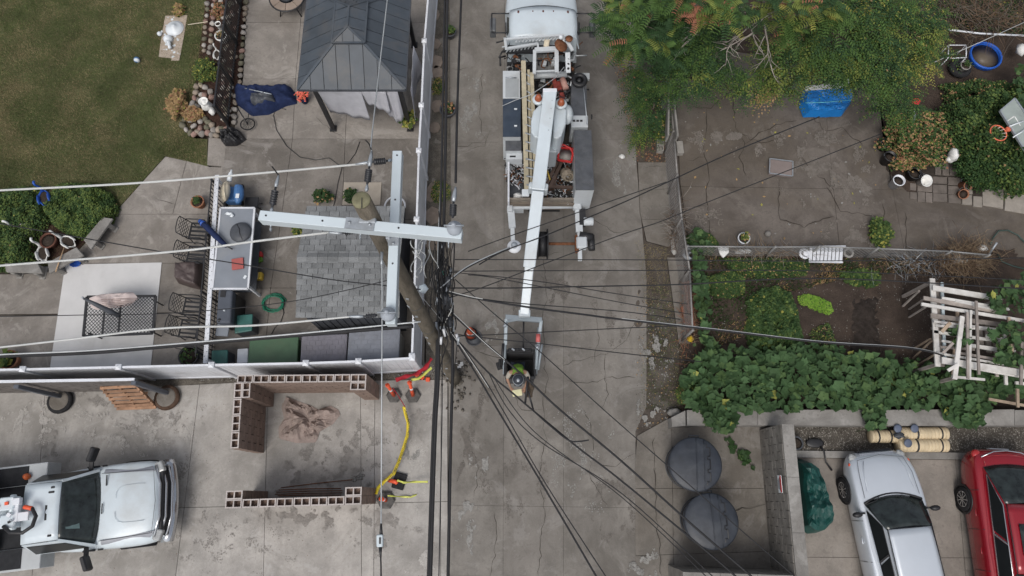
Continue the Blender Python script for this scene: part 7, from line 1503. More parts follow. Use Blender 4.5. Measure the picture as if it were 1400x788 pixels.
def vine(label, polys, n, zb, h, s, seed, maxparts=300):
    q = random.Random(seed); c = W(*polys[0][0], 0); t = T('squash_vine', label, 'vine', (c.x,c.y,0)); cnt = 0; extra = MB(); tot = sum(w for _, w, _ in [(p[0], p[1], 0) for p in [(pp[1], pp[2]) for pp in polys]]) if False else sum(pp[2] for pp in polys)
    stem = MB()
    for pxy, poly, wt, z0 in polys:
        P = scatter_px(poly, int(n*wt/tot), q, z0)
        q.shuffle(P)
        for i, (x, y) in enumerate(P):
            z = z0 + h*(q.random()**.7) + .12*mnoise.noise(Vector((x*1.3, y*1.3, seed))); sc = s*q.choice((.45,.6,.75,.9,1.0,1.1,1.3))*q.uniform(.9,1.1); me = SQ[pick(q, [3,3,3,3,1.6,1.6,.16])]; rot = (q.uniform(-.6,.6), q.uniform(-.6,.6), q.uniform(0,6.28))
            if cnt < maxparts and i < maxparts*wt/tot: inst('leaf', me, t, (x,y,z+.06), rot, (sc,sc*q.uniform(.85,1.1),sc)); cnt += 1
            else:
                M = Matrix.Translation((x,y,z-.03)) @ rotm(*rot) @ Matrix.Scale(sc, 4); k = {L1:0,L2:1,L3:2}[me.materials[0]]
                extra.add([M @ v.co for v in me.vertices], [tuple(p.vertices) for p in me.polygons], k)
            if i % 5 == 0: stem.tube([(x+q.uniform(-.2,.2), y+q.uniform(-.2,.2), max(0, z0-.3)), (x,y,z)], .008, 4)
    tag(obj('lower_leaves', extra, [L1, L2, L3], t), kind='stuff'); obj('stems', stem, G2, t); bpy.data.objects['stems']; 
    return t
for pre in ('stems',): pass
vine('broad leaved squash vine spreading along the whole low retaining wall', [((1100,480), [(935,500),(950,470),(1000,468),(1060,466),(1110,472),(1180,476),(1235,490),(1300,492),(1320,500),(1290,512),(1100,500),(960,500)], 1.1, .35),
 ((1100,520), [(928,520),(945,500),(958,482),(1010,480),(1040,490),(1075,474),(1100,484),(1170,484),(1230,500),(1290,502),(1300,520),(1300,560),(1230,560),(1150,560),(1060,562),(1000,562),(950,562),(930,545)], 10, .55),
 ((1350,530), [(1295,500),(1340,506),(1400,500),(1440,500),(1440,552),(1380,545),(1340,560),(1300,562)], 3.2, .75),
 ((980,580), [(958,556),(1006,556),(1004,575),(996,592),(975,594),(963,580)], .9, .6), ((1320,575), [(1285,558),(1340,558),(1342,576),(1325,586),(1300,578)], .8, .6), ((1190,580), [(1178,558),(1206,558),(1205,572),(1200,588),(1185,586)], .45, .6)],
 1700, .5, .26, .128, 3)
vine('squash vine climbing over the right end of the white timber trellis', [
 ((1370,450), [(1345,455),(1365,445),(1400,440),(1440,440),(1440,505),(1380,500),(1355,500),(1362,480)], 3, 1.75), ((1380,400), [(1340,408),(1372,385),(1400,372),(1440,370),(1440,440),(1385,432),(1350,425)], 2.4, 1.75), ((1310,465), [(1296,452),(1318,450),(1322,470),(1302,475)], .5, 1.6)], 420, 1.7, .2, .10, 4, 200)
vine('squash vine creeping up along the alley fence', [((955,420), [(946,372),(958,376),(966,400),(968,440),(975,470),(965,485),(955,460),(948,420)], 2, .35), ((940,345), [(938,330),(950,318),(966,322),(970,340),(955,352),(962,370),(948,372)], 1.4, .3)], 150, .3, .25, .12, 5, 110)
for i, o in enumerate([o for o in bpy.data.objects if o.name.startswith('stems')]): o.name = 'stem_mass' if i == 0 else 'stem_mass.%03d' % i; tag(o, kind='stuff'); WM[o.name] = WM.get(o.name, Matrix())
groundcover('leafy_plant', 'dense dark green leafy patch in the middle of the garden bed', 'plants', [(1024,410),(1040,396),(1066,392),(1082,402),(1090,425),(1097,455),(1100,474),(1060,480),(1030,476),(1022,450),(1026,430)], .28, 8000, .085, [5,7,1.2,.1,0,0], 61, edge=.3, amp=1.0, freq=3)
groundcover('lettuce_row', 'bright lime green seedlings in a short row', 'plants', [(1092,405),(1104,402),(1120,406),(1136,414),(1140,426),(1132,430),(1112,422),(1094,414)], .12, 2600, .04, [0,1,6,4,0,0], 62, mats=[G1,G2,mat('lime_leaf', (.13,.26,.03), .6, .2, 6),mat('lime_leaf2', (.20,.32,.05), .6, .2, 6),G5,G6], edge=.15)
groundcover('weedy_bush', 'loose weedy bushes at the top left of the garden bed', 'plants', [(965,378),(1000,368),(1020,376),(1020,398),(1000,406),(975,402)], .35, 3000, .05, [3,6,2,.2,0,.3], 63)
groundcover('leafy_plant', 'low broad leaved plants below the white pipe rail', 'plants', [(1150,372),(1180,366),(1204,372),(1205,386),(1190,392),(1160,386)], .2, 1100, .075, [3,7,3,.2,0,0], 64)
groundcover('weedy_plant', 'small weeds at the left of the empty planting bed', 'plants', [(1110,450),(1135,440),(1145,470),(1120,480),(1105,470)], .15, 600, .04, [1,5,4,.5,0,.5], 65)
groundcover('weedy_bush', 'tangled green weeds in the fence corner beside the yard', 'plants', [(940,322),(955,314),(975,320),(985,330),(975,345),(950,345)], .4, 2400, .06, [3,6,2,.2,0,.3], 66)
groundcover('weed_patch', 'low weeds between the white pipe rail and the bed', 'plants', [(990,352),(1060,352),(1110,358),(1105,376),(1050,380),(1000,372)], .2, 3000, .045, [3,5,1,.2,0,.6], 67)
groundcover('weed_patch', 'thin green weeds on the verge beside the retaining wall end', 'plants', [(925,535),(945,505),(955,500),(960,530),(945,552),(930,552)], .25, 1500, .05, [1,5,3,.2,0,1], 68)
shrub('weed_plant', 'single green weed growing on the yard concrete by the white pipe rail', 'plant', (1204,318), (.3,.42), .35, 700, .09, [1,4,4,.8,0,0], 69)
urn('small white potted plant leaning at the garden fence', (1017,326), .17, .03, M_vinyl, 'flower pot', (.8,.2,.08,[0,2,4,1,0,2]))
tag(obj('grey_ball', MB().blob(W(1050,320,.1), (.09,.09,.09), 1, 14, 9, 0), M_wall), 'small grey ball on the back yard concrete', 'ball')
# planting bed
bm = MB(); P = [[None]*13 for _ in range(25)]
for j in range(25):
    for i in range(13):
        x = 1161+42*i/12+(j/24)*8+2*math.sin(j*1.7); y = 406+97*j/24+2*math.sin(i*2.1); p = W(x, y, .1); e = min(i, 12-i, j, 24-j)/3; P[j][i] = (p.x, p.y, -.03+.09*min(1, e)+.07*mnoise.fractal(Vector((p.x*5, p.y*5, 0)), 1, 2, 4))
st('planting_bed', bm.grid(P), mat('dark_compost', (.046,.037,.032), .95, .4, 8, bump=1, fine=.7))
# ---------------- timber trellis ----------------
TW = mat('white_timber', (.60,.585,.56), .75, .15, 5, rnd=.08, dirt=.4, dirtcol=(.27,.23,.19)); TG = mat('grey_timber', (.30,.265,.24), .85, .25, 5, rnd=.2); TB = mat('tan_timber', (.36,.28,.21), .85, .25, 5, rnd=.2); TL = mat('bluewhite_timber', (.50,.58,.62), .6, .1, 5)
t = T('garden_trellis', 'tumbledown trellis of white and grey timbers in the right of the garden', 'trellis', W(1330,450,0)); k_ = 1/3.582
for (x0,y0,z0,x1,y1,z1,w,m) in ((553,40,1.5,580,470,1.5,24,TW),(577,60,1.3,602,470,1.3,20,TG),(600,60,1.4,615,440,1.4,13,TL),(555,85,1.6,890,140,1.6,26,TW),(510,135,1.66,880,205,1.66,18,TG),(500,165,1.72,1010,248,1.72,15,TW),
  (665,150,1.7,895,200,1.7,9,TW),(545,222,1.55,940,272,1.55,22,TG),(570,270,1.55,850,290,1.55,11,TW),(815,320,1.55,960,347,1.55,13,TW),(700,225,1.8,663,532,1.8,20,TW),(725,205,1.84,728,530,1.84,11,TG),(741,195,1.8,736,530,1.8,10,TW),(768,150,1.86,782,510,1.86,11,TG),
  (677,195,1.4,655,510,1.4,14,TB),(600,440,1.65,1010,505,1.65,30,TW),(590,375,1.5,760,387,1.5,11,TG),(690,405,1.6,900,442,1.6,11,TG),(740,370,1.58,930,403,1.58,10,TW),(650,520,1.55,810,535,1.55,11,TW),(830,630,1.2,1010,662,1.2,12,TB),(960,550,1.5,1010,556,1.5,13,TW),
  (970,580,1.5,973,670,1.5,12,TB),(992,350,1.8,988,560,1.8,13,TG),(928,230,1.8,945,400,1.8,11,TB),(820,260,1.3,832,400,1.3,22,TG),(785,280,1.3,798,385,1.3,18,TG),(600,300,1.8,642,255,1.9,15,TB),(630,490,1.8,682,460,1.85,14,TW),(605,405,1.8,655,355,1.85,12,TG),
  (850,470,1.5,1010,490,1.5,14,TG),(870,360,1.4,1010,385,1.4,14,TG),(860,300,1.3,870,520,1.3,14,TG),(600,135,1.68,930,190,1.68,12,TW),(560,250,1.6,960,300,1.6,10,TW),(560,300,1.5,900,350,1.5,14,TW),(600,345,1.6,960,395,1.6,9,TW),(575,405,1.58,900,460,1.58,10,TW),(700,470,1.6,1010,525,1.6,10,TW),(905,260,1.3,915,560,1.3,14,TW)):
    obj('timber', MB().bar(W(1120+x0*k_, 370+y0*k_, z0), W(1120+x1*k_, 370+y1*k_, z1), w*k_/50, .045), m, t)
for x, y in ((1275,385),(1283,498),(1370,408),(1390,508),(1318,432),(1308,516)): p = W(x, y, 1.45); obj('post', MB().box((p.x,p.y,.72), (.08,.08,1.44)), TG, t)
for i, (x0,y0,x1,y1) in enumerate(((410,175,490,100),(440,190,530,130),(440,230,520,180),(460,385,545,335),(460,430,550,345),(480,465,560,415))):
    tag(obj('wooden_stake', MB().bar(W(1120+x0*k_, 370+y0*k_, .05), W(1120+x1*k_, 370+y1*k_, 1.1), .05, .035), TB if i > 2 else TG), ('grey stake, topmost of the three against the upper left of the trellis','grey stake, middle of the three against the upper left of the trellis','grey stake, lowest of the three against the upper left of the trellis','tan stake, topmost of the three against the lower left of the trellis','tan stake, middle of the three against the lower left of the trellis','tan stake, lowest of the three against the lower left of the trellis')[i], 'stake', 'stakes leaning on the trellis')
# ---------------- yard fence with pipe rail ----------------
def chain_fence(name, label, pts, h, cell=.11, m=M_steel, rail=.028):
    P = [W(x, y, h) for x, y in pts]; t = T(name, label, 'fence', (P[0].x,P[0].y,0)); mb = MB()
    for a, b in zip(P, P[1:]):
        L = (b-a).length; d = (b-a)/L; obj('rail', MB().tube([a, b], rail, 8), m, t); k = int(L/cell); kk = h/cell
        F = lambda i, z: (a.x+d.x*i*cell, a.y+d.y*i*cell, z)
        for i in range(-int(kk), k):
            i0, i1 = i, i+kk; z0, z1 = .03, h
            if i0 < 0: z0 += -i0*cell; i0 = 0
            if i1 > k: z1 -= (i1-k)*cell; i1 = k
            if i1 > i0: mb.bar(F(i0,z0), F(i1,z1), .006, .006); mb.bar(F(k-i0,z0), F(k-i1,z1), .006, .006)
    for p in P: obj('post', MB().tube([(p.x,p.y,0),(p.x,p.y,h+.05)], .035, 8), m, t)
    tag(obj('mesh_wire', mb, m, t), kind='stuff'); return t
chain_fence('chain_link_fence', 'rusty chain link fence leaning between the alley verge and the back yard', [(914,82),(917,130),(921,180),(926,240),(932,300),(943,370),(947,452)], 1.25, m=mat('dull_galvanised', (.24,.23,.22), .6, .2, 8, metal=.3), rail=.026)
chain_fence('chain_link_fence', 'wire garden fence with a pale pipe rail between the yard and the garden bed', [(940,337),(1060,338),(1120,337.5),(1200,340),(1300,344),(1352,349)], .8, m=mat('pale_galvanised', (.25,.25,.245), .5, .15, 8, metal=.3), rail=.022)
t = T('board_screen', 'grey plank screen standing on edge along the top of the chain link fence', 'screen', W(918,150,0))
for a, b, z in (((914,85),(912,190),1.3),((917,112),(925,190),1.35)): obj('plank', MB().bar(W(*a,z), W(*b,z), .05, .35), M_wall, t)
t = T('brick_edging', 'row of old red boards leaning in the dry stalks along the fence', 'edging', W(944,430,0))
for i, (a, b) in enumerate((((936,386),(944,450)),((941,385),(948,448)),((932,420),(941,455)))): obj('board', MB().bar(W(*a,.3), W(*b,.3), .07, .12), mat('old_red_board', (.20,.09,.06), .85, .3, 5), t)
tag(obj('yellow_rag', MB().blob(W(944,463,.2), (.1,.09,.08), 4, 9, 6, .5), mat('yellow_rag', (.5,.34,.02), .7)), 'bright yellow rag at the foot of the alley fence', 'rag')
def cinder(label, px, z, rz, n=2):
    p = W(*px, z+.2); t = T('cinder_block', label, 'concrete block', (p.x,p.y,z), rz); inst('body', BLT, t, (0,0,0), local=True)
    return t
M_c3 = mat('block_plain', (.30,.285,.26), .9, .1, 6, bump=.3); BLT2 = BLT.copy(); BLT2.materials.clear(); BLT2.materials.append(M_c3); BLT2.materials.append(M_c3)
for lab, px, rz in (('hollow concrete block beside the chain link fence at the alley verge', (903,198), R(88)), ('hollow concrete block in the weeds of the far garden', (1227,160), R(80))):
    o = cinder(lab, px, .0, rz); o.children[0].data = BLT2
tag(obj('solid_block', MB().box(W(929,203,.1), (.2,.42,.18), rz=.04), M_c3, bevel=.01), 'flat olive concrete block just inside the yard fence', 'block')
tag(obj('swan_feather_scrap', MB().blob(W(850,214,.03), (.1,.08,.03), 4, 8, 5, .6), M_whitecer), 'small white scrap on the alley right of the bucket truck', 'scrap')
for o in bpy.data.objects:
    if o.name == 'swan_feather_scrap': o.name = 'white_scrap.003'
c = W(1068,229,.18); t = T('flat_box', 'weathered flat pinkish grey box lying on the back yard concrete', 'box', (c.x,c.y,.02), R(-8))
obj('body', MB().box((0,0,.08), (.70,.5,.16)), mat('pink_grey', (.21,.175,.165), .8, .1, 4, dirt=.2), t, world=False, bevel=.04, seg=3); obj('rim', MB().bar((-.34,-.25,.165),(.34,-.25,.165),.03,.02).bar((-.34,.25,.165),(.34,.25,.165),.03,.02).bar((-.35,-.25,.165),(-.35,.25,.165),.03,.02).bar((.35,-.25,.165),(.35,.25,.165),.03,.02), M_steel, t, world=False)
# white junk along the garden fence
def lump(name, label, cat, parts, m):
    mb = MB()
    for i, (x, y, z, a, b, c_) in enumerate(parts): mb.blob(W(x, y, z), (a, b, c_), i*3+len(parts), 12, 7, .35)
    return tag(obj(name, mb, m), label, cat)
t = T('lounge_chair', 'white plastic reclining chair lying folded along the garden fence', 'chair', W(1130,346,.1))
for i in range(9): x = 1109+i*5.2; obj('slat', MB().bar(W(x,338,.42), W(x-1.5,358,.42), .085, .025), M_vinyl, t)
obj('frame', MB().bar(W(1107,338,.40), W(1156,337,.40), .04, .05).bar(W(1106,358,.40), W(1152,359,.40), .04, .05), M_vinyl, t); obj('round_end', MB().ring(W(1100,347,.38), .13, .04, 16, 6).blob(W(1101,347,.35), (.1,.12,.06), 2), M_vinyl, t); obj('round_end', MB().ring(W(1160,346,.38), .12, .04, 16, 6), M_wall, t)
for x in (1118,1145): obj('leg', MB().bar(W(x,340,.38), W(x,356,.05), .04, .04), M_vinyl, t)
t = T('plastic_bag', 'white plastic bag caught on the garden fence near the alley', 'bag', W(988,343,.3)); obj('bag', MB().prism(pxpoly([(981,337),(996,338),(997,345),(989,353),(984,347)], .4), .34, .42), M_whitecer, t, bevel=.03, seg=2)
tag(obj('plastic_bottle', MB().lathe([(.03,-.24),(.07,-.2),(.08,0),(.07,.16),(.02,.24)], 12, W(1016,344,.12), (1,.02,0)), M_whitecer), 'white plastic bottle lying below the garden fence', 'bottle')
tag(obj('fabric_scrap', MB().blob(W(922,336,.1), (.11,.26,.08), 3, 10, 7, .5), mat('pale_fabric', (.38,.37,.35), .8)), 'pale limp fabric hanging at the lower yard fence corner', 'fabric')
tag(obj('grey_coil', MB().ring(W(942,347,.2), .16, .05, 18, 6).ring(W(945,349,.24), .1, .04, 14, 6), M_steel), 'coil of grey pipe in the fence corner', 'coil')
t = T('garden_cart', 'dark garden cart with bent silver frame half buried in dry stalks', 'cart', W(1258,360,.0))
obj('tub', MB().prism(pxpoly([(1262,350),(1292,348),(1294,362),(1265,365)], .3), .05, .3), M_black, t, bevel=.03); rr = random.Random(6)
for i in range(7): a_ = W(1250+rr.uniform(-6,10), 346+rr.uniform(-2,20), .35); obj('frame_tube', MB().tube([a_, a_+Vector((rr.uniform(-.3,.3), rr.uniform(-.3,.3), rr.uniform(-.1,.2))), a_+Vector((rr.uniform(-.4,.4), rr.uniform(-.4,.4), -.2))], .013, 5), M_steel, t)
obj('wheel', MB().ring(W(1224,353,.25), .17, .02, 20, 5, axis=(.2,.3,1)), M_black, t); obj('wheel', MB().ring(W(1238,352,.25), .12, .015, 20, 5, axis=(.4,.3,1)), M_steel, t)
def twigs(name, label, cat, px, sp, n, L, mats, seed, z=.1, h=.6, r=.006):
    q = random.Random(seed); t_ = T(name, label, cat, W(*px, z)); mb = MB()
    for i in range(n):
        p = W(q.gauss(px[0], sp[0]*.5), q.gauss(px[1], sp[1]*.5), z+q.random()*h); a = q.uniform(0, 6.28); l = L*q.uniform(.5,1.2); e = q.uniform(-.2,.3)
        mb.tube([p, p+Vector((math.cos(a)*l*.5+q.uniform(-.05,.05), math.sin(a)*l*.5+q.uniform(-.05,.05), e*l*.6)), p+Vector((math.cos(a)*l, math.sin(a)*l, e*l))], [r,r*.8,r*.3], 4, q.randrange(len(mats)))
    tag(obj('twigs', mb, mats, t_), kind='stuff'); return t_
M_straw = mat('straw', (.27,.20,.13), .9, .25, 6); M_straw2 = mat('straw_dark', (.14,.095,.065), .9, .25, 6)
twigs('dead_brush', 'heap of dead brown stalks over the right end of the pipe rail', 'brush', (1322,352), (34,24), 900, .5, [M_straw, M_straw2], 1)
twigs('dead_brush', 'dry stalks tangled below the pipe rail near the cart', 'brush', (1260,362), (60,10), 260, .5, [M_straw, M_straw2, M_steel], 2, h=.4)
twigs('dead_brush', 'grey twigs caught in the leaning fence at the yard corner', 'brush', (926,310), (9,34), 200, .45, [M_bare, M_straw2], 3, h=.6)
twigs('dead_brush', 'thin dry sticks along the middle of the garden fence', 'brush', (1050,344), (70,7), 200, .4, [M_bare, M_straw2, M_straw], 4, h=.4)
twigs('dead_brush', 'reddish dry stalks beside the alley fence above the squash', 'brush', (942,430), (9,50), 260, .35, [M_straw, mat('red_stalk', (.25,.10,.06), .9)], 5, h=.4)
lump('plastic_sheet', 'pale plastic sheet bundled in the dead stalks', 'sheet', [(1312,355,.4,.25,.13,.12),(1343,340,.4,.14,.1,.1)], M_whitecer)
tag(obj('metal_bar', MB().tube([W(1352,348,.5), W(1363,332,.8)], .03, 6), M_steel), 'short steel bar sticking up at the right end of the brush heap', 'bar')
tag(obj('dark_hose', MB().tube([W(*p, .1) for p in ((1354,335),(1358,325),(1365,316),(1378,315),(1392,322),(1402,333))], .02, 6), mat('hose_dark', (.03,.06,.05), .5)), 'dark green hose arching over the yard concrete at the right edge', 'hose')
tag(obj('dark_hose', MB().tube([W(*p, .1) for p in ((1364,348),(1370,358),(1385,364),(1402,368))], .02, 6), mat('hose_dark', (.03,.06,.05), .5)), 'dark green hose running right below the brush heap', 'hose')
# ---------------- paver path and upper right ----------------
M_pav = mat('paver_brown', (.155,.135,.12), .9, .2, 5, bump=.4, rnd=.15); M_pav2 = mat('paver_pale', (.27,.245,.215), .9, .15, 5, bump=.3, rnd=.1)
t = st('paver_path', MB().prism(pxpoly([(1240,215),(1325,215),(1420,262),(1420,292),(1330,284),(1244,272)]), -.03, .012), M_joint)
for j, row in enumerate([[(1254,251,1275,262),(1275,252,1295,264),(1296,254,1314,266)],[(1254,262,1265,276),(1265,263,1275,277),(1275,264,1295,276),(1296,266,1314,278)],[(1254,240,1275,250),(1275,241,1295,251),(1296,242,1314,253)],[(1278,222,1287,239),(1288,222,1298,240),(1298,222,1308,240)],[(1244,262,1254,272),(1244,250,1253,260)],[(1315,266,1329,280),(1330,268,1343,283)],[(1316,255,1330,265)]]):
    for (x0,y0,x1,y1) in row: c = inset(pxpoly([(x0,y0),(x1,y0+1),(x1,y1+1),(x0,y1)], .04), .008); obj('paver', MB().prism(c, 0, .045+.01*(j % 2)), M_pav if x0 < 1310 else M_pav2, t, bevel=.006)
for q in ([(1343,256),(1373,258),(1372,286),(1343,281)],[(1374,261),(1420,267),(1420,296),(1373,288)]): obj('slab', MB().prism(inset(pxpoly(q,.05),.012), 0, .055), M_pav2, t, bevel=.008)
def bucket(label, px, r, h, m, soil=False, tilt=(0,0,1), name='bucket'):
    p = W(px[0], px[1], h); p.z = .03; t_ = T(name, label, 'bucket', p)
    obj('body', MB().lathe([(r*.8,0),(r,h),(r*1.08,h),(r*1.08,h-.03),(r*1.01,h-.03)] if False else [(r*.8,0),(r*1.0,h-.03),(r*1.08,h-.03),(r*1.08,h),(r*.95,h),(r*.76,.03),(0,.03)], 20, (0,0,0), tilt), m, t_, world=False)
    if soil: obj('soil', MB().lathe([(r*.9,h*.8),(0,h*.85)], 14, (0,0,0), tilt), M_soil, t_, world=False)
    obj('handle', MB().ring((0,0,h), r*1.1, .006, 16, 4, axis=(0,.5,1), a0=0, a1=PI), M_steel, t_, world=False); return t_
bucket('white bucket full of weeds at the corner of the yard concrete', (1229,247), .17, .38, M_vinyl, True); bucket('white empty bucket tipped towards the yard beside the black pot', (1265,244), .17, .3, M_whitecer, tilt=(.1,-.3,1)); bucket('black pot between the two white buckets', (1251,237), .19, .28, M_black, True); bucket('tall black pot at the edge of the dry shrub', (1217,214), .17, .4, M_black, True); bucket('terracotta pot fallen beside the dark shrub, upper one', (1321,249), .14, .28, M_terra, True, tilt=(.2,-.5,1)); bucket('terracotta pot fallen beside the dark shrub, lower one', (1319,262), .14, .25, M_terra, True, tilt=(-.2,-.4,1)); bucket('black pot standing behind the tall black pot', (1212,196), .15, .35, M_black, True)
lump('garden_statue', 'pale cloth bundle hanging in the shrub above the pavers', 'bundle', [(1303,212,.5,.12,.2,.2),(1300,218,.4,.16,.1,.1)], M_whitecer)
shrub('shrub', 'dark blue green shrub above the brown pavers', 'shrub', (1336,232), (.62,.62), .7, 3200, .07, [8,3,.3,0,0,0], 71, clump=.6)
shrub('dry_bush', 'half dead brown and green bush at the corner of the yard concrete', 'bush', (1252,190), (.9,.85), .9, 6000, .075, [2,4,2,.2,1.5,4], 72, clump=.8)
shrub('dry_bush', 'straw coloured dead stalks hanging over the white buckets', 'bush', (1240,222), (.45,.28), .5, 1400, .06, [.5,1,1,.2,2,6], 73, clump=.8)
groundcover('bush_mass', 'tangled green bushes left of the basketball hoop', 'bushes', [(1290,140),(1340,128),(1400,118),(1430,130),(1430,250),(1385,262),(1350,240),(1330,215),(1300,205),(1285,180)], .9, 13000, .08, [6,6,2.4,.04,0,.2], 74, amp=.7)
groundcover('bush_mass', 'low green undergrowth around the blue tub', 'bushes', [(1285,0),(1430,-40),(1430,40),(1300,36),(1285,30)], .6, 3000, .07, [6,6,1,.2,.2,1.5], 75, amp=.8)
groundcover('vegetable_leaves', 'broad green leaves at the right edge below the hoop', 'plants', [(1372,205),(1410,200),(1430,240),(1400,262),(1378,240)], .6, 700, .16, [3,7,2,.2,0,0], 76)
# dry fern at right
vine('broad leaved vine at the right edge between the hoop and the barrel', [((1395,110), [(1380,98),(1420,95),(1420,150),(1390,150)], 1, .8)], 70, .8, .3, .11, 9, 60)
# basketball hoop
t = T('basketball_hoop', 'fallen basketball hoop with an orange rim and clear backboard', 'basketball hoop', W(1375,175,.9)); zb = 1.25
q = [W(x, y, zb) for x, y in ((1367,152),(1387,135),(1425,190),(1402,208))]; obj('backboard', MB().prism([(p.x,p.y) for p in q], zb-.03, zb), mat('acrylic_grey', (.30,.34,.32), .3, .12, 3, dirt=.4), t)
for a, b in zip(q, q[1:]+q[:1]): obj('frame', MB().bar(a, b, .04, .06), M_steel, t)
cc = sum(q, Vector())/4
for s in (.45,): obj('target_square', MB().bar(W(1377,166,zb+.004),W(1387,159,zb+.004),.03,.004).bar(W(1387,159,zb+.004),W(1395,172,zb+.004),.03,.004).bar(W(1377,166,zb+.004),W(1386,179,zb+.004),.03,.004), M_whitecer, t)
obj('support_bar', MB().tube([W(1380,173,zb+.1), W(1402,165,zb+.1)], .02, 6).tube([W(1385,188,zb+.1), W(1404,176,zb+.1)], .02, 6), M_white, t)
rc = W(1365,182,1.2); obj('rim', MB().ring(rc, .25, .02, 30, 7, axis=(.1,0,1)), mat('rim_orange', (.62,.14,.07), .5), t); obj('bracket', MB().box(W(1378.5,177,1.2), (.14,.13,.1)), mat('rim_orange', (.62,.14,.07)), t, bevel=.02)
nb = MB()
for i in range(12): a = 2*PI*i/12; nb.tube([rc+Vector((math.cos(a)*.24, math.sin(a)*.24, 0)), rc+Vector((math.cos(a+.5)*.17, math.sin(a+.5)*.17, -.18)), rc+Vector((math.cos(a)*.12, math.sin(a)*.12, -.36))], .007, 4)
obj('net', nb, M_whitecer, t)
# blue tub, tyre, frames
p = W(1348,76,.17); t = T('blue_tub', 'bright blue round open tub of brown water in the far garden', 'tub', (p.x,p.y,0)); M_bbar = mat('barrel_blue', (.015,.10,.48), .4, .15, 5)
obj('body', MB().lathe([(.46,.0),(.49,.05),(.49,.10),(.51,.12),(.515,.17),(.46,.17),(.45,.12),(.44,.06),(0,.06)], 30), M_bbar, t, world=False); obj('water', MB().lathe([(.45,.10),(0,.106)], 24), mat('dark_water', (.13,.105,.078), .5), t, world=False); obj('rim', MB().ring((0,0,.17), .485, .036, 36, 6), M_bbar, t, world=False)
p = W(1313,93,.2); t = T('old_tyre', 'old black tyre lying beside the blue tub with a pot in it', 'tyre', (p.x,p.y,.1)); obj('tyre', MB().ring((0,0,.08), .25, .1, 28, 8), M_rubber, t, world=False); urn('grey pot standing in the old black tyre', (1320,90), .15, .12, M_wall, 'flower pot', (.6,.08,.05,[2,4,1,0,0,0]), h=.25)
t = T('tube_stand', 'pale rectangular tube frame left of the blue tub', 'frame', W(1312,72,.5)); q = [W(x, y, .55) for x, y in ((1297,62),(1321,62),(1321,79),(1296,80))]
for a, b in zip(q, q[1:]+q[:1]): obj('tube', MB().tube([a, b], .018, 6), M_vinyl, t)
for a in q: obj('leg', MB().tube([a, (a.x,a.y,0)], .016, 6), M_vinyl, t)
tag(obj('white_pipe', MB().tube([W(1297,41,1.2), W(1340,46,1.2), W(1402,49,1.2)], .028, 8), M_vinyl), 'long white pipe lying across the top right bushes', 'pipe'); tag(obj('pale_cord', MB().tube([W(1208,117,1.5), W(1262,92,1.6), W(1340,58,1.6), W(1402,30,1.7)], .01, 5), M_ltwire), 'thin pale cord stretched through the top right bushes', 'cord')
lump('white_jug', 'white plastic jug at the right edge above the hoop', 'jug', [(1396,68,.5,.14,.2,.16)], M_whitecer)
tag(obj('red_tray', MB().prism(pxpoly([(1244,139),(1252,133),(1260,137),(1256,143),(1249,146)], 1.3), 1.26, 1.32), M_red, bevel=.02), 'bright red plastic tray in the bushes left of the hoop', 'tray'); t = T('white_stand', 'small pale metal stand below the red tray', 'stand', W(1246,158,.5))
obj('top_bar', MB().bar(W(1238,152,.7), W(1251,152,.7), .05,.04).bar(W(1251,152,.7), W(1250,165,.7), .05,.04), M_steel, t); 
for x, y in ((1239,152),(1251,152),(1250,165)): p = W(x, y, .68); obj('leg', MB().bar((p.x,p.y,0),(p.x,p.y,.67),.04,.04), M_steel, t)
tag(obj('blue_scrap', MB().box(W(1225,156,.5), (.12,.08,.06)), M_blue2, bevel=.01), 'small blue scrap behind the hollow block in the weeds', 'scrap')
M_btarp = mat('blue_tarp', (.008,.17,.50), .45, .12, 3, bump=.3)
P = pxpoly([(1100,122),(1163,118),(1163,138),(1152,157),(1120,157),(1098,154),(1094,140)], .7)
o = cloth([(1099,122),(1163,118),(1166,138),(1152,157),(1122,158),(1100,158),(1094,142)], .3, lambda x, y, e: .06+.34*math.sin(min(1,e*5)*PI/2)**.7, M_btarp, 'blue_tarp', None, 31, rough=.10, freq=3, flat=True); tag(o, 'bright blue tarp over a stack half hidden beneath the trees', 'tarp')
obj('rope', MB().tube([W(1101,141,.46), W(1130,140,.48), W(1162,137,.46)], .012, 5), mat('cyan_rope', (.15,.5,.6), .6), o)
tag(obj('white_chair_back', MB().prism(pxpoly([(1157,96),(1162,90),(1162,116),(1152,118)], 1.0), .9, .96).prism(pxpoly([(1102,117),(1150,113),(1150,119),(1102,122)], .95), .86, .93), M_whitecer), 'white plastic board edge behind the blue tarp', 'board')
for o in bpy.data.objects:
    if o.name == 'white_chair_back': o.name = 'white_board'
# ---------------- trees ----------------
FR = [mat('frond_green', (.032,.066,.026), .6, .3, 5), mat('frond_mid', (.062,.112,.03), .6, .3, 5), mat('frond_olive', (.135,.165,.04), .6, .3, 5), G4, mat('seed_rust', (.30,.13,.08), .7, .3, 5), G6]
def frond(mb, p, d, L, q, m, n=9, ll=.11, lw=.034):
    p = Vector(p); d = Vector(d).normalized(); side = d.cross(Vector((0,0,1))).normalized(); pts = []
    for i in range(n+1):
        u = i/n; c = p + d*L*u + Vector((0,0,-L*.45*u*u)); l = ll*(1-.45*abs(u-.35))*q.uniform(.85,1.1)
        if i < 1: continue
        for s in (1,-1):
            e = c + side*s*l*.93 + d*l*.25 + Vector((0,0,-l*.3)); w = d*lw
            mb.add([c-w*.3, c+w*.4, e, c*.45+e*.55-w*.75+Vector((0,0,.006))], [(0,1,2,3)], m)
    return mb
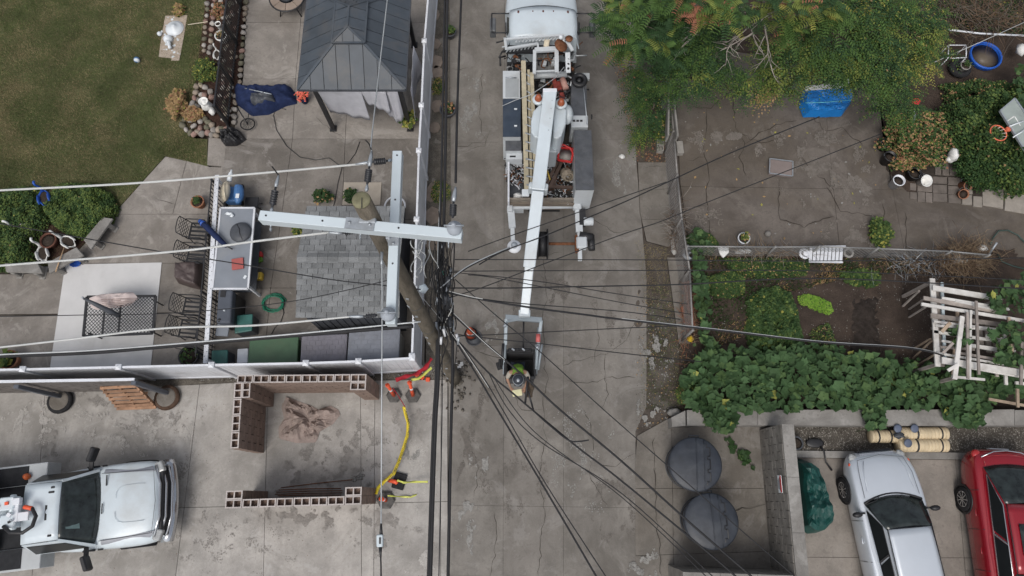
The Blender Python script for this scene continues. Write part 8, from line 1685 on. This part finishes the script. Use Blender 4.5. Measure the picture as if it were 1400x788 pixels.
def tree(name, label, base, lobes, seed, mode='leaf', ws=(3,6,3,.3,.2,.2), s=.09, limbs=True, trunk=.09, bare=0):
    """lobes: (px,py,z, rx,ry,rz, count)"""
    q = random.Random(seed); b = Vector(base); t = T(name, label, 'tree', b); mb = MB(); tb = MB(); cs = [W(l[0], l[1], l[2]) for l in lobes]; cen = sum(cs, Vector())/len(cs)
    top = b.lerp(cen, .55); top.z = cen.z*.6; tb.tube([b-Vector((0,0,.1)), b.lerp(top,.5)+Vector((.05,.05,0)), top], [trunk, trunk*.8, trunk*.6], 8)
    for l, c in zip(lobes, cs):
        r_ = Vector(l[3:6]); cnt = l[6]; mid = top.lerp(c, .55)+Vector((q.uniform(-.1,.1), q.uniform(-.1,.1), .2)); tb.tube([top, mid, c], [trunk*.5, trunk*.33, trunk*.14], 6)
        nb_ = max(3, cnt//(14 if mode == 'frond' else 110))
        for k in range(nb_):
            d = Vector((q.gauss(0,1), q.gauss(0,1), q.gauss(.3,.7))).normalized(); e = c + Vector((d.x*r_.x, d.y*r_.y, d.z*r_.z))*q.uniform(.6,1.0); 
            if k % 2 == 0: tb.tube([c.lerp(e,.05), c.lerp(e,.55)+Vector((0,0,.05)), e], [trunk*.13, trunk*.09, trunk*.03], 4)
            if mode == 'frond':
                m0 = pick(q, ws)
                for j in range(14):
                    a = q.uniform(0, 2*PI); dd = Vector((math.cos(a), math.sin(a), q.uniform(-.1,.5))); frond(mb, e+Vector((q.gauss(0,.1),q.gauss(0,.1),q.gauss(0,.08))), dd, q.uniform(.28,.55), q, m0 if q.random() < .7 else pick(q, ws), 8, .12, .036)
            else:
                m0 = pick(q, ws); od = Vector((e.x-c.x, e.y-c.y, 0)); od = od.normalized() if od.length > .01 else Vector((1,0,0))
                for tw in range(10):
                    a = q.gauss(0, .8); dd = Vector((od.x*math.cos(a)-od.y*math.sin(a), od.x*math.sin(a)+od.y*math.cos(a), q.uniform(-.15,.35))); L_ = q.uniform(.35,.75); st_ = e+Vector((q.gauss(0,.08),q.gauss(0,.08),q.gauss(0,.08)))-od*.2; sd = dd.cross(Vector((0,0,1))).normalized()
                    for j in range(15):
                        u = (j+1)/15; p_ = st_+dd*L_*u+Vector((0,0,-.35*L_*u*u)); m_ = m0 if q.random() < .7 else pick(q, ws); l2 = s*q.uniform(.75,1.25)*(1.1-.5*u); sg = 1 if j % 2 else -1
                        e2 = p_+sd*sg*l2*.9+dd*l2*.45+Vector((0,0,-l2*q.uniform(0,.5))); w2 = dd*l2*.26; mb.add([p_, p_*.5+e2*.5-w2+Vector((0,0,.01)), e2, p_*.5+e2*.5+w2], [(0,1,2,3)], m_)
    obj('crown', mb, FR, t); obj('trunk', tb, M_bark, t)
    if bare:
        bb = MB()
        def br(p, d, L, r, lv):
            pts = [p]; dd = d.copy()
            for i in range(4): dd = (dd+Vector((q.gauss(0,.18), q.gauss(0,.18), q.gauss(0,.1)))).normalized(); pts.append(pts[-1]+dd*L/4)
            bb.tube(pts, [r*(1-.18*i) for i in range(5)], 5)
            if lv:
                for i in range(2+lv): br(pts[1+i % 4], (dd+Vector((q.gauss(0,.7), q.gauss(0,.7), q.gauss(0,.2)))).normalized(), L*.6, r*.55, lv-1)
        for (x,y,z,x2,y2,z2) in bare: a_, e_ = W(x,y,z), W(x2,y2,z2); br(a_, (e_-a_).normalized(), (e_-a_).length, .03, 2)
        obj('bare_branch', bb, M_bare, t)
    return t
tree('ailanthus_tree', 'tall tree with long feathery fronds overhanging the alley', W(915,40,0), [(868,30,4.2,.95,1.1,.6,200),(900,5,4.6,1.0,.9,.6,180),(858,72,3.6,.6,.55,.5,80),(905,55,4.0,.7,.8,.5,120),(940,20,4.3,.7,.7,.5,90)], 81, 'frond', (7,4,.5,.02,.45,0))
tree('leafy_tree', 'dark leafy tree crown between the alley fence and the blue tarp', W(940,60,0), [(945,105,2.6,.75,.85,.6,2600),(965,70,3.0,.75,.9,.6,2400),(935,60,3.0,.6,.7,.5,1500),(960,30,3.4,.8,.7,.5,1600)], 82, ws=(9,5,.5,.0,0,0), s=.1)
tree('vine_covered_shrub', 'leafy vine covered shrub hanging over the verge beside the chain link fence', W(905,130,0), [(888,110,1.6,.6,.6,.5,1500),(893,150,1.3,.45,.6,.4,1100),(884,178,.9,.45,.45,.35,700),(872,128,1.2,.35,.5,.4,500)], 83, ws=(8,5,.8,.05,.1,.2), s=.085, trunk=.05)
tree('half_bare_tree', 'half bare tree with rust coloured seed clusters and pale twigs', W(1000,-20,0), [(985,12,5,.6,.5,.4,100),(950,8,5.1,.5,.4,.35,70),(1090,12,5,.7,.5,.4,100),(1060,30,4.6,.7,.5,.4,90),(1125,20,5,.6,.5,.4,80)], 84, 'frond', (3,4,2.2,.4,2.0,.2), bare=[(1060,20,4.6,990,40,4.2),(1045,30,4.5,1055,92,3.6),(1030,45,4.3,1000,70,3.8),(1070,10,4.8,1110,40,4.2),(965,30,4.4,940,62,3.8),(1120,-10,4.8,1010,-5,4.8)])
tree('olive_leafed_tree', 'light olive green tree spreading low branches over the back yard', W(1110,20,0), [(1035,112,2.4,.85,.45,.35,1100),(1060,128,2.0,.6,.5,.3,700),(1090,95,2.8,.9,.7,.5,1900),(1100,60,3.3,.9,.9,.6,2400),(1040,80,2.8,.35,.5,.4,300)], 85, ws=(4,6,3,.05,0,.2), s=.095)
tree('leafy_tree', 'broad green tree crown above the blue tarp', W(1180,30,0), [(1140,55,3.6,1.1,1.1,.7,3300),(1180,30,3.8,1.1,1.1,.7,3300),(1200,90,3.0,.9,1.0,.6,2600),(1150,95,3.0,.8,.6,.5,1500),(1225,140,1.9,.6,.8,.5,1300)], 86, ws=(6,7,2,.04,0,.1), s=.1)
tree('yellowing_tree', 'green tree with yellowing leaf sprays left of the blue tub', W(1260,10,0), [(1240,45,3.4,.9,1.0,.6,2300),(1268,80,2.6,.5,.5,.4,800),(1262,25,3.4,.7,.6,.5,1300),(1225,95,2.4,.6,.5,.5,900),(1215,10,4,.9,.7,.5,1500)], 87, ws=(3,6,3,1.1,0,.1), s=.09)
twigs('dead_brush', 'brown twiggy undergrowth in the top right corner', 'brush', (1345,18), (80,30), 500, .8, [M_straw2, M_bark], 7, z=.5, h=1.0, r=.01)
tag(obj('rope_scrap', MB().tube([W(992,45,3.2),W(1000,42,3.3),W(997,48,3.2)], .02, 5), M_whitecer), 'white plastic shred caught in the half bare branches', 'scrap')
groundcover('undergrowth', 'low weeds between the blue tub and the basketball hoop', 'weeds', [(1290,112),(1345,108),(1400,112),(1410,124),(1350,130),(1295,136)], .4, 2200, .07, [6,6,1,.1,.2,1], 78, amp=.7)
groundcover('weed_patch', 'few dark round leaves growing on the pad beside the upper round bin', 'weeds', [(990,604),(998,603),(1018,616),(1030,634),(1026,642),(1014,630),(1000,616)], .15, 26, .17, [9,1,0,0,0,0], 79, edge=.2)
shrub('sapling', 'small yellow leafed sapling beside the top of the chain link fence', 'plant', (904,176), (.28,.4), 1.0, 300, .08, [1,2,4,4,0,1], 80)
